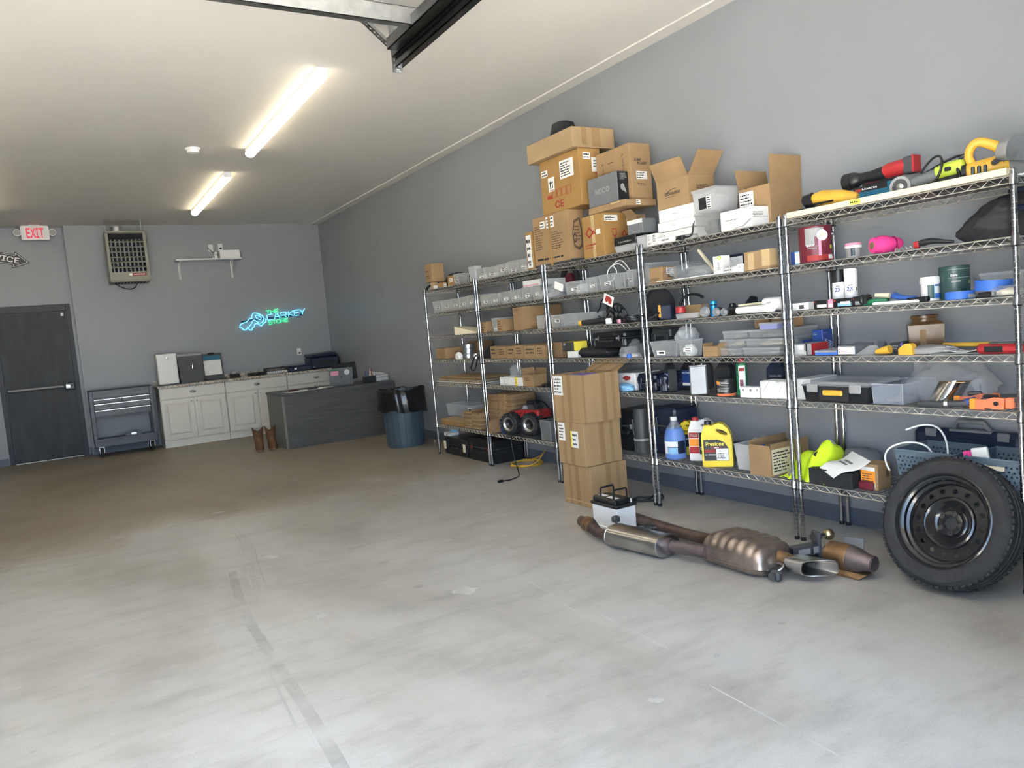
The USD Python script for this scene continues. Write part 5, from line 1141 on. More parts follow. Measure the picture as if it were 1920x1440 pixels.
carton('big golden carton with a red CE mark and many stickers, high on the middle rack', CE, 'kraft_gold', [
    ('t', 'F', .34, .07, .56, .20, 'ink_red', 'CE'), ('s', 'F', .04, .70, .20, .82, 'paper', 2), ('s', 'F', .20, .40, .36, .66, 'paper'), ('poly', 'F', .23, .46, .33, .60, 'ink', unary_union([up(.25), up(.75)])), ('s', 'F', .23, .42, .33, .43, 'ink_red'),
    ('s', 'F', .52, .56, .86, .88, 'paper', 6), ('poly', 'F', .16, .27, .78, .45, 'ink_red', unary_union([sbox(.0, 0, .2, .35)] + [sbox(a, .0, a + .18, .8).difference(sbox(a + .015, .03, a + .165, .77)) for a in (.21, .40, .60, .80)])),
    ('s', 'S', .18, .80, .52, .92, 'paper', 2), ('s', 'S', .56, .58, .98, .84, 'paper'), ('p', 'S', .64, .66, .92, .8, 'ink', 3), ('poly', 'S', .66, .48, 1.0, .58, 'ink_red', Polygon([(0, 1), (1, 1), (.5, 0)]))], tape=False)
FL = (-0.5, -0.0888, -3.0435, -2.4045, 2.7017, 0.1536)
carton('flat wide carton lying on top of the highest golden carton', FL, 'kraft_pale', [('tape', 'S', .22, .12, .34, 1, 'tape_brown'), ('tape', 'S', .46, .05, .66, 1, 'tape_brown')], tape=False)
o = thing('black_hat', 'black rounded hat-like cover lying on the topmost flat carton', 'cover', (FL[0] + .165, FL[3] - .31, FL[4] + FL[5] + .0005), -70)
part(o, 'crown', MB().lathe([(0, .125), (.06, .123), (.09, .11), (.10, .07), (.112, .025), (.135, .006), (.155, 0)], 30), 'black_matte', smooth=50)
FB = (-0.46, -0.1674, -3.5562, -3.1223, 2.1673, 0.0483)
carton('flat brown carton bridging the middle rack cartons under the grey box', FB, 'kraft', [('s', 'F', .62, .72, .85, .95, 'tape_tan'), ('s', 'S', .34, .2, .48, .85, 'paper', 2)], tape=False)
AU = (-0.36, -0.1662, -3.5256, -3.132, 2.2166, 0.4025)
AU = (AU[0], AU[1], max(AU[2], FB[2] + .002), AU[3], AU[4], AU[5])
carton('tall brown carton with arrows and black lettering behind the grey box', AU, 'kraft', [
    ('poly', 'F', .14, .30, .26, .72, 'ink_brown', up(.5).difference(up(.5).buffer(-.05))), ('poly', 'F', .72, .36, .86, .78, 'ink_brown', up(.5).difference(up(.5).buffer(-.05))), ('t', 'F', .16, .75, .22, .79, 'ink_brown', 'UP'), ('t', 'F', .76, .81, .82, .85, 'ink_brown', 'UP'), ('p', 'F', .36, .74, .60, .78, 'ink_brown', 1),
    ('t', 'S', .18, .68, .52, .73, 'ink', 'JUMP'), ('t', 'S', .34, .62, .80, .67, 'ink', 'N CARRY'), ('s', 'S', .24, .36, .76, .50, 'paper', 3), ('p', 'S', .28, .24, .85, .30, 'ink_brown', 2)], tape=False)
NO = (-0.465, -0.3556, -3.4908, -3.1421, 2.2166, 0.2073)
NO = (NO[0], min(NO[1], AU[0] - .003), NO[2], NO[3], NO[4], NO[5])
carton('dark grey box lettered NOCO on the flat carton of the middle rack', NO, 'gray_plastic', [('t', 'F', .25, .40, .72, .58, 'ink_silver', 'NOCO'), ('s', 'S', .02, .02, .98, .98, 'black_plastic'), ('p', 'S', .25, .70, .9, .95, 'ink_silver', 4), ('poly', 'S', .2, .25, .8, .66, 'mid_gray', Point(.4, .5).buffer(.3).union(Polygon([(.5, .2), (.9, 0), (.9, .25), (.6, .6)])))], tape=False, name='retail_box')
open_box('tilted brown flap box among small boxes at the middle rack right end', (-0.3, -0.2173, -3.4794, -3.3709, 1.8505, 0.2652), 'kraft', [], [('F', .06, 40)])
KB = (-0.455, -0.295, -3.6128, -3.3858, 1.8505, 0.0146)
o = clear_bin('low white-lidded container at the right end of the middle rack top', (KB[0], KB[1], KB[2], KB[3], KB[4], .045), [], mt='clear_haze', lid=True)
KB2 = (-.45, -.28, -3.6241, -3.3856, L1V + .046, 1.9588 - 1.9)
carton('black box with a row of grey letters under the tilted grey boxes', KB2, 'black_plastic', [('t', 'F', .2, .28, .82, .5, 'ink_silver', 'Lonsdor'), ], tape=False, name='retail_box')
GB = (-.43, -.30, KB2[2] - .06, KB2[2] + .10, KB2[4] + KB2[5] + .001, .10)
carton('grey box with white lid lying on the black lettered box', GB, 'gray_plastic', [('s', 'T', 0, 0, 1, 1, 'white_card'), ('s', 'F', 0, .72, 1, 1, 'white_card'), ('p', 'F', .3, .1, .9, .25, 'ink_silver', 1)], tape=False, name='retail_box')
clear_bin('small white plastic tub at the joint of the middle and fourth racks', (-.45, -.30, -3.7314, -3.63, L1V, .085), [], mt='clear_haze', lid=True)
# ---- fourth rack top
V1 = (-0.44, -0.28, -3.8239, -3.7256, 1.8505, 0.0809)
carton('upright white box with printed barcode at the left of the fourth rack top', V1, 'white_card', [('p', 'F', .1, .1, .55, .9, 'ink_gray', 7), ('p', 'F', .65, .3, .95, .9, 'ink', 6)], tape=False, name='white_box')
W4 = (-0.46, -0.4313, -4.0071, -3.8513, 1.8505, 0.0401)
carton('small white box lettered in black script, lowest at the fourth rack front', W4, 'white_card', [('t', 'F', .3, .35, .72, .7, 'ink', 'Hamed')], tape=False, name='white_box')
W5 = (-.38, -.18, -4.0785, -3.9224 , L1V, .032)
carton('plain white box behind the script box on the fourth rack top', W5, 'white_card', [], tape=False, name='white_box')
W3 = (-.40, -.16, -4.1228, -3.8332, W5[4] + W5[5] + .001, .045)
carton('low white box with a small black emblem in the white stack', W3, 'white_card', [('p', 'F', .08, .4, .14, .7, 'ink', 1), ('p', 'F', .65, .5, .85, .7, 'ink_gray', 1), ('s', 'F', 0, .02, 1, .07, 'mid_gray')], tape=False, name='white_box')
W2 = (-.42, -.10, -4.1621, -3.8283, W3[4] + W3[5] + .001, .062)
carton('second white box from the top of the stack under the open carton', W2, 'white_card', [('p', 'F', .4, .45, .6, .58, 'ink_gray', 1)], tape=False, name='white_box')
W1 = (-.42, -.10, -4.1668, -3.8442, W2[4] + W2[5] + .001, .085)
carton('topmost white box of the stack directly under the open carton', W1, 'white_card', [('p', 'F', .4, .45, .62, .58, 'ink_gray', 1)], tape=False, name='white_box')
KQ = (-0.42, -0.1872, -4.1409, -3.842, 2.13, 0.1308)
KD = (KQ[0], KQ[1], KQ[2], KQ[3], W1[4] + W1[5] + .001, KQ[4] + KQ[5] - W1[4] - W1[5] - .001)
open_box('open carton lettered Lonsdor with flaps up on the white boxes', (KD[0], KD[1], KD[2], KD[3], KD[4], KD[5]), 'kraft', [('t', 'F', .26, .45, .74, .58, 'ink', 'Lonsdor'), ('p', 'F', .28, .36, .76, .41, 'ink_brown', 1), ('p', 'S', .3, .5, .85, .7, 'ink_brown', 3), ('poly', 'F', .30, .52, .62, .66, 'ink', LineString([(0, 0), (.3, .6), (.7, .95), (1, .9)]).buffer(.06))], [('F', .13, 65), ('S', .17, 55), ('N', .1, 70), ('B', .1, 60)])
LB = (-0.43, -0.2144, -4.3789, -4.1724, 1.8505, 0.1471)
clear_bin('lower clear storage box holding dark cloth on the fourth rack top', LB, [], mt='clear_plastic', lid=True, stuff='black_matte', fill=.62, tp=.12, lip=.008)
UB = (-0.44, -0.2161, -4.3836, -4.1726, 1.9986, 0.1451)
clear_bin('upper clear storage box with a black label on the fourth rack top', UB, [('s', 'F', .25, .12, .58, .62, 'black_plastic'), ('s', 'F', .58, .12, .78, .62, 'paper', 5)], mt='clear_haze', lid=True, stuff='mid_gray', fill=.7, tp=.12, lip=.008)
WT = (-0.45, -0.2916, -4.6613, -4.4197, 1.8505, 0.1165)
carton('white box with a grey swoosh and small print at the fourth rack right', WT, 'white_plastic', [('p', 'F', .18, .46, .78, .54, 'ink_brown', 1), ('poly', 'F', .3, .02, .99, .45, 'mid_gray', Polygon([(.2, .1), (.6, .2), (1, .95), (1, .75), (.65, .1), (.2, 0)])), ('p', 'S', .1, .45, .9, .75, 'ink_gray', 4)], tape=False, name='white_box')
OB = (-0.3, -0.008, -4.6801, -4.4423, 1.8505, 0.2489)
OB = (OB[0], OB[1], OB[2], OB[3], OB[4], OB[5])
open_box('tall open carton with one flap upright at the fourth rack right end', OB, 'kraft', [('s', 'F', .02, .48, .48, .92, 'paper', 5)], [('S', .17, 88), ('N', .13, 80), ('B', .1, 75)])
cable('charger_cable', 'black charger cable lying before the white boxes on the fourth rack', [(-.44, -4.0163, L1V + .008), (-.45, -4.0666, L1V + .02), (-.44, -4.1152, L1V + .012), (-.43, -4.1437, L1V + .02), (-.42, -4.1576, L1V + .07), (-.41, -4.1572, L1V + .11)], .006, 'black_plastic', ends=[((-.44, -4.0662, L1V), (.03, .05, .03), 'black_plastic')])
# ---- middle rack, second shelf
plastic_bag('clear plastic bag with a yellow edged card inside on the middle rack', (-.36, -2.4799, L2V), (.28, .19, .15), 11, contents='mid_gray')
solo('parts_card', MB().box(-.002, .002, -.06, .06, 0, .06).xf(rotx(.3)), 'paper', 'white card with yellow edge on the clear bag of the middle rack', 'card', (-.475, -2.6612, L2V + .05), 0)
for i, (B, st_, fl_) in enumerate((((-0.44, -0.11, -2.9222, -2.7026, 1.5905, 0.1012), 'white_plastic', .75), ((-0.44, -0.11, -3.1221, -2.9855, 1.5905, 0.111), 'mid_gray', .4), ((-0.44, -0.11, -3.3233, -3.1554, 1.5905, 0.115), 'gray_plastic', .5), ((-0.44, -0.11, -3.5483, -3.4831, 1.5905, 0.1189), 'mid_gray', .5))):
    clear_bin(f'{ORD[i]} clear bin with a label on the second shelf of the middle rack', B, LBL(.35, .3, .8, .52), mt='clear_plastic', stuff=st_, fill=fl_)
clear_bin('wide clear bin of dark wires on the second shelf of the middle rack', (-0.43, -0.13, -3.447, -3.3236, 1.5905, 0.1098), [], stuff='dark_gray', fill=.5)
cable('white_cable', 'white cable looping out of a bin on the middle rack second shelf', [(-.40, -3.2181, 1.66), (-.42, -3.3094, 1.665), (-.40, -3.3274, 1.72), (-.38, -3.272, 1.775), (-.36, -3.3131, 1.80), (-.34, -3.3712, 1.76), (-.34, -3.4131, 1.71)], .0045, 'white_plastic')
cable('white_cable', 'second thinner white cable loop beside the first on the middle rack', [(-.42, -3.2521, 1.67), (-.42, -3.2442, 1.72), (-.40, -3.2765, 1.765), (-.37, -3.3217, 1.775), (-.34, -3.3665, 1.725)], .004, 'white_plastic')
o = thing('red_hose_reel', 'dark red and black coil behind the white-filled bin on the middle rack', 'coil', (-.10, -2.3206, L2V))
part(o, 'coil', MB().tube([(0, .11 * math.cos(t), .15 + .11 * math.sin(t)) for t in np.linspace(0, 2 * PI, 25)[:-1]], .022, 8, closed=True), 'black_matte', smooth=50)
part(o, 'hub', MB().cyl((-.02, 0, .15), (.02, 0, .15), .06), 'dark_red')
part(o, 'base', MB().box(-.05, .05, -.1, .1, 0, .03), 'black_matte')
o = thing('hanging_card', 'white card with a red print hanging under the middle rack second shelf', 'card', (-.462, -3.299, 1.556))
part(o, 'card', MB().box(-.001, .001, -.058, .058, -.085, -.008).xf(rotx(.38)), 'paper')
part(o, 'print', MB().prism(Polygon([(-.04, -.055), (-.03, -.02), (.015, -.018), (.04, -.03), (.042, -.066), (.015, -.072), (.0, -.055), (-.02, -.07)]), 0, .0005, np.array([[0, 0, -1, -.0012], [-1, 0, 0, 0], [0, 1, 0, 0], [0, 0, 0, 1.]])).xf(rotx(.38)), 'ink_red')
# ---- middle rack, third shelf
for i, (B, lab) in enumerate((((-0.44, -0.11, -2.6202, -2.4545, 1.3335, 0.1047), True), ((-0.44, -0.11, -2.8081, -2.6318, 1.3335, 0.103), False))):
    clear_bin(f'{ORD[i]} clear bin from the left on the third shelf of the middle rack', B, LBL(.35, .4, .8, .65) if lab else [], stuff='mid_gray', fill=.35)
clear_bin('long clear bin holding grey parts on the third shelf of the middle rack', (-0.42, -0.292, -2.9879, -2.7953, 1.3335, 0.0999), [], stuff='gray_plastic', fill=.4)
o = thing('work_light', 'black torch with yellow end lying on the middle rack third shelf', 'torch', (-.465, -3.047, L3V), -72)
part(o, 'barrel', MB().tube([(-.08, 0, .024), (.15, .05, .034)], [.02, .024], 12), 'black_plastic', smooth=50)
part(o, 'end_cap', MB().tube([(-.105, -.005, .022), (-.08, 0, .024)], [.022, .022], 12), 'tool_yellow', smooth=50)
r = random.Random(5); yb_ = -3.1568
o = thing('cable_tangle', 'tangle of thick black cables on the third shelf of the middle rack', 'cables', (0, 0, 0))
for j in range(5):
    pts = [(-.32 + .07 * math.cos(t + j) + r.uniform(-.02, .02), yb_ + .04 * (j - 2) + .08 * math.cos(t * 1.0 + j * 1.3), L3V + .072 + (.062 + .010 * j) * math.sin(t) + .006 * j) for t in np.linspace(0, 6.0, 12)]
    part(o, 'loop', MB().tube(spline(pts, 50), .006, 7), 'black_plastic', smooth=60)
big = [(-.42, -3.1768, L3V + .02), (-.43, -3.2326, 1.42), (-.43, -3.3027, 1.475), (-.43, -3.3827, 1.46), (-.42, -3.425, 1.40), (-.42, -3.3927, L3V + .012)]
part(o, 'loop', MB().tube(spline(big, 40), .009, 8), 'black_plastic', smooth=60)
solo('white_connector', MB().box(-.012, .012, -.024, .024, 0, .045, .006), 'white_plastic', 'white connector in the cable tangle of the middle rack', 'connector', (-.455, -3.2598, L3V), 25)
solo('red_white_connector', MB().box(-.012, .012, -.022, .022, 0, .03, .006), 'pale_pink', 'pinkish white connector at the right of the cable tangle', 'connector', (-.44, -3.3613, L3V), -25)
o = thing('cable_bundle', 'flat coil of black cables at the middle rack right post', 'cable', (-.36, -3.4432, L3V))
for j in range(4): part(o, 'loop', MB().tube([(.08 * math.cos(t), .09 * math.sin(t) * (1 - .1 * j), .008 + .012 * j) for t in np.linspace(0, 2 * PI, 21)[:-1]], .007, 6, closed=True), 'black_plastic', smooth=50)
# ---- middle rack, fourth shelf
carton('narrow brown box at the left post of the middle rack fourth shelf', (-.40, -.15, -2.5344, -2.4067, L4V, .13), 'kraft_dark', [], tape=False)
YW = (-0.43, -0.3214, -2.7887, -2.6465, 1.0775, 0.0558)
carton('white carton under the black and yellow box on the middle rack', YW, 'white_card', [('p', 'S', .2, .6, .6, .8, 'ink', 1)], tape=False, name='white_box')
YB_ = (-0.44, -0.3041, -2.766, -2.5994, 1.1343, 0.0744)
carton('black and yellow box on the middle rack fourth shelf', YB_, 'label_yellow', [('s', 'F', 0, 0, 1, 1, 'dark_gray'), ('poly', 'F', .1, .62, .3, .92, 'mid_gray', Point(.5, .5).buffer(.5))], tape=False, name='retail_box')
o = thing('black_cushion', 'black padded bag under the black tool case on the middle rack', 'bag', (-.27, -2.9694, L4V), -90)
part(o, 'pad', MB().box(-.2, .2, -.16, .16, 0, .075, .035), 'black_matte', smooth=60)
hard_case('black tool case lying on the padded bag of the middle rack', (-.43, -.12, -3.4014, -2.9975, L4V + .0765, .115), 'black_plastic', 'mid_gray', name='tool_case')
plastic_bag('clear bag of parts standing at the middle rack right post, fourth shelf', (-.33, -3.3496, L4V), (.18, .15, .18), 14, contents='mid_gray')
plastic_bag('low clear bag with blue and red bits on the middle rack fourth shelf', (-.44, -3.46, L4V), (.06, .24, .05), 17, contents='white_plastic')
solo('plastic_disc', MB().cyl((0, 0, 0), (0, 0, .03), .018), 'tape_blue', 'small blue cap in front of the clear bag on the middle rack', 'cap', (-.44 - .045, -3.5012 - .0, L4V))
# ---- middle rack, fifth shelf (behind the stacked cartons)
carton('white box with a red emblem behind the floor carton stack', (-.36, -.10, -3.4035, -3.131, L5V, .13), 'white_card', [('poly', 'F', .45, .55, .8, .85, 'ink_red', Polygon([(0, .5), (.4, 1), (1, .8), (.9, .2), (.4, 0)]))], tape=False, name='white_box')
solo('blue_bag', blob(.10, .14, .07, 41, .3), 'light_blue', 'pale blue plastic pouch in front of the white box with red emblem', 'pouch', (-.40, -3.3451, L5V))
hard_case('black flat case across the post of the middle and fourth racks', (-.36, -.05, -3.62, -3.4217, L5V, .125), 'navy_plastic', None, name='tool_case')
hard_case('black flat case at the left end of the fourth rack fifth shelf', (-.40, -.05, -3.7705, -3.70, L5V, .125), 'navy_plastic', None, name='tool_case')
# ---- middle rack bottom
o = hard_case('tall black power tool case behind the carton stack, middle rack bottom', (-.36, -.06, -3.3685, -3.1398, L6V, .32), 'black_plastic', 'mid_gray', name='tool_case')
o = thing('grey_canister', 'dark grey ribbed canister beside the tool case on the middle rack bottom', 'canister', (-.355, -3.4477 + .018, L6V))
part(o, 'body', MB().lathe([(0, 0), (.055, 0), (.06, .02), (.06, .09), (.064, .10), (.064, .12), (.058, .13), (.06, .30), (.05, .34), (0, .345)], 26), 'dark_gray', smooth=35)
for i in range(12):
    a_ = i * PI / 6; part(o, 'rib', MB().box(.058, .064, -.006, .006, .01, .09, .002).xf(rotz(a_)), 'dark_gray')
part(o, 'clamp_ring', MB().lathe([(.061, .10), (.067, .102), (.067, .116), (.061, .118)], 26), 'mid_gray')
# ================================================================ fourth rack
# second shelf
clear_bin('narrow grey clear bin at the left post, second shelf of the fourth rack', (-.42, -.12, -3.7027, -3.6379, L2V, .15), [], stuff='dark_gray', fill=.4)
carton('brown carton with tape and a white sticker on the fourth rack second shelf', (-0.43, -0.2885, -3.8473, -3.7195, 1.5905, 0.1088), 'kraft', [('tape', 'F', .38, .45, .66, 1), ('p', 'F', .05, .12, .75, .35, 'ink_brown', 2), ('s', 'S', .28, .52, .76, .92, 'paper', 3), ('t', 'S', .38, .34, .68, .46, 'ink', '6160')], tape=False)
plastic_bag('grey plastic bags in a heap right of the brown carton, fourth rack', (-.32, -4.0279, L2V), (.30, .28, .15), 51, contents='gray_plastic')
solo('white_sheet', MB().box(-.18, .02, -.30, .30, 0, .004), 'paper', 'white sheet under the plastic bags on the fourth rack second shelf', 'sheet', (-.40, -4.2505, L2V))
plastic_bag('small clear bag of steel parts beside the grey plastic heap', (-.43, -4.2005, L2V + .0045), (.10, .17, .09), 54, contents='mid_gray')
solo('wooden_stick', MB().box(-.011, .011, -.009, .009, 0, .24, .003).xf(rotx(-.72)), 'cream', 'beige stick leaning against the upright white box of the fourth rack', 'stick', (-.30, -4.201 - .03, L2V + .01))
MO = (-0.44, -0.37, -4.4055, -4.3255, 1.5905, 0.114)
MO = (MO[0], MO[1], MO[2], MO[3], MO[4] + .0045, MO[5])
carton('upright white box with green flower mark on the fourth rack', MO, 'white_card', [('poly', 'F', .45, .78, .95, .98, 'lime', Point(.5, .5).buffer(.45).difference(Point(.5, .5).buffer(.2))), ('p', 'F', .5, .25, .7, .68, 'ink_gray', 5)], tape=False, name='white_box')
o = thing('display_board', 'dark blue edged white panel standing behind the upright white box', 'panel', (-.16, -4.2281, L2V))
part(o, 'frame', MB().box(-.012, .012, -.10, .10, 0, .135, .003), 'navy_plastic'); part(o, 'panel', MB().box(-.014, -.0121, -.10, .085, .0, .118), 'white_plastic')
for i, (B, lab) in enumerate((((-0.44, -0.32, -4.4918, -4.4099, 1.5905, 0.0386), 'with black script'), ((-0.435, -0.315, -4.5126, -4.4894, 1.5905, 0.0394), 'without print'), ((-0.43, -0.33, -4.5582, -4.5102, 1.5905, 0.0503), 'taller'))):
    carton(f'small white box {lab} in the row of three on the fourth rack', (B[0], B[1], B[2] + .001, B[3], B[4], B[5]), 'white_card', [('p', 'F', .1, .4, .85, .75, 'ink', 1)] if i == 0 else [('p', 'F', .3, .5, .6, .8, 'ink_gray', 2)] if i == 2 else [], tape=False, name='white_box')
carton('brown carton with two pale tape strips at the right of the fourth rack', (-0.44, -0.3659, -4.7657, -4.5754, 1.5905, 0.1134), 'kraft', [('tape', 'F', .16, .05, .40, .90, 'tape_tan'), ('tape', 'F', .70, .15, 1, 1, 'tape_tan'), ('tape', 'S', .0, .15, .9, 1, 'tape_tan')], tape=False)
# third shelf
o = thing('black_disc', 'black round dish standing on edge on the fourth rack third shelf', 'dish', (-.20, -3.5791, L3V), R=rotz(-1.2) @ rotx(.15))
part(o, 'dish', MB().lathe([(0, .0), (.10, .004), (.118, .02), (.12, .035), (.115, .035), (.10, .012), (0, .008)], 36, (0, 0, 0), rotx(PI / 2)).xf(None, (0, 0, .122)), 'black_matte', smooth=40)
o = thing('black_speaker', 'dark box with orange stripe beside the round black dish', 'box', (-.36, -3.7961, L3V), -60)
part(o, 'body', MB().box(-.045, .045, -.05, .05, 0, .105, .008), 'navy_plastic'); part(o, 'stripe', MB().box(-.046, -.03, -.051, .0, .02, .105), 'label_orange')
cable('black_cables', 'heap of thin black cables at the left of the fourth rack third shelf', [(-.40 + .06 * math.sin(t * 1.7), -3.6974 + .09 * math.cos(t * 1.1), L3V + .014 + .018 * (1 + math.sin(t * 2.3))) for t in np.linspace(0, 18, 40)], .006, 'black_plastic', n=160)
carton('brown carton lying behind the red spool on the fourth rack third shelf', (-0.3, -0.2247, -4.0631, -3.8655, 1.3335, 0.0874), 'kraft', [('s', 'S', .2, .35, .9, .9, 'mid_gray')], tape=False)
cable('black_hose', 'black hose lying in an arch over the brown carton on the fourth rack', [(-.25, -3.8125, 1.36), (-.24, -3.8315, 1.468), (-.22, -3.8776, 1.493), (-.20, -3.9396, 1.487), (-.19, -3.9774, 1.468)], .010, 'black_plastic')
CB = (-0.44, -0.4159, -4.1677, -3.9599, 1.3335, 0.0334)
clear_bin('clear lidded box of tan parts on the fourth rack third shelf', CB, [], mt='clear_haze', lid=True, stuff='kraft_pale', fill=.5, tp=.03)
o = thing('red_spool', 'red wire spool standing on the clear lidded box', 'spool', (-.40, -3.9706, 1.3679))
part(o, 'wire', MB().lathe([(.02, .004), (.034, .006), (.034, .044), (.02, .046)], 22), 'red'); part(o, 'flange', MB().lathe([(0, 0), (.037, 0), (.037, .004), (0, .004)], 22).lathe([(0, .046), (.037, .046), (.037, .05), (0, .05)], 22), 'dark_red')
o = thing('blue_can', 'metallic blue cylinder standing among lamp bulbs on the fourth rack', 'can', (-.40, -4.2692, L3V))
part(o, 'body', MB().lathe([(0, 0), (.021, 0), (.021, .078), (.0225, .08), (.0225, .098), (.018, .10), (0, .10)], 24), 'bright_blue', smooth=35)
part(o, 'band', MB().lathe([(.0213, .07), (.0218, .072), (.0218, .076), (.0213, .078)], 24), 'navy_plastic')
for i, (px, s_b, m_) in enumerate(((0, .034, 'red'), (1, .027, 'black_plastic'), (2, .024, 'black_plastic'))):
    yy = (-4.238, -4.3341, -4.3963)[i]
    o = thing('lamp_bulb', f'{["red rimmed", "larger plain", "small rightmost"][i]} car lamp lying at the front of the fourth rack third shelf', 'lamp', (-.42, yy, L3V), -70)
    part(o, 'reflector', MB().lathe([(.012, 0), (.02, .015), (s_b * .95, .04), (s_b, .045), (s_b * .9, .043), (.012, .02), (0, .02)], 22, (0, 0, 0), rotx(PI / 2)).xf(None, (0, 0, s_b)), 'can_metal', smooth=40)
    part(o, 'lens', MB().lathe([(s_b, .045), (s_b * .8, .053), (0, .058)], 22, (0, 0, 0), rotx(PI / 2)).xf(None, (0, 0, s_b)), 'clear_plastic', smooth=40)
    part(o, 'socket', MB().lathe([(0, -.04), (.013, -.04), (.013, 0), (.02, .012)], 14, (0, 0, 0), rotx(PI / 2)).xf(None, (0, 0, s_b)), m_)
cable('black_cables', 'thick black wiring harness behind the lamp bulbs on the fourth rack', [(-.30 + .03 * math.sin(t * 2), -4.131 - t * .045, L3V + .028 + .016 * math.sin(t * 3.1)) for t in np.linspace(0, 6, 30)], .013, 'black_plastic', n=90)
solo('black_coupling', MB().cyl((0, 0, .03), (.0, -.06, .03), .03, seg=18).box(-.02, .02, -.03, .0, .03, .075, .006), 'black_plastic', 'black coupler block right of the lamp bulbs', 'coupler', (-.38, -4.3942, L3V))
o = thing('white_tube', 'long white plastic tube lying at the right of the fourth rack third shelf', 'tube', (-.43, -4.4956, L3V))
L_ = -4.4956 - -4.7229
part(o, 'tube', MB().tube([(0, 0, .024), (0, -L_, .028)], [.022, .024], 16), 'white_plastic', smooth=50); part(o, 'sleeve', MB().tube([(0, -L_ + .0, .03), (.0, -L_ - .035, .032)], [.031, .031], 16), 'white_plastic', smooth=50)
o = thing('white_tube', 'thin white hose lying on top of the long white tube', 'tube', (-.40, -4.4771, L3V))
part(o, 'hose', MB().tube(spline([(0, 0, .055), (.02, -.12, .058), (.02, -.2, .062), (.03, -.26, .075)], 16), .008, 8), 'cream', smooth=50)
o = thing('white_bottle', 'white plastic bottle lying on its side at the right post of the fourth rack', 'bottle', (-.38, -4.7164, L3V))
part(o, 'body', MB().tube([(0, .06, .055), (0, .05, .055), (0, -.06, .05), (.0, -.075, .05)], [.02, .035, .038, .025], 18), 'white_plastic', smooth=50)
for i, (px_y, m_, lab) in enumerate(((-4.3599, 'black_plastic', 'black angled clamp tool behind the white tube'), (-4.4251, 'dark_gray', 'dark grey tool handle behind the white tube'))):
    solo('hand_tool', MB().hull([(-.02, .06, 0), (.02, .06, 0), (-.02, -.09, .0), (.02, -.09, .0), (-.015, -.08, .10 - .04 * i), (.015, -.08, .10 - .04 * i), (-.015, -.05, .11 - .04 * i), (.015, -.05, .11 - .04 * i)]), m_, lab, 'tool', (-.20, px_y, L3V))
solo('green_stopper', MB().lathe([(0, 0), (.02, 0), (.026, .03), (.02, .075), (0, .08)], 18), 'green', 'green knob standing behind the white tube of the fourth rack', 'knob', (-.17, -4.4719, L3V), smooth=40)
# fourth shelf
o = hard_case('black grey moulded case behind the first bin of the fourth rack fourth shelf', (-.16, -.04, -3.5952, -3.3792, L4V, .19), 'dark_gray', None, name='tool_case')
clear_bin('long clear bin with a code sticker on the fourth rack fourth shelf', (-0.44, -0.19, -3.9551, -3.6811, 1.0775, 0.1062), [('s', 'F', .2, .12, .52, .42, 'paper', 1)], tp=.16)
clear_bin('clear bin overflowing with a white plastic bag on the fourth rack', (-0.44, -0.3368, -4.0955, -3.9653, 1.0775, 0.1099), [('s', 'F', .3, .3, .95, .55, 'paper', 2)], tp=.16, stuff='paper', fill=.7)
plastic_bag('white plastic bag bulging out of the second bin of the fourth rack', (-.30, -3.9121, 1.165), (.16, .15, .14), 61, mt='clear_haze')
open_box('small open brown box before the clear organizers on the fourth rack', (-0.445, -0.345, -4.3215, -4.1967, 1.0775, 0.067), 'kraft', [('s', 'F', 0, .48, 1, .51, 'kraft_dark')], [('S', .02, 60), ('N', .02, 70)])
OX = (-4.2835, -4.499, -4.7873)
for i in range(2):
    for j in range(3 if i == 0 else 3):
        ya, yb2 = OX[i], OX[i + 1]
        clear_bin(f'flat clear organizer, {["lowest", "middle", "topmost"][j]} in the {["left", "right"][i]} pile on the fourth rack', (-.42 + .03 * j, -.06, yb2 + .004, ya - .004, L4V + j * .052, .051), [], mt='clear_plastic', lid=True, stuff='mid_gray' if j != 1 else 'cream', fill=.5, tp=.03, name='clear_organizer')
VB = (-.435, -.30, -4.823, -4.6727, L4V + .157, .045)
for k in range(2):
    carton(f'{["left", "right"][k]} small brown box on top of the right organizer pile', (-.28, -.12, OX[2] + .06 + .13 * (1 - k), OX[2] + .17 + .13 * (1 - k), L4V + .157, .06), ['kraft_dark', 'kraft'][k], tape=False)
clear_bin('small violet tinted clear box on the right organizer pile', (-.42, -.30, OX[2] + .012, OX[2] + .15, L4V + .157, .04), [], mt='clear_violet', lid=True, stuff='purple', fill=.5, tp=.02)
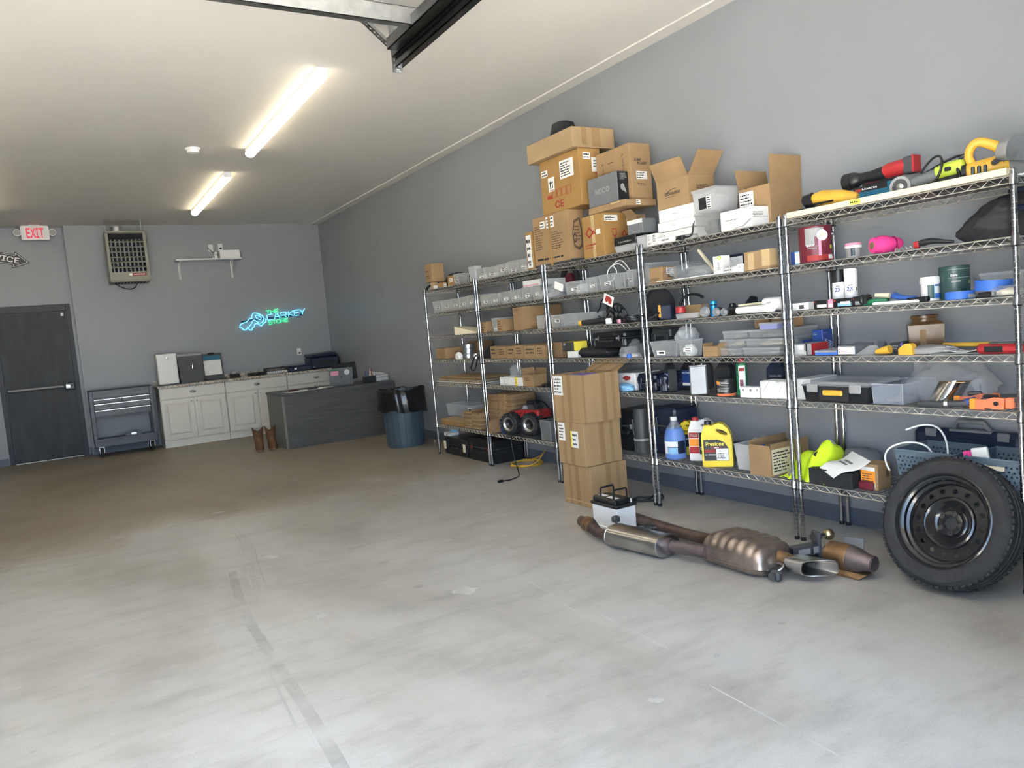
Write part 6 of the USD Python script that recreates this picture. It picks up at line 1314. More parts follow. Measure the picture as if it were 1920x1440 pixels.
# fifth shelf
def oil_bottle(label, x, px_y, z, rz, mt, lab, h=.235, w=.115, d=.06, cap='black_plastic'):
    o = thing('oil_bottle', label, 'bottle', (x, px_y, z), rz)
    m = MB().hull([(sx * w / 2 * k, sy * d / 2 * k2, zz) for zz, k, k2 in ((0, .9, .85), (.006, 1, 1), (h * .62, 1, 1), (h * .70, .93, .92)) for sx in (-1, 1) for sy in (-1, 1)])
    m.hull([(sx * w / 2 * k + dx, sy * d / 2 * k2, zz) for zz, k, k2, dx in ((h * .69, .93, .92, 0), (h * .88, .32, .6, .0), (h * .9, .28, .5, 0)) for sx in (-1, 1) for sy in (-1, 1)])
    m.cyl((0, 0, h * .89), (0, 0, h * .93), .014, seg=16)
    part(o, 'body', m, mt, smooth=25)
    part(o, 'cap', MB().cyl((0, 0, h * .93), (0, 0, h), .018, .0165, seg=18), cap)
    if lab:
        part(o, 'label', MB().box(-w * .46, w * .46, -d / 2 - .001, -d / 2, .03, h * .6), lab[0])
        for q in lab[1:]:
            if isinstance(q[0], str) and q[0] == 't': ftext(o, q[1], q[2] * w, -d / 2 - .001, q[3] * h, q[4] * w, q[5] * h, q[6])
            else: part(o, 'label_band', MB().box(q[0] * w, q[1] * w, -d / 2 - .0016, -d / 2 - .001, q[2] * h, q[3] * h), q[4])
    return o
oil_bottle('black oil bottle with a blue label at the left of the fourth rack fifth shelf', -.33, -3.75, L5V, -118, 'black_plastic', ['blue', (-.45, .45, .14, .22, 'paper'), (.05, .45, .22, .35, 'dark_red'), ('t', 'ACDelco', 0, .50, .8, .06, 'paper')])
oil_bottle('black oil bottle with a blue label behind the metal can', -.20, -3.8138, L5V, -85, 'black_plastic', ['blue', (-.45, .45, .14, .22, 'paper'), ('t', 'ACDelco', 0, .5, .8, .06, 'paper')])
oil_bottle('plain black oil bottle right behind the metal can', -.12, -3.8702, L5V, -60, 'black_plastic', None)
o = thing('metal_can', 'rectangular bare metal can on the fourth rack fifth shelf', 'can', (-.40, -4.0952, L5V), -50)
part(o, 'body', MB().box(-.055, .055, -.035, .035, 0, .195, .007), 'can_metal', smooth=20); part(o, 'dark_side', MB().box(-.0558, -.055, -.03, .03, .01, .185), 'dark_gray')
part(o, 'rim', MB().box(-.057, .057, -.037, .037, .192, .199, .003), 'galvanized'); part(o, 'spout', MB().cyl((-.025, 0, .199), (-.025, 0, .222), .016, seg=16), 'black_plastic'); part(o, 'nozzle', MB().cyl((.025, 0, .199), (.025, 0, .206), .012), 'galvanized')
oil_bottle('tall grey black jug standing behind the orange based tub', -.22, -4.2097, L5V, -70, 'dark_gray', None, .25, .13, .08)
o = thing('orange_tub', 'black tub with orange base and pale print on the fourth rack', 'tub', (-.385, -4.3202, L5V))
part(o, 'body', MB().lathe([(0, .012), (.056, .012), (.055, .105), (.05, .112), (0, .112)], 32), 'black_plastic', smooth=35)
part(o, 'base', MB().lathe([(0, 0), (.056, 0), (.060, .006), (.060, .014), (.055, .018), (0, .018)], 32), 'orange', smooth=35)
m = MB()
for i in range(7): m.add(*MB().box(-.03, .02 + .006 * (i % 3), -.0575, -.0565, .03 + i * .01, .034 + i * .01).xf(rotz(math.radians(-62))).arr())
part(o, 'print', m, 'mid_gray', kind='stuff')
part(o, 'orange_mark', MB().box(-.02, .018, -.0578, -.0565, .075, .095).xf(rotz(math.radians(-105))), 'label_orange'); part(o, 'drawing', MB().box(-.015, .015, -.0578, -.0565, .03, .05).xf(rotz(math.radians(-105))), 'mid_gray')
oil_bottle('black bottle standing right behind the orange based tub', -.31, -4.2462, L5V, -75, 'black_plastic', None, .245, .11, .08)
def spray(name, label, cat, loc, r, h, body, cap, hcap, capr=None, dome=True):
    o = thing(name, label, cat, loc)
    part(o, 'body', MB().lathe([(0, 0), (r, .002), (r, h - hcap - .008), (r * .9, h - hcap), (0, h - hcap)], 28), body, smooth=35)
    c_ = capr or r * .92
    part(o, 'cap', MB().lathe([(c_, h - hcap - .004), (c_, h - .006), (c_ * .92, h), (0, h)], 28), cap, smooth=35)
    return o
def wrap(parent, name, r, a0, a1, z0, z1, mt, e=.0006):
    th = np.linspace(math.radians(a0), math.radians(a1), 10)
    P = np.array([[((r + e) * math.cos(t), (r + e) * math.sin(t), z) for z in (z0, z1)] for t in th])
    part(parent, name, MB().sheet(P, .0008), mt)
def wtext(parent, s, r, a0, z, w, h, mt, name='lettering'):
    t = meshkit.text_mesh(s, h, .0006, True).subdivide(); v = np.array(t.vertices); v[:, :2] -= v[:, :2].min(0); v[:, 0] *= w / v[:, 0].max(); v[:, 1] *= h / v[:, 1].max()
    a = math.radians(a0) + (v[:, 0] - w / 2) / r; rr_ = r + .0013 + v[:, 2]
    part(parent, name, (np.c_[rr_ * np.cos(a), rr_ * np.sin(a), z + v[:, 1]], np.array(t.faces)), mt)
o = spray('spray_can', 'green and white aerosol can with a red cap on the fourth rack', 'spray can', (-.33, -4.4034, L5V), .034, .235, 'green', 'red', .03, .018)
wrap(o, 'label', .034, 190, 262, .04, .19, 'paper'); wrap(o, 'red_mark', .0346, 200, 250, .155, .175, 'ink_red'); wrap(o, 'dark_mark', .0346, 200, 235, .06, .10, 'dark_red')
for i, B in enumerate(((-0.44, -0.37, -4.5328, -4.48, 0.8205, 0.0658), (-0.44, -0.37, -4.597, -4.5349, 0.8205, 0.0659), (-0.43, -0.36, -4.6209, -4.5904, 0.8205, 0.067))):
    carton(f'{ORD[i]} small white carton from the left in the front row of the fourth rack', B, 'white_card', [('poly', 'F', .35, .6, .6, .85, 'ink_gray', Point(.5, .5).buffer(.5))], tape=False, name='white_box')
for i, B in enumerate(((-0.45, -0.33, -4.7639, -4.642, 0.8205, 0.1082), (-0.44, -0.3, -4.839, -4.7595, 0.8205, 0.1025))):
    carton(f'{["left", "right"][i]} larger wrapped white carton at the right post of the fourth rack', B, 'paper', [('poly', 'F', .05, .4, .6, .95, 'mid_gray', LineString([(.3, 0), (1, 1)]).buffer(.015)), ('poly', 'F', .05, .5, .6, .95, 'white_plastic', Polygon([(0, 0), (.2, 0), (.9, 1)]))], tape=False, name='white_box', b=.008)
oil_bottle('navy oil bottle behind the wrapped white cartons at the right post', -.20, -4.5754, L5V, -80, 'navy_plastic', ['navy_plastic', ('t', 'YAMALUBE', 0, .44, .75, .06, 'mid_gray'), ('t', 'MARINE', 0, .30, .6, .05, 'ink_silver'), (-.25, .25, .16, .2, 'dark_red')], .24)
# bottom shelf
hard_case('big black tool case standing at the left of the fourth rack bottom shelf', (-.30, -.06, -3.731, -3.481, L6V, .345), 'navy_plastic', None, name='tool_case')
o = thing('washer_fluid_jug', 'round gallon jug of blue washer fluid with white cap on the bottom shelf', 'jug', (-.36, -3.7831, L6V))
part(o, 'bottle', MB().lathe([(0, 0), (.068, .0), (.076, .012), (.076, .15), (.074, .165), (.064, .20), (.045, .235), (.026, .262), (.022, .275), (.022, .285)], 36), 'clear_jug', smooth=40)
part(o, 'fluid', MB().lathe([(0, .003), (.067, .004), (.0745, .014), (.0745, .15), (.072, .166), (.062, .20), (.052, .217), (0, .217)], 36), 'wet_blue', 'blue fluid', smooth=40)
part(o, 'cap', MB().lathe([(.0235, .274), (.0235, .296), (.021, .299), (0, .299)], 24), 'white_plastic', smooth=40)
wrap(o, 'label', .0762, 160, 240, .045, .132, 'paper'); wrap(o, 'label_picture', .077, 185, 238, .048, .09, 'light_blue'); wrap(o, 'label_frame', .0768, 183, 240, .047, .0945, 'navy_plastic'); wrap(o, 'label_side', .0765, 240, 285, .045, .134, 'navy_plastic')
part(o, 'grip_column', MB().tube([(-.045, -.03, .17), (-.03, -.02, .24), (-.016, -.012, .265)], .010, 8), 'clear_jug')
def jug(label, x, py, rz, w, d, h, body, cap, hole, name='antifreeze_jug'):
    o = thing(name, label, 'jug', (x, py, L6V), rz)
    out = Polygon([(-w / 2 + .008, 0), (w / 2 - .008, 0), (w / 2, .008), (w / 2, h * .55), (w / 2 - .004, h * .70), (w / 2 - .022, h * .84), (w / 2 - .055, h * .95), (w / 2 - .085, h * .965), (-w / 2 + .062, h * .91), (-w / 2 + .062, h * .93), (-w / 2 + .02, h * .93), (-w / 2 + .018, h * .88), (-w / 2, h * .72), (-w / 2, .008)]).buffer(.004).buffer(-.004)
    ring = out.difference(hole)
    for k, (dd, inset) in enumerate(((d, .007), (d - .014, .0))):
        pass
    m = MB().prism(ring.buffer(-.006), -d / 2, d / 2, MF).prism(ring, -d / 2 + .008, d / 2 - .008, MF)
    for s in (-1, 1):
        m.prism(ring.buffer(-.0025), s * (d / 2 - .005) - .002, s * (d / 2 - .005) + .002, MF)
    part(o, 'body', m, body)
    part(o, 'cap', MB().cyl((-w / 2 + .041, 0, h * .93), (-w / 2 + .041, 0, h), .023, .0215, seg=22), cap)
    return o
ell = lambda cx, cz, a, b, r: __import__('shapely.affinity', fromlist=['a']).rotate(__import__('shapely.affinity', fromlist=['a']).scale(Point(cx, cz).buffer(1, 12), a, b), r)
j = jug('white coolant jug with red cap and colourful label on the bottom shelf', -.29, -3.9932, -62, .185, .10, .30, 'white_plastic', 'red', ell(.035, .245, .035, .012, -14))
for q in ((-.086, -.02, .16, .20, 'ink_red'), (-.086, -.02, .105, .155, 'label_orange'), (-.086, -.02, .055, .10, 'red'), (-.018, .082, .05, .2, 'black_plastic')): part(j, 'label_panel', MB().box(q[0], q[1], -.0515, -.05, q[2], q[3]), q[4])
part(j, 'label_splash', MB().prism(Point(.035, .12).buffer(.035), .0515, .052, MF), 'lime'); ftext(j, '50/50', .03, -.0518, .075, .08, .028, 'paper'); ftext(j, 'Peak', -.05, -.0518, .170, .05, .02, 'mid_gray')
j = jug('yellow antifreeze jug with black cap and black label, nearest on the bottom shelf', -.38, -4.2059, -52, .195, .105, .30, 'yellow', 'black_plastic', ell(.035, .232, .040, .013, -24))
lab = Polygon([(-.085, .045), (.075, .045), (.075, .125), (.05, .165), (.01, .185), (-.085, .185)])
part(j, 'label', MB().prism(lab, .0525, .0532, MF), 'black_plastic', 'black label')
part(j, 'label_white', MB().box(-.005, .072, -.0538, -.0532, .048, .125), 'paper')
ftext(j, 'Prestone', -.012, -.0533, .143, .115, .026, 'label_yellow'); part(j, 'label_red', MB().box(-.04, .03, -.0538, -.0532, .126, .139), 'dark_red'); ftext(j, 'MAX', -.002, -.0539, .1275, .03, .009, 'paper')
part(j, 'label_red', MB().box(-.08, -.01, -.0538, -.0532, .10, .118), 'ink_red'); ftext(j, 'ALL VEHICLES', -.045, -.0533, .080, .068, .009, 'paper'); part(j, 'print', MB().add(*bars(.065, .04, 5).arr()).xf(np.array([[1, 0, 0], [0, 0, -1], [0, 1, 0]]), (.0, -.0539, .055)), 'ink', kind='stuff')
j = jug('smaller yellow antifreeze jug with red cap behind the blue and white jugs', -.19, -3.7372, -62, .14, .09, .255, 'yellow', 'red', ell(.02, .21, .02, .009, -14))
part(j, 'label_panel', MB().box(-.06, .06, -.046, -.045, .06, .15), 'black_plastic'); ftext(j, 'Prestone', -.01, -.0455, .165, .09, .018, 'black_plastic'); ftext(j, 'ALL VEHICLES', 0, -.0462, .11, .09, .012, 'paper')
clear_bin('large empty clear tub right of the yellow jug on the bottom shelf', (-0.4, -0.2414, -4.492, -4.3616, 0.3455, 0.1639), [], tp=.25, stuff=None, mt='clear_haze')
plastic_bag('clear plastic bag behind the empty tub on the bottom shelf', (-.10, -4.3386, L6V), (.14, .18, .20), 71)
solo('dark_tray', MB().box(-.08, .08, -.11, .11, 0, .10, .01), 'dark_gray', 'dark grey box behind the yellow jug and clear tub', 'box', (-.10, -4.1655, L6V))
open_box('open brown carton with a yellowish label on the bottom shelf by the vest', (-0.455, -0.1036, -4.6985, -4.5358, 0.3455, 0.17), 'kraft', [('s', 'S', .03, .05, .62, .96, 'label_yellow' if False else 'cream', 7)], [('S', .03, 85), ('N', .04, 88), ('F', .02, 80)])
o = thing('small_blue_bottle', 'small blue capped bottle peeking out of the open brown carton', 'bottle', (-.38, -4.6363 + .05, L6V + .005)); part(o, 'body', MB().cyl((0, 0, 0), (0, 0, .14), .016, seg=14), 'mid_gray'); part(o, 'cap', MB().cyl((0, 0, .14), (0, 0, .175), .012, .008, seg=14), 'blue')
# high visibility vest slumped behind the posts of the last two racks
vy0, vy1 = -4.7367, -5.0574
nu, nv = 48, 30
P = np.zeros((nu, nv, 3)); Pl = np.zeros((nu, nv, 3))
for i in range(nu):
    for j_ in range(nv):
        u, v = i / (nu - 1), j_ / (nv - 1)
        H = np.interp(u, [0, .12, .30, .45, .62, .80, .90, 1], [.03, .10, .145, .125, .19, .215, .17, .06])
        k = meshkit.fbm(np.array([u * 7 + 3, v * 4 + 1, 2.0]), 4, 9) - .5; k2 = meshkit.fbm(np.array([u * 16 + 3, v * 5 + 1, 7.0]), 3, 4) - .5
        s_ = math.sin(PI / 2 * min(1, v / .62)) ** .8 if v < .62 else 1 - .5 * ((v - .62) / .38) ** 2
        edge = min(1, 8 * u, 8 * (1 - u))
        P[i, j_] = (-.435 + .02 * math.sin(u * 17) * (1 - v) + .26 * v, vy0 + (vy1 - vy0) * u, L6V + .006 + max(0, (H * s_ + k * .06 * s_ + k2 * .035)) * edge)
o = thing('hi_vis_vest', 'crumpled fluorescent yellow safety vest between the last two racks', 'vest', (0, 0, 0))
part(o, 'cloth', MB().sheet(P, .004), 'hi_vis', smooth=60)
for a, b, c, d in ((.20, .26, .05, .45), (.72, .80, .50, .66)):
    q = P[int(a * nu):int(b * nu) + 2, int(c * nv):int(d * nv) + 1] + (-.004, -.002, .004); part(o, 'reflective_strip', MB().sheet(q, .002), 'mid_gray')
for a in range(4):
    i0 = int((.56 + .035 * a) * nu); q = P[i0:i0 + 2, int(.28 * nv):int(.36 * nv) + 1] + (-.004, -.002, .004); part(o, 'print', MB().sheet(q, .002), 'ink', kind='stuff')
# ================================================================ rightmost rack
# top shelf: a pale board along the front edge and power tools
PB = (-.475, -.40, -6.06, -4.925, L1V, .030)
carton('long pale plank along the front edge of the rightmost rack top', PB, 'cream', [('s', 'F', .345, .1, .40, .9, 'label_yellow', 1)], tape=False, name='plank', cat='plank', b=.002)
o = thing('grinder', 'yellow and black angle grinder at the left end of the rightmost rack top', 'power tool', (-.36, -5.1334, L1V), -82)
part(o, 'motor_body', MB().tube([(-.10, 0, .085), (-.05, 0, .085), (.06, 0, .068), (.13, .0, .052), (.145, 0, .05)], [.03, .042, .040, .030, .02], 20), 'tool_yellow', smooth=50)
part(o, 'gear_head', MB().tube([(-.10, 0, .085), (-.145, 0, .075), (-.155, 0, .07)], [.04, .042, .03], 18), 'black_plastic', smooth=50)
part(o, 'disc_guard', MB().cyl((-.13, 0, .012), (-.13, 0, .04), .065, seg=28), 'black_plastic')
part(o, 'stripe', MB().box(-.09, .03, -.045, -.035, .05, .06, .003), 'black_plastic')
part(o, 'foot', MB().box(-.05, .1, -.03, .03, .0, .03, .01), 'black_plastic')
BX_ = (-.33, -.16, -5.4674, -5.2446, L1V, .105)
carton('teal blue tool box lying under the red saw on the rightmost rack', BX_, 'teal', [('s', 'F', 0, .72, .85, 1, 'black_plastic'), ('s', 'F', .04, .74, .2, .9, 'ink_red'), ('t', 'F', .22, .80, .6, .9, 'paper', 'Makita'), ('p', 'F', .5, .2, .7, .5, 'ink_silver', 3)], tape=False, name='tool_carton')
o = thing('reciprocating_saw', 'red and black cordless saw lying on the teal tool box', 'power tool', (-.27, -5.3652, L1V + .1055), -88)
part(o, 'handle', MB().tube(spline([(-.155, 0, .045), (-.10, 0, .05), (-.03, 0, .05), (.03, 0, .055)], 14), [.043, .044, .036, .030, .028, .028, .028, .028, .030, .032, .034, .034, .034, .034], 18), 'black_plastic', smooth=50)
part(o, 'body', MB().tube([(.025, 0, .056), (.05, 0, .058), (.12, 0, .062), (.14, 0, .062)], [.034, .040, .040, .036], 18), 'red', smooth=50)
part(o, 'battery', MB().box(.13, .185, -.035, .035, .02, .105, .008), 'dark_gray'); part(o, 'red_rim', MB().box(.178, .19, -.037, .037, .02, .108, .004), 'red')
part(o, 'saw_foot', MB().cyl((-.20, 0, .045), (-.155, 0, .045), .046, seg=22), 'black_plastic'); part(o, 'trigger_ridge', MB().box(-.09, .0, -.012, .012, .008, .025, .005), 'dark_red'); part(o, 'rest', MB().box(-.1, .1, -.012, .012, 0, .022), 'black_plastic')
SC = .82
def part_s(o, nm, m, mt, label=None, smooth=False):
    m.v = [v * SC for v in m.v]; return part(o, nm, m, mt, label, smooth)
o = thing('cable_grinder', 'grinder with a grey cutting disc facing out and lime green body', 'power tool', (-.38, -5.5426, L1V), -84)
part_s(o, 'cutting_disc', MB().lathe([(0, -.002), (.062, -.002), (.062, .002), (0, .002)], 40, (0, 0, 0), rotx(PI / 2)).xf(None, (0, -.03, .064)), 'mid_gray'); part_s(o, 'disc_flange', MB().lathe([(0, .010), (.012, .010), (.022, .003), (.022, 0)], 22, (0, 0, 0), rotx(PI / 2)).xf(None, (0, -.03, .064)), 'steel', smooth=40)
part_s(o, 'disc_label', MB().lathe([(.022, .0035), (.045, .0035), (.045, .0025)], 32, (0, 0, 0), rotx(PI / 2)).xf(None, (0, -.03, .064)), 'dark_gray')
part_s(o, 'gear_head', MB().box(-.035, .05, -.025, .04, .03, .10, .015), 'dark_gray'); part_s(o, 'motor_body', MB().tube([(.03, .01, .07), (.08, .01, .078), (.17, .015, .095), (.20, .015, .10)], [.030, .034, .036, .036], 18), 'gray_plastic', smooth=50)
part_s(o, 'handle', MB().tube([(.195, .015, .10), (.25, .02, .112), (.33, .02, .122), (.345, .02, .124)], [.042, .045, .042, .028], 18), 'lime', smooth=50)
part_s(o, 'switch', MB().box(.25, .285, -.032, -.02, .10, .125, .005), 'black_plastic'); part_s(o, 'lime_edge', MB().box(.03, .2, -.02, .02, .035, .05, .004), 'lime')
part_s(o, 'cord', MB().tube(spline([(.35, .02, .124), (.38, .03, .13), (.35, .05, .17), (.25, .05, .175), (.16, .04, .14), (.10, .03, .12), (.15, .02, .18), (.21, .0, .20), (.24, -.03, .17), (.24, -.05, .11), (.20, -.05, .05), (.12, -.045, .03)], 60), .007, 7), 'black_plastic', smooth=60)
part_s(o, 'rest', MB().box(.18, .34, -.01, .03, 0, .075, .006), 'black_matte')
RC = (-.30, -.08, -5.8285, -5.5314, L1V, .05)
carton('flat red tool case lying behind the grinders on the rightmost rack', RC, 'dark_red', [], tape=False, name='red_case', cat='case', b=.01)
SC = .80
o = thing('circular_saw', 'yellow circular saw with grey blade guard at the right end of the rack top', 'power tool', (-.30, -5.9228, L1V), -68)
part_s(o, 'motor', MB().tube([(-.13, -.02, .07), (-.11, -.02, .07), (.02, -.01, .085), (.07, 0, .09)], [.045, .055, .06, .05], 22), 'tool_yellow', smooth=50)
for k in range(3): part_s(o, 'vent', MB().box(-.10 + .03 * k, -.082 + .03 * k, -.085, -.068, .045, .095, .004), 'black_plastic')
part_s(o, 'end_cap', MB().cyl((-.15, -.02, .07), (-.125, -.02, .07), .05, .054, seg=22), 'black_plastic')
part_s(o, 'handle', MB().tube(spline([(-.10, -.01, .12), (-.115, .0, .18), (-.08, .0, .235), (-.01, .0, .215), (.05, .0, .165), (.06, .0, .12)], 24), np.r_[np.linspace(.022, .026, 12), np.linspace(.026, .034, 12)], 14), 'tool_yellow', smooth=50)
part_s(o, 'blade_guard', MB().prism(Point(0, 0).buffer(.115, 24).difference(sbox(-.2, -.2, .2, -.03)), -.03, .03, np.array([[.5, 0, .87, .10], [.87, 0, -.5, .02], [0, 1, 0, .13], [0, 0, 0, 1.]])), 'galvanized', 'grey blade guard', smooth=40)
part_s(o, 'blade', MB().prism(Point(0, 0).buffer(.092, 24), -.0015, .0015, np.array([[.5, 0, .87, .10], [.87, 0, -.5, .02], [0, 1, 0, .115], [0, 0, 0, 1.]])), 'steel')
part_s(o, 'base_plate', MB().box(-.02, .17, -.11, .10, .005, .012), 'steel'); part_s(o, 'depth_knob', MB().cyl((.17, .0, .14), (.20, .02, .15), .014), 'black_plastic'); part_s(o, 'front_knob', MB().cyl((.01, -.06, .10), (.02, -.10, .10), .016), 'black_plastic')
part_s(o, 'cord', MB().tube(spline([(-.1, .0, .2), (-.15, .0, .17), (-.17, -.02, .1), (-.16, -.03, .03), (-.2, -.02, .012), (-.26, -.03, .03), (-.22, .02, .012), (-.1, .09, .012)], 40), .009, 7), 'black_plastic', smooth=60)
# second shelf
DR = (-0.4, -0.28, -4.9472, -4.8824, 1.5905, 0.0978)
carton('small blue and white box at the left post, rightmost rack second shelf', (DR[0], DR[1], DR[2], DR[3], DR[4], .075), 'light_blue', [('s', 'F', 0, 0, .4, 1, 'blue'), ('s', 'F', .42, .1, .95, .9, 'paper')], tape=False, name='retail_box')
PCY = -5.0033
o = thing('paint_can', 'gallon can of burgundy labelled primer on the rightmost rack', 'paint can', (-.34, PCY, L2V))
PR = .088
part(o, 'can', MB().lathe([(0, 0), (PR, 0), (PR + .002, .004), (PR, .008), (PR, .192), (PR + .002, .197), (PR, .20), (PR - .012, .198), (0, .194)], 44), 'dark_red', smooth=35)
wrap(o, 'label_sky', PR, 180, 246, .125, .188, 'mid_gray'); wrap(o, 'label_sky', PR, 180, 225, .095, .125, 'mid_gray'); wrap(o, 'label_base', PR, 185, 300, .01, .04, 'ink_red'); wrap(o, 'label_stripe', PR + .001, 226, 236, .035, .12, 'pale_pink'); wrap(o, 'label_house', PR + .001, 214, 226, .09, .14, 'dark_red')
wtext(o, 'BLOCKING', PR, 205, .088, .062, .012, 'paper'); wtext(o, 'PRIMER', PR, 205, .074, .050, .008, 'mid_gray'); wrap(o, 'green_tag', PR + .001, 272, 282, .07, .09, 'lime'); wrap(o, 'barcode', PR + .001, 262, 284, .015, .037, 'paper')
th_ = math.radians(240); Mx = np.array([[-math.sin(th_), 0, math.cos(th_)], [math.cos(th_), 0, math.sin(th_)], [0, 1, 0]])
part(o, 'round_sticker', MB().prism(Point(0, 0).buffer(.030, 20), 0, .0012).xf(Mx, (PR * 1.006 * math.cos(th_), PR * 1.006 * math.sin(th_), .145)), 'paper'); part(o, 'sticker_print', MB().prism(sbox(-.012, -.012, .012, .012), 0, .0016).xf(Mx @ np.array([[.8, -.6, 0], [.6, .8, 0], [0, 0, 1]]), (PR * 1.006 * math.cos(th_), PR * 1.006 * math.sin(th_), .147)), 'cream')
part(o, 'ear', MB().cyl((PR * math.cos(5.1), PR * math.sin(5.1), .15), ((PR + .012) * math.cos(5.1), (PR + .012) * math.sin(5.1), .15), .012), 'steel')
def tubpot(label, loc, r, h, body, lid, lh=.014, name='tub'):
    o = thing(name, label, 'tub', loc)
    part(o, 'body', MB().lathe([(0, 0), (r * .88, 0), (r * .94, h * .9), (r * .94, h - lh), (0, h - lh)], 28), body, smooth=35)
    part(o, 'rim', MB().lathe([(r * .94, h - lh * 2.0), (r * 1.02, h - lh * 1.9), (r * 1.02, h - lh), (0, h - lh)], 28), 'white_plastic', smooth=35)
    part(o, 'lid', MB().lathe([(r * .96, h - lh), (r * .98, h - lh * .4), (r * .9, h), (0, h)], 28), lid, smooth=35)
    return o
o = tubpot('small white tub with a pink lid on the rightmost rack second shelf', (-.36, -5.2478, L2V), .042, .078, 'mid_gray', 'pale_pink'); wrap(o, 'dark_label', .0395, 195, 225, .01, .05, 'navy_plastic')
o = thing('string_roll', 'bright pink mason string cone lying on the rightmost rack', 'string', (-.38, -5.3972, L2V), -26)
part(o, 'string', MB().lathe([(.018, -.055), (.034, -.05), (.040, -.03), (.046, -.012), (.046, .02), (.040, .04), (.040, .055), (.018, .058)], 28, (0, 0, 0), roty(PI / 2)).xf(np.diag([-1, 1, 1]), (.03, 0, .047)), 'pink', smooth=30)
part(o, 'nose', MB().lathe([(.040, -.055), (.034, -.07), (.030, -.085), (.018, -.10)], 26, (0, 0, 0), roty(PI / 2)).xf(np.diag([-1, 1, 1]), (.03, 0, .047)), 'pink', smooth=40)
part(o, 'core', MB().lathe([(.019, .0), (.019, .062), (.013, .062), (.013, .0)], 20, (0, 0, 0), roty(PI / 2)).xf(np.diag([-1, 1, 1]), (.03, 0, .047)), 'kraft_dark')
cable('thin_chain', 'thin steel chain lying right of the pink string', [(-.41, y_, L2V + .005 + .012 * (i_ % 2)) for i_, y_ in enumerate(np.linspace(-5.5076, -5.595, 9))], .003, 'steel')
o = thing('utility_knife', 'black handled tool with a red end lying on the second shelf', 'tool', (-.42, -5.6275, L2V), -92)
part(o, 'red_end', MB().box(-.015, .012, -.014, .014, .002, .036, .006), 'red'); part(o, 'handle', MB().tube(spline([(.012, 0, .022), (.06, .01, .028), (.12, .02, .018), (.16, .03, .012)], 12), [.014, .016, .016, .015, .014, .013, .012, .011, .01, .009, .008, .006], 12), 'black_plastic', smooth=50)
bgy = -5.916
o = thing('backpack', 'black fabric bag slumped at the right end of the second shelf', 'bag', (-.25, bgy, L2V), -90)
V, F = blob(.33, .28, .30, 83, .22, 4, 1.8)
V[:, 2] *= np.clip(.45 + 1.6 * (V[:, 0] + .20), .3, 1.15)
part(o, 'bag', (V, F), 'black_matte', smooth=60); part(o, 'strap', MB().tube(spline([(.1, -.1, .2), (.2, -.15, .19), (.28, -.14, .15), (.3, -.1, .08)], 16), .012, 6), 'navy_plastic'); part(o, 'strap', MB().tube(spline([(.12, -.13, .12), (.22, -.17, .11), (.3, -.15, .05)], 14), .012, 6), 'navy_plastic')
# third shelf
carton('thin white box at the left post, rightmost rack third shelf', (-0.42, -0.28, -4.9948, -4.8916, 1.3335, 0.0412), 'white_card', [('s', 'F', .42, .2, .72, .7, 'dark_gray')], tape=False, name='thin_white_box')
for i, (B, mt_, c2) in enumerate((((-0.44, -0.38, -5.1301, -5.0445, 1.3335, 0.0475), 'black_plastic', 'paper'), ((-0.44, -0.38, -5.1629, -5.1318, 1.3335, 0.048), 'pale_pink', 'paper'), ((-0.44, -0.38, -5.2787, -5.1645, 1.3335, 0.048), 'black_plastic', 'light_blue'), ((-0.43, -0.37, -5.3362, -5.2734, 1.3335, 0.0514), 'black_plastic', 'mid_gray'))):
    carton(['small black box with white label, leftmost of the low row', 'tiny pink and white box in the low row on the third shelf', 'black box with a sky blue stripe in the low row', 'small black box with grey label at the right of the low row'][i], (B[0], B[1], B[2] + .001, B[3], B[4], B[5]), mt_, [('s', 'F', .25, .15, .95, .5, c2), ('s', 'F', .05, .65, .15, .9, 'ink_red')] + ([('s', 'F', .4, .35, .9, .65, 'paper')] if i == 2 else []), tape=False, name='small_box')
o = thing('rubber_roller', 'small black ribbed roller at the end of the low box row', 'roller', (-.42, -5.3446, L3V)); part(o, 'roller', MB().lathe([(0, -.02), (.028, -.02), (.03, -.01), (.026, -.004), (.026, .004), (.03, .01), (.028, .02), (0, .02)], 20, (0, 0, 0), rotx(PI / 2)).xf(None, (0, 0, .03)), 'black_plastic')
for i, (lab, y_, cap) in enumerate((('spray paint can with a black cap on the rightmost rack', -5.1273, 'black_plastic'), ('spray paint can with a white cap on the rightmost rack', -5.2019, 'white_plastic'))):
    o = spray('spray_can', lab, 'spray can', (-.33, y_, L3V), .0335, .205, 'white_plastic', cap, .065, .034)
    wtext(o, '2X', .0335, 205, .085, .03, .022, 'blue'); wrap(o, 'mark', .0335, 262, 275, .085, .10, 'ink'); wrap(o, 'small_print', .0335, 190, 225, .112, .118, 'ink_gray'); wrap(o, 'colour_spot', .0335, 185, 225, .005, .04, 'black_plastic' if i == 0 else 'mid_gray')
solo('green_clip', MB().hull([(-.02, -.06, 0), (.03, -.06, 0), (-.02, .06, 0), (.03, .06, 0), (-.02, -.06, .03), (-.02, .02, .035), (.02, -.06, .03)]), 'green', 'green wedge shaped clip on the rightmost rack third shelf', 'clip', (-.42, -5.3981, L3V), smooth=0)
o = thing('putty_knife', 'scraper with beige handle lying on the third shelf', 'tool', (-.40, -5.4086, L3V), -80); part(o, 'handle', MB().tube([(-.02, 0, .05), (.05, .0, .042)], [.012, .015], 10), 'cream'); part(o, 'blade', MB().box(-.12, -.02, -.006, .006, .044, .048), 'brown_steel'); part(o, 'rest', MB().box(.0, .04, -.02, .02, 0, .03), 'dark_gray')
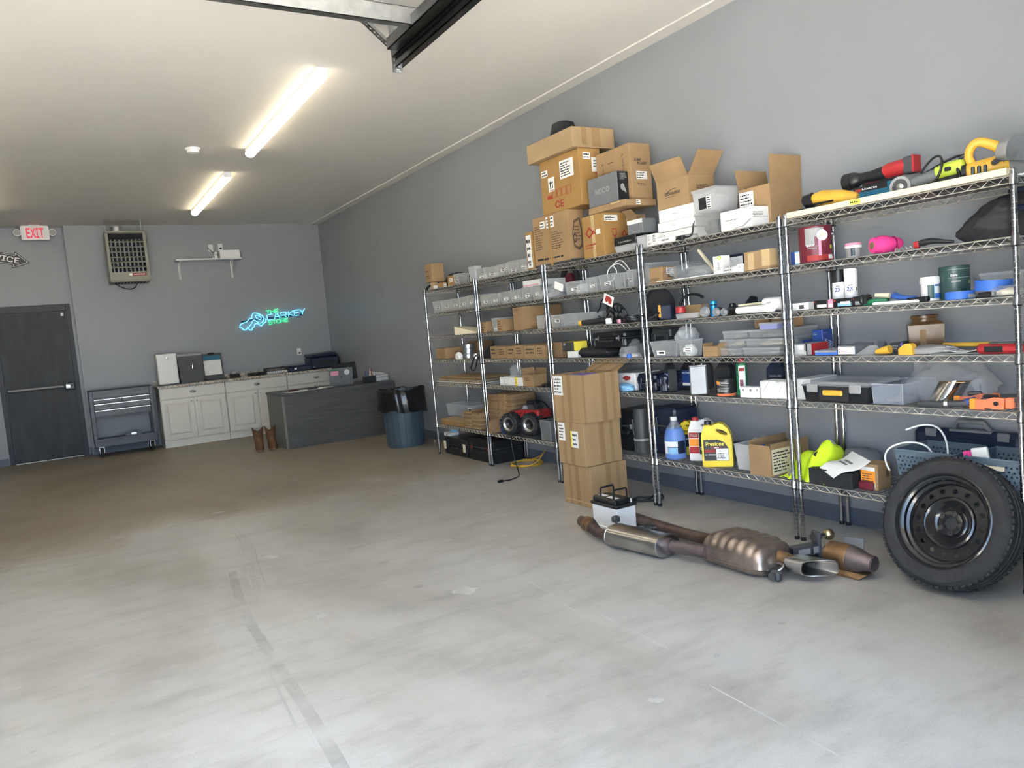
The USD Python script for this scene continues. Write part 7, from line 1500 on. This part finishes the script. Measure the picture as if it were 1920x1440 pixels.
solo('white_plate', MB().box(-.05, .05, -.12, .12, 0, .014, .005), 'white_plastic', 'long flat white plate before the blue plier handles', 'plate', (-.42, -5.5292, L3V))
o = thing('pliers', 'blue handled pliers lying on the third shelf behind the white plate', 'pliers', (-.30, -5.5068, L3V), -90)
for s in (-1, 1): part(o, 'handle', MB().tube(spline([(-.10, s * .03, .05), (-.06, s * .028, .032), (0, s * .014, .022), (.05, s * .004, .02)], 14), .010, 8), 'tape_blue', smooth=50)
part(o, 'jaw', MB().hull([(.05, -.016, .01), (.05, .016, .01), (.12, -.004, .012), (.12, .004, .012), (.05, -.016, .03), (.05, .016, .03), (.12, -.004, .022), (.12, .004, .022)]), 'steel')
solo('black_tool', MB().box(-.02, .02, -.05, .05, 0, .025, .006), 'black_plastic', 'small black block before the wipes tub on the third shelf', 'block', (-.44, -5.633, L3V))
o = tubpot('white tub with blue and green label on the rightmost rack third shelf', (-.34, -5.636, L3V), .045, .118, 'white_plastic', 'white_plastic', .018); wrap(o, 'label_green', .0425, 195, 232, .012, .078, 'dark_green'); wrap(o, 'label_blue', .0425, 232, 238, .012, .078, 'light_blue'); wrap(o, 'label_base', .0425, 238, 300, .012, .035, 'tape_blue'); wrap(o, 'label_band', .0425, 238, 300, .07, .078, 'blue')
o = thing('paint_can', 'dark green quart paint can behind the blue tape on the third shelf', 'paint can', (-.27, -5.7163, L3V))
part(o, 'can', MB().lathe([(0, 0), (.066, 0), (.066, .152), (.068, .155), (.066, .158), (.055, .155), (0, .152)], 36), 'dark_green', smooth=35); wrap(o, 'band', .066, 185, 300, .10, .103, 'mid_gray'); wrap(o, 'band', .066, 185, 300, .14, .143, 'mid_gray'); wtext(o, 'Behr', .066, 208, .108, .03, .012, 'paper'); wrap(o, 'green_tag', .0665, 268, 276, .07, .085, 'lime'); wrap(o, 'print', .0662, 196, 232, .08, .088, 'mid_gray')
def tape(label, loc, mt_, r=.062, h=.036, R=None):
    o = thing('tape_roll', label, 'tape roll', loc, 0, None, R)
    part(o, 'tape', MB().lathe([(r * .62, 0), (r, 0), (r, h), (r * .62, h), (r * .62, 0)], 40), mt_, smooth=40); part(o, 'core', MB().lathe([(r * .58, 0), (r * .62, 0), (r * .62, h), (r * .58, h), (r * .58, 0)], 30), 'white_card', smooth=40)
    return o
o = tape('blue painter tape roll lying before the green paint can', (-.40, -5.808, L3V), 'tape_blue'); wrap(o, 'sticker', .062, 240, 285, .003, .02, 'mid_gray')
o = tape('larger blue tape roll propped up at the right of the third shelf', (-.34, -5.9259, L3V + .028), 'tape_blue', .075, .048, R=roty(.0) @ rotx(.06))
carton('low white block under the propped blue tape roll', (-.40, -.28, -5.9644, -5.8865, L3V, .022), 'black_plastic', tape=False, name='block')
clear_bin('clear lidded container behind the blue tape at the right post', (-.26, -.05, -6.062, -5.8225, L3V, .11), [], mt='clear_plastic', lid=True, stuff='mid_gray', fill=.3)
plastic_bag('clear crumpled bag with beige bits at the right post, third shelf', (-.41, -6.0199, L3V), (.08, .12, .06), 91, contents='cream')
# fourth shelf
BB = (-0.24, -0.1445, -4.9412, -4.871, 1.0775, 0.1325)
carton('dark blue parts box with white stripes standing on the fourth shelf', BB, 'blue', [('s', 'F', .1, .12, .75, .45, 'paper', 2), ('p', 'F', .15, .75, .6, .9, 'ink_silver', 2)] + [('poly', 'S', .2, .1, .98, .6, 'paper', LineString([(.0, 1 - .16 * k), (1, .55 - .16 * k)]).buffer(.02)) for k in range(5)] + [('p', 'S', .1, .82, .6, .88, 'ink_silver', 1)], tape=False, name='parts_box')
carton('flat dark blue box left of the blue parts box', (-.20, -.07, -4.8373 + .004, -4.7395, L4V, .075), 'blue', tape=False, name='parts_box')
GW = (-0.4, -0.2, -4.9842, -4.873, 1.0775, 0.0623)
carton('grey, white and red box at the left post of the fourth shelf', (GW[0], -.25, GW[2], GW[3], GW[4], .065), 'mid_gray', [('s', 'F', .0, .1, .55, .9, 'white_card'), ('s', 'F', .66, 0, .75, 1, 'black_plastic'), ('s', 'S', 0, 0, 1, 1, 'red')], tape=False, name='parts_box')
plastic_bag('small clear bag at the left post before the grey and white box', (-.44, -4.9296, L4V), (.05, .10, .04), 95)
carton('flat blue edged blister pack on the rightmost rack fourth shelf', (-.44, -.27, -5.172, -5.035, L4V, .028), 'tape_blue', [('s', 'T', .02, .1, .98, .98, 'mid_gray'), ('s', 'F', 0, .6, 1, 1, 'mid_gray')], tape=False, name='blister_pack')
carton('white fronted flat box with red dots on the fourth shelf', (-.44, -.27, -5.283, -5.1785, L4V, .052), 'gray_plastic', [('s', 'F', .03, .12, .97, .88, 'white_card'), ('s', 'F', .08, .55, .13, .68, 'ink_red'), ('s', 'F', .08, .28, .13, .42, 'ink_red'), ('p', 'F', .2, .3, .85, .5, 'pale_pink', 1)], tape=False, name='flat_box')
o = thing('headlight_tool', 'grey blister tool lying behind the white fronted box', 'tool', (-.25, -5.212, L4V), -85); part(o, 'shell', MB().hull([(-.11, -.05, 0), (.11, -.05, 0), (-.11, .05, 0), (.11, .05, 0), (-.05, 0, .06), (.08, -.02, .06), (.10, .03, .055)]), 'gray_plastic'); part(o, 'clip', MB().box(.0, .06, -.055, -.045, .01, .03), 'mid_gray')
for i, (y_, w_) in enumerate(((-5.4346, .085), (-5.5667, .06))):
    if i == 0:
        o = thing('stripping_tool', 'yellow handled tool in clear packing on the fourth shelf', 'tool', (-.42, y_, L4V), -88); part(o, 'handle', MB().tube([(-.045, 0, .014), (.0, 0, .022), (.03, 0, .028)], [.012, .02, .022], 12), 'tool_yellow', smooth=50); part(o, 'package', MB().hull([(-.15, -.03, 0), (-.045, -.04, 0), (-.15, .05, 0), (-.045, .05, 0), (-.08, 0, .05), (-.04, 0, .05)]), 'clear_bag')
    else:
        o = thing('tape_measure', 'yellow tape measure on the rightmost rack fourth shelf', 'tape measure', (-.44, y_, L4V), -88); part(o, 'case', MB().hull([(-.035, sy, z) for sy in (-.02, .02) for z in (.0, .03)] + [(.035, sy, z) for sy in (-.02, .02) for z in (0, .045)] + [(-.005, sy, .055) for sy in (-.018, .018)] + [(.025, sy, .056) for sy in (-.018, .018)]), 'tool_yellow', smooth=25); part(o, 'tape_tab', MB().box(-.04, -.034, -.01, .01, .0, .014), 'black_plastic')
carton('dark tool packet with a violet edge left of the amber jar', (-.30, -.12, -5.461, -5.3854, L4V, .05), 'dark_gray', [('s', 'F', .8, 0, .97, 1, 'purple'), ('p', 'F', .1, .3, .7, .8, 'ink_silver', 2)], tape=False, name='packet')
o = thing('amber_jar', 'brown translucent plastic jar full of bits on the rightmost rack', 'jar', (-.20, -5.5205, L4V), -55)
part(o, 'jar', tub(MB(), (-.076, .076, -.062, .062), 0, (-.082, .082, -.068, .068), .135, .002, 0).frustum((-.082, .082, -.068, .068), .135, (-.06, .06, -.055, .055), .152), 'amber'); part(o, 'neck', MB().lathe([(.058, .15), (.06, .152), (.06, .180), (.063, .182), (.063, .168), (.06, .165)], 32), 'amber', smooth=40)
part(o, 'sticker', MB().box(-.03, .0, -.069, -.0675, .03, .11), 'kraft_dark')
plastic_bag('flat grey bag lying before the amber jar on the fourth shelf', (-.38, -5.6661, L4V), (.14, .22, .055), 101, mt='mid_gray', amp=.3)
o = thing('yellow_stick', 'yellow folding rule lying right of the grey bag', 'rule', (-.24, -5.7438, L4V), -90); part(o, 'rule', MB().box(-.11, .13, -.012, .012, .02, .04, .004), 'tool_yellow'); part(o, 'support', MB().box(-.1, .1, -.01, .01, 0, .02), 'dark_gray')
o = thing('instruction_sheet', 'white folded leaflets lying in front of the yellow rule', 'paper', (-.37, -5.8117, L4V), -85); part(o, 'sheet', MB().sheet(np.array([[(x, y, .006 + .02 * math.sin(x * 14) ** 2 + .03 * max(0, x - .08) / .08) for y in (-.05, .05)] for x in np.linspace(-.16, .14, 14)]), .002), 'paper'); part(o, 'sheet', MB().box(-.14, .08, -.06, .03, .0, .004), 'mid_gray')
o = thing('red_level', 'red and black tool lying at the right end of the fourth shelf', 'tool', (-.42, -5.9768, L4V), -90); part(o, 'body', MB().box(-.09, .11, -.022, .022, .0, .045, .014), 'red', smooth=30); part(o, 'grip', MB().box(-.05, .03, -.0235, -.02, .008, .034, .004), 'black_plastic'); part(o, 'top_strip', MB().box(-.03, .11, -.018, .018, .045, .052), 'dark_gray')
# fifth shelf
carton('white carton across the posts at the left of the fifth shelf', (-0.4, -0.15, -4.9606, -4.8538, 0.8205, 0.1189), 'white_card', tape=False, name='white_box')
OC = (-0.46, -0.16, -5.3557, -4.9566, 0.8205, 0.1137)
o = thing('organizer_case', 'black organizer case with clear lid and yellow handle on the fifth shelf', 'case', mid(OC))
hx, hy, hh = (OC[1] - OC[0]) / 2, (OC[3] - OC[2]) / 2, OC[5]
part(o, 'body', MB().frustum((-hx * .95, hx * .95, -hy * .93, hy * .93), 0, (-hx, hx, -hy, hy), hh * .8), 'black_plastic'); part(o, 'lid', MB().box(-hx - .004, hx, -hy - .004, hy + .004, hh * .8, hh, .01), 'clear_haze'); part(o, 'lid_edge', MB().box(-hx - .006, hx, -hy - .006, hy + .006, hh * .78, hh * .84, .003), 'gray_plastic')
part(o, 'handle', MB().box(-hx - .022, -hx - .004, -hy * .30, hy * .30, hh * .35, hh * .62, .006), 'tool_yellow', 'yellow handle plate')
for y in (-hy * .66, hy * .66): part(o, 'latch', MB().box(-hx - .014, -hx - .002, y - .035, y + .035, hh * .48, hh * .92, .006), 'mid_gray')
part(o, 'front_recess', MB().box(-hx - .002, -hx, -hy * .45, hy * .45, .01, hh * .75), 'black_matte')
clear_bin('large clear bin with latches right of the organizer case', (-0.43, -0.1188, -5.5305, -5.3481, 0.8205, 0.1034), [], mt='clear_blue', stuff='mid_gray', fill=.18, tp=.06, lip=.007)
plastic_bag('big crinkled clear plastic bag behind the chrome part on the fifth shelf', (-.18, -5.6242, L5V), (.24, .42, .27), 111, amp=.4)
o = thing('chrome_funnel', 'shiny curved chrome cover lying on the fifth shelf', 'cover', (-.36, -5.6911, L5V + .022), -62)
P = np.array([[( -.065 + .13 * u + .05 * v, .03 - .05 * math.sin(PI * u), .10 * v * (1 - .2 * abs(u - .5))) for v in np.linspace(0, 1, 8)] for u in np.linspace(0, 1, 16)])
part(o, 'shell', MB().sheet(P, .003), 'chrome', smooth=60); part(o, 'top', MB().prism(Polygon([(-.02, .03), (.12, .03), (.09, -.02), (.02, -.02)]), .088, .092), 'brown_steel')
o = thing('pipe_tool', 'grey black pipe handle lying before the chrome cover', 'handle', (-.455, -5.6976, L5V), -92); part(o, 'grip', MB().tube([(-.07, 0, .017), (.05, 0, .021), (.14, .03, .026)], [.014, .016, .016], 14), 'dark_gray', smooth=50); part(o, 'ring', MB().cyl((.05, .0, .021), (.065, .005, .022), .02, seg=18), 'steel'); part(o, 'end', MB().tube([(.13, .03, .028), (.17, .05, .04)], [.018, .016], 12), 'blue')
for i, (y_, xx, rz_, lab) in enumerate(((-5.8281, -.34, -64, 'orange quick clamp set at an angle behind its twin'), (-5.9415, -.43, -90, 'orange quick clamp lying flat at the fifth shelf front edge'))):
    o = thing('quick_clamp', lab, 'clamp', (xx, y_, L5V), rz_)
    part(o, 'jaw', MB().prism([(-.085, .0), (-.02, .0), (-.02, .012), (.02, .005), (.06, .005), (.065, .055), (.02, .06), (-.02, .048), (-.085, .045)], -.014, .014, MF), 'orange')
    part(o, 'pad', MB().box(-.088, -.06, -.016, .016, -.0, .05, .004), 'label_orange'); part(o, 'grip', MB().box(.065, .10, -.015, .015, .01, .06, .006), 'orange'); part(o, 'bar', MB().box(-.03, .30, -.004, .004, .04, .055), 'dark_gray'); part(o, 'knob', MB().cyl((.03, -.015, .032), (.03, -.02, .032), .010), 'black_plastic'); part(o, 'trigger', MB().box(-.03, .03, -.012, .012, .055, .07, .004), 'black_plastic')
# bottom shelf
o = carton('flat black folder case under the white paper on the bottom shelf', (-0.45, -0.37, -5.2302, -4.9571, 0.3455, 0.0911), 'black_matte', [], tape=False, name='black_folder', cat='case')
FBX = (-0.45, -0.37, -5.2302, -4.9571, 0.3455, 0.0911)
c4 = [np.array(q) for q in ((-0.43, -5.0185, 0.4395), (-0.485, -5.1445, 0.4052), (-0.42, -5.3279, 0.5043), (-0.28, -5.1234, 0.5143))]
nu, nv = 14, 10
P = np.array([[(c4[0] * (1 - u) + c4[3] * u) * (1 - v) + (c4[1] * (1 - u) + c4[2] * u) * v + np.array([0, 0, .012 * math.sin(PI * v) * math.sin(PI * u) + .01 * math.sin(2.2 * PI * u)]) for v in np.linspace(0, 1, nv)] for u in np.linspace(0, 1, nu)])
o = thing('white_envelope', 'white printed sheet sloping over the black folder on the bottom shelf', 'paper', (0, 0, 0)); part(o, 'sheet', MB().sheet(P, .0025), 'paper', smooth=60)
for a in (6, 8): part(o, 'print', MB().sheet(P[a:a + 2, 2:7] * [1, 1, 1] + (0, 0, .003) - np.array([0, 0, 0]), .001), 'ink_gray', kind='stuff')
solo('red_pouch', MB().box(-.02, .06, -.045, .045, 0, .05, .010), 'dark_red', 'dark red pouch beside the orange labelled box, bottom shelf', 'pouch', (-.40, FBX[2] - .055, L6V), 0)
ORB = (-0.4, -0.2805, -5.3492, -5.2503, 0.3455, 0.1434)
carton('brown box with an orange label beside the blue baskets', ORB, 'kraft', [('s', 'F', .02, .08, .85, .88, 'paper'), ('s', 'F', .02, .28, .85, .74, 'label_orange'), ('p', 'F', .1, .32, .8, .66, 'ink_brown', 4), ('p', 'F', .1, .1, .8, .22, 'ink', 1), ('s', 'S', .6, .45, .85, .72, 'ink_brown')], tape=False)
plastic_bag('dark grey packet with clear film behind the white sheet', (-.16, -5.113, L6V), (.20, .26, .22), 121, mt='gray_plastic', amp=.3)
def basket(label, loc, w, d, h, rz, n=26):
    o = thing('storage_basket', label, 'basket', loc, rz)
    k = .88
    def wall(p0, p1, q0, q1):      # bottom edge p0-p1, top edge q0-q1: a sheet with triangular holes
        L_, H_ = np.linalg.norm(np.array(p1) - p0), h
        pl = sbox(0, 0, 1, 1); nx = max(4, int(L_ / .020)); nz = max(4, int(H_ / .020))
        holes = []
        for a in range(nx):
            for b in range(nz):
                u, v = (a + .5 + .5 * (b % 2)) / (nx + .5), (b + .5) / nz
                s = 1 if (a + b) % 2 else -1
                if .02 < u < .98 and .05 < v < .93: holes.append(Polygon([(u - .28 / nx, v - s * .26 / nz), (u + .28 / nx, v - s * .26 / nz), (u, v + s * .30 / nz)]))
        pl = pl.difference(unary_union(holes))
        t = trimesh.creation.extrude_polygon(pl, 1.0, engine='earcut'); v = np.array(t.vertices)
        p0, p1, q0, q1 = map(lambda z_: np.array(z_, float), (p0, p1, q0, q1))
        u_, w_ = v[:, :1], v[:, 1:2]
        pos = (p0 + (p1 - p0) * u_) * (1 - w_) + (q0 + (q1 - q0) * u_) * w_
        nn = np.cross(p1 - p0, q0 - p0); nn /= np.linalg.norm(nn)
        return pos + nn * (v[:, 2:3] - .5) * .003, np.array(t.faces)
    B_ = [(-w / 2 * k, -d / 2 * k, 0), (w / 2 * k, -d / 2 * k, 0), (w / 2 * k, d / 2 * k, 0), (-w / 2 * k, d / 2 * k, 0)]
    T_ = [(-w / 2, -d / 2, h), (w / 2, -d / 2, h), (w / 2, d / 2, h), (-w / 2, d / 2, h)]
    for i in range(4):
        j2 = (i + 1) % 4; part(o, 'woven_wall', MB().add(*wall(B_[i], B_[j2], T_[i], T_[j2])), 'basket_blue')
    part(o, 'bottom', MB().box(-w / 2 * k, w / 2 * k, -d / 2 * k, d / 2 * k, 0, .004), 'basket_blue')
    part(o, 'rim', MB().tube([T_[0], T_[1], T_[2], T_[3]], .006, 6, closed=True), 'basket_blue')
    return o
b1a, b1b = -5.4478, -5.7438
basket('blue grey woven plastic basket left behind the spare wheel', (-.245, (b1a + b1b) / 2, L6V), abs(b1a - b1b), .29, .235, -90)
b2a, b2b = -5.7941, -6.06
o = basket('second blue grey basket with a paper label at the right post', (-.245, (b2a + b2b) / 2, L6V), abs(b2a - b2b), .29, .235, -90)
part(o, 'tag', MB().box(-.04, .045, -.148, -.146, .185, .205).xf(None, (.0, 0, 0)), 'cream', 'cream paper tag on the basket front')
o = thing('pink_packet', 'pink and white packet standing in the second basket', 'packet', (-.34, b2a - .055, L6V + .10), -75); part(o, 'pink_pack', MB().box(-.055, -.02, -.012, .012, 0, .165, .004).xf(roty(-.15)), 'pink'); part(o, 'white_pack', MB().box(-.015, .055, -.012, .012, 0, .175, .004).xf(roty(-.18)), 'white_card'); part(o, 'foot', MB().box(-.05, .05, -.02, .02, -.093, .01), 'mid_gray')
o = thing('power_tool_case', 'navy blue tool case with grey handle behind the baskets', 'tool case', (-.055, -5.656, L6V), -90)
part(o, 'case', MB().box(-.29, .25, -.04, .04, 0, .305, .025), 'navy_plastic', smooth=40); part(o, 'handle', MB().tube([(-.09, 0, .295), (-.065, 0, .345), (.065, 0, .345), (.095, 0, .295)], .013, 8), 'gray_plastic', smooth=50); part(o, 'handle_bar', MB().box(-.10, .11, -.03, .03, .293, .307, .004), 'gray_plastic')
for x in (-.19, .17): part(o, 'latch', MB().box(x - .03, x + .03, -.043, -.03, .26, .306, .005), 'gray_plastic')
cable('white_wire', 'stiff white wire arching out of the first basket, taller arc', [(-.30, -5.6634, .50), (-.30, -5.6668, .585), (-.31, -5.6563, .66), (-.33, -5.6297, .705), (-.36, -5.5854, .715), (-.40, -5.5152, .69)], .005, 'white_plastic')
cable('white_wire', 'stiff white wire drooping over the left side of the first basket', [(-.34, -5.6223, .53), (-.36, -5.5973, .605), (-.38, -5.5467, .625), (-.41, -5.4774, .615), (-.44, -5.4311, .575), (-.447, -5.4277, .535), (-.445, -5.4477, .48)], .005, 'white_plastic')
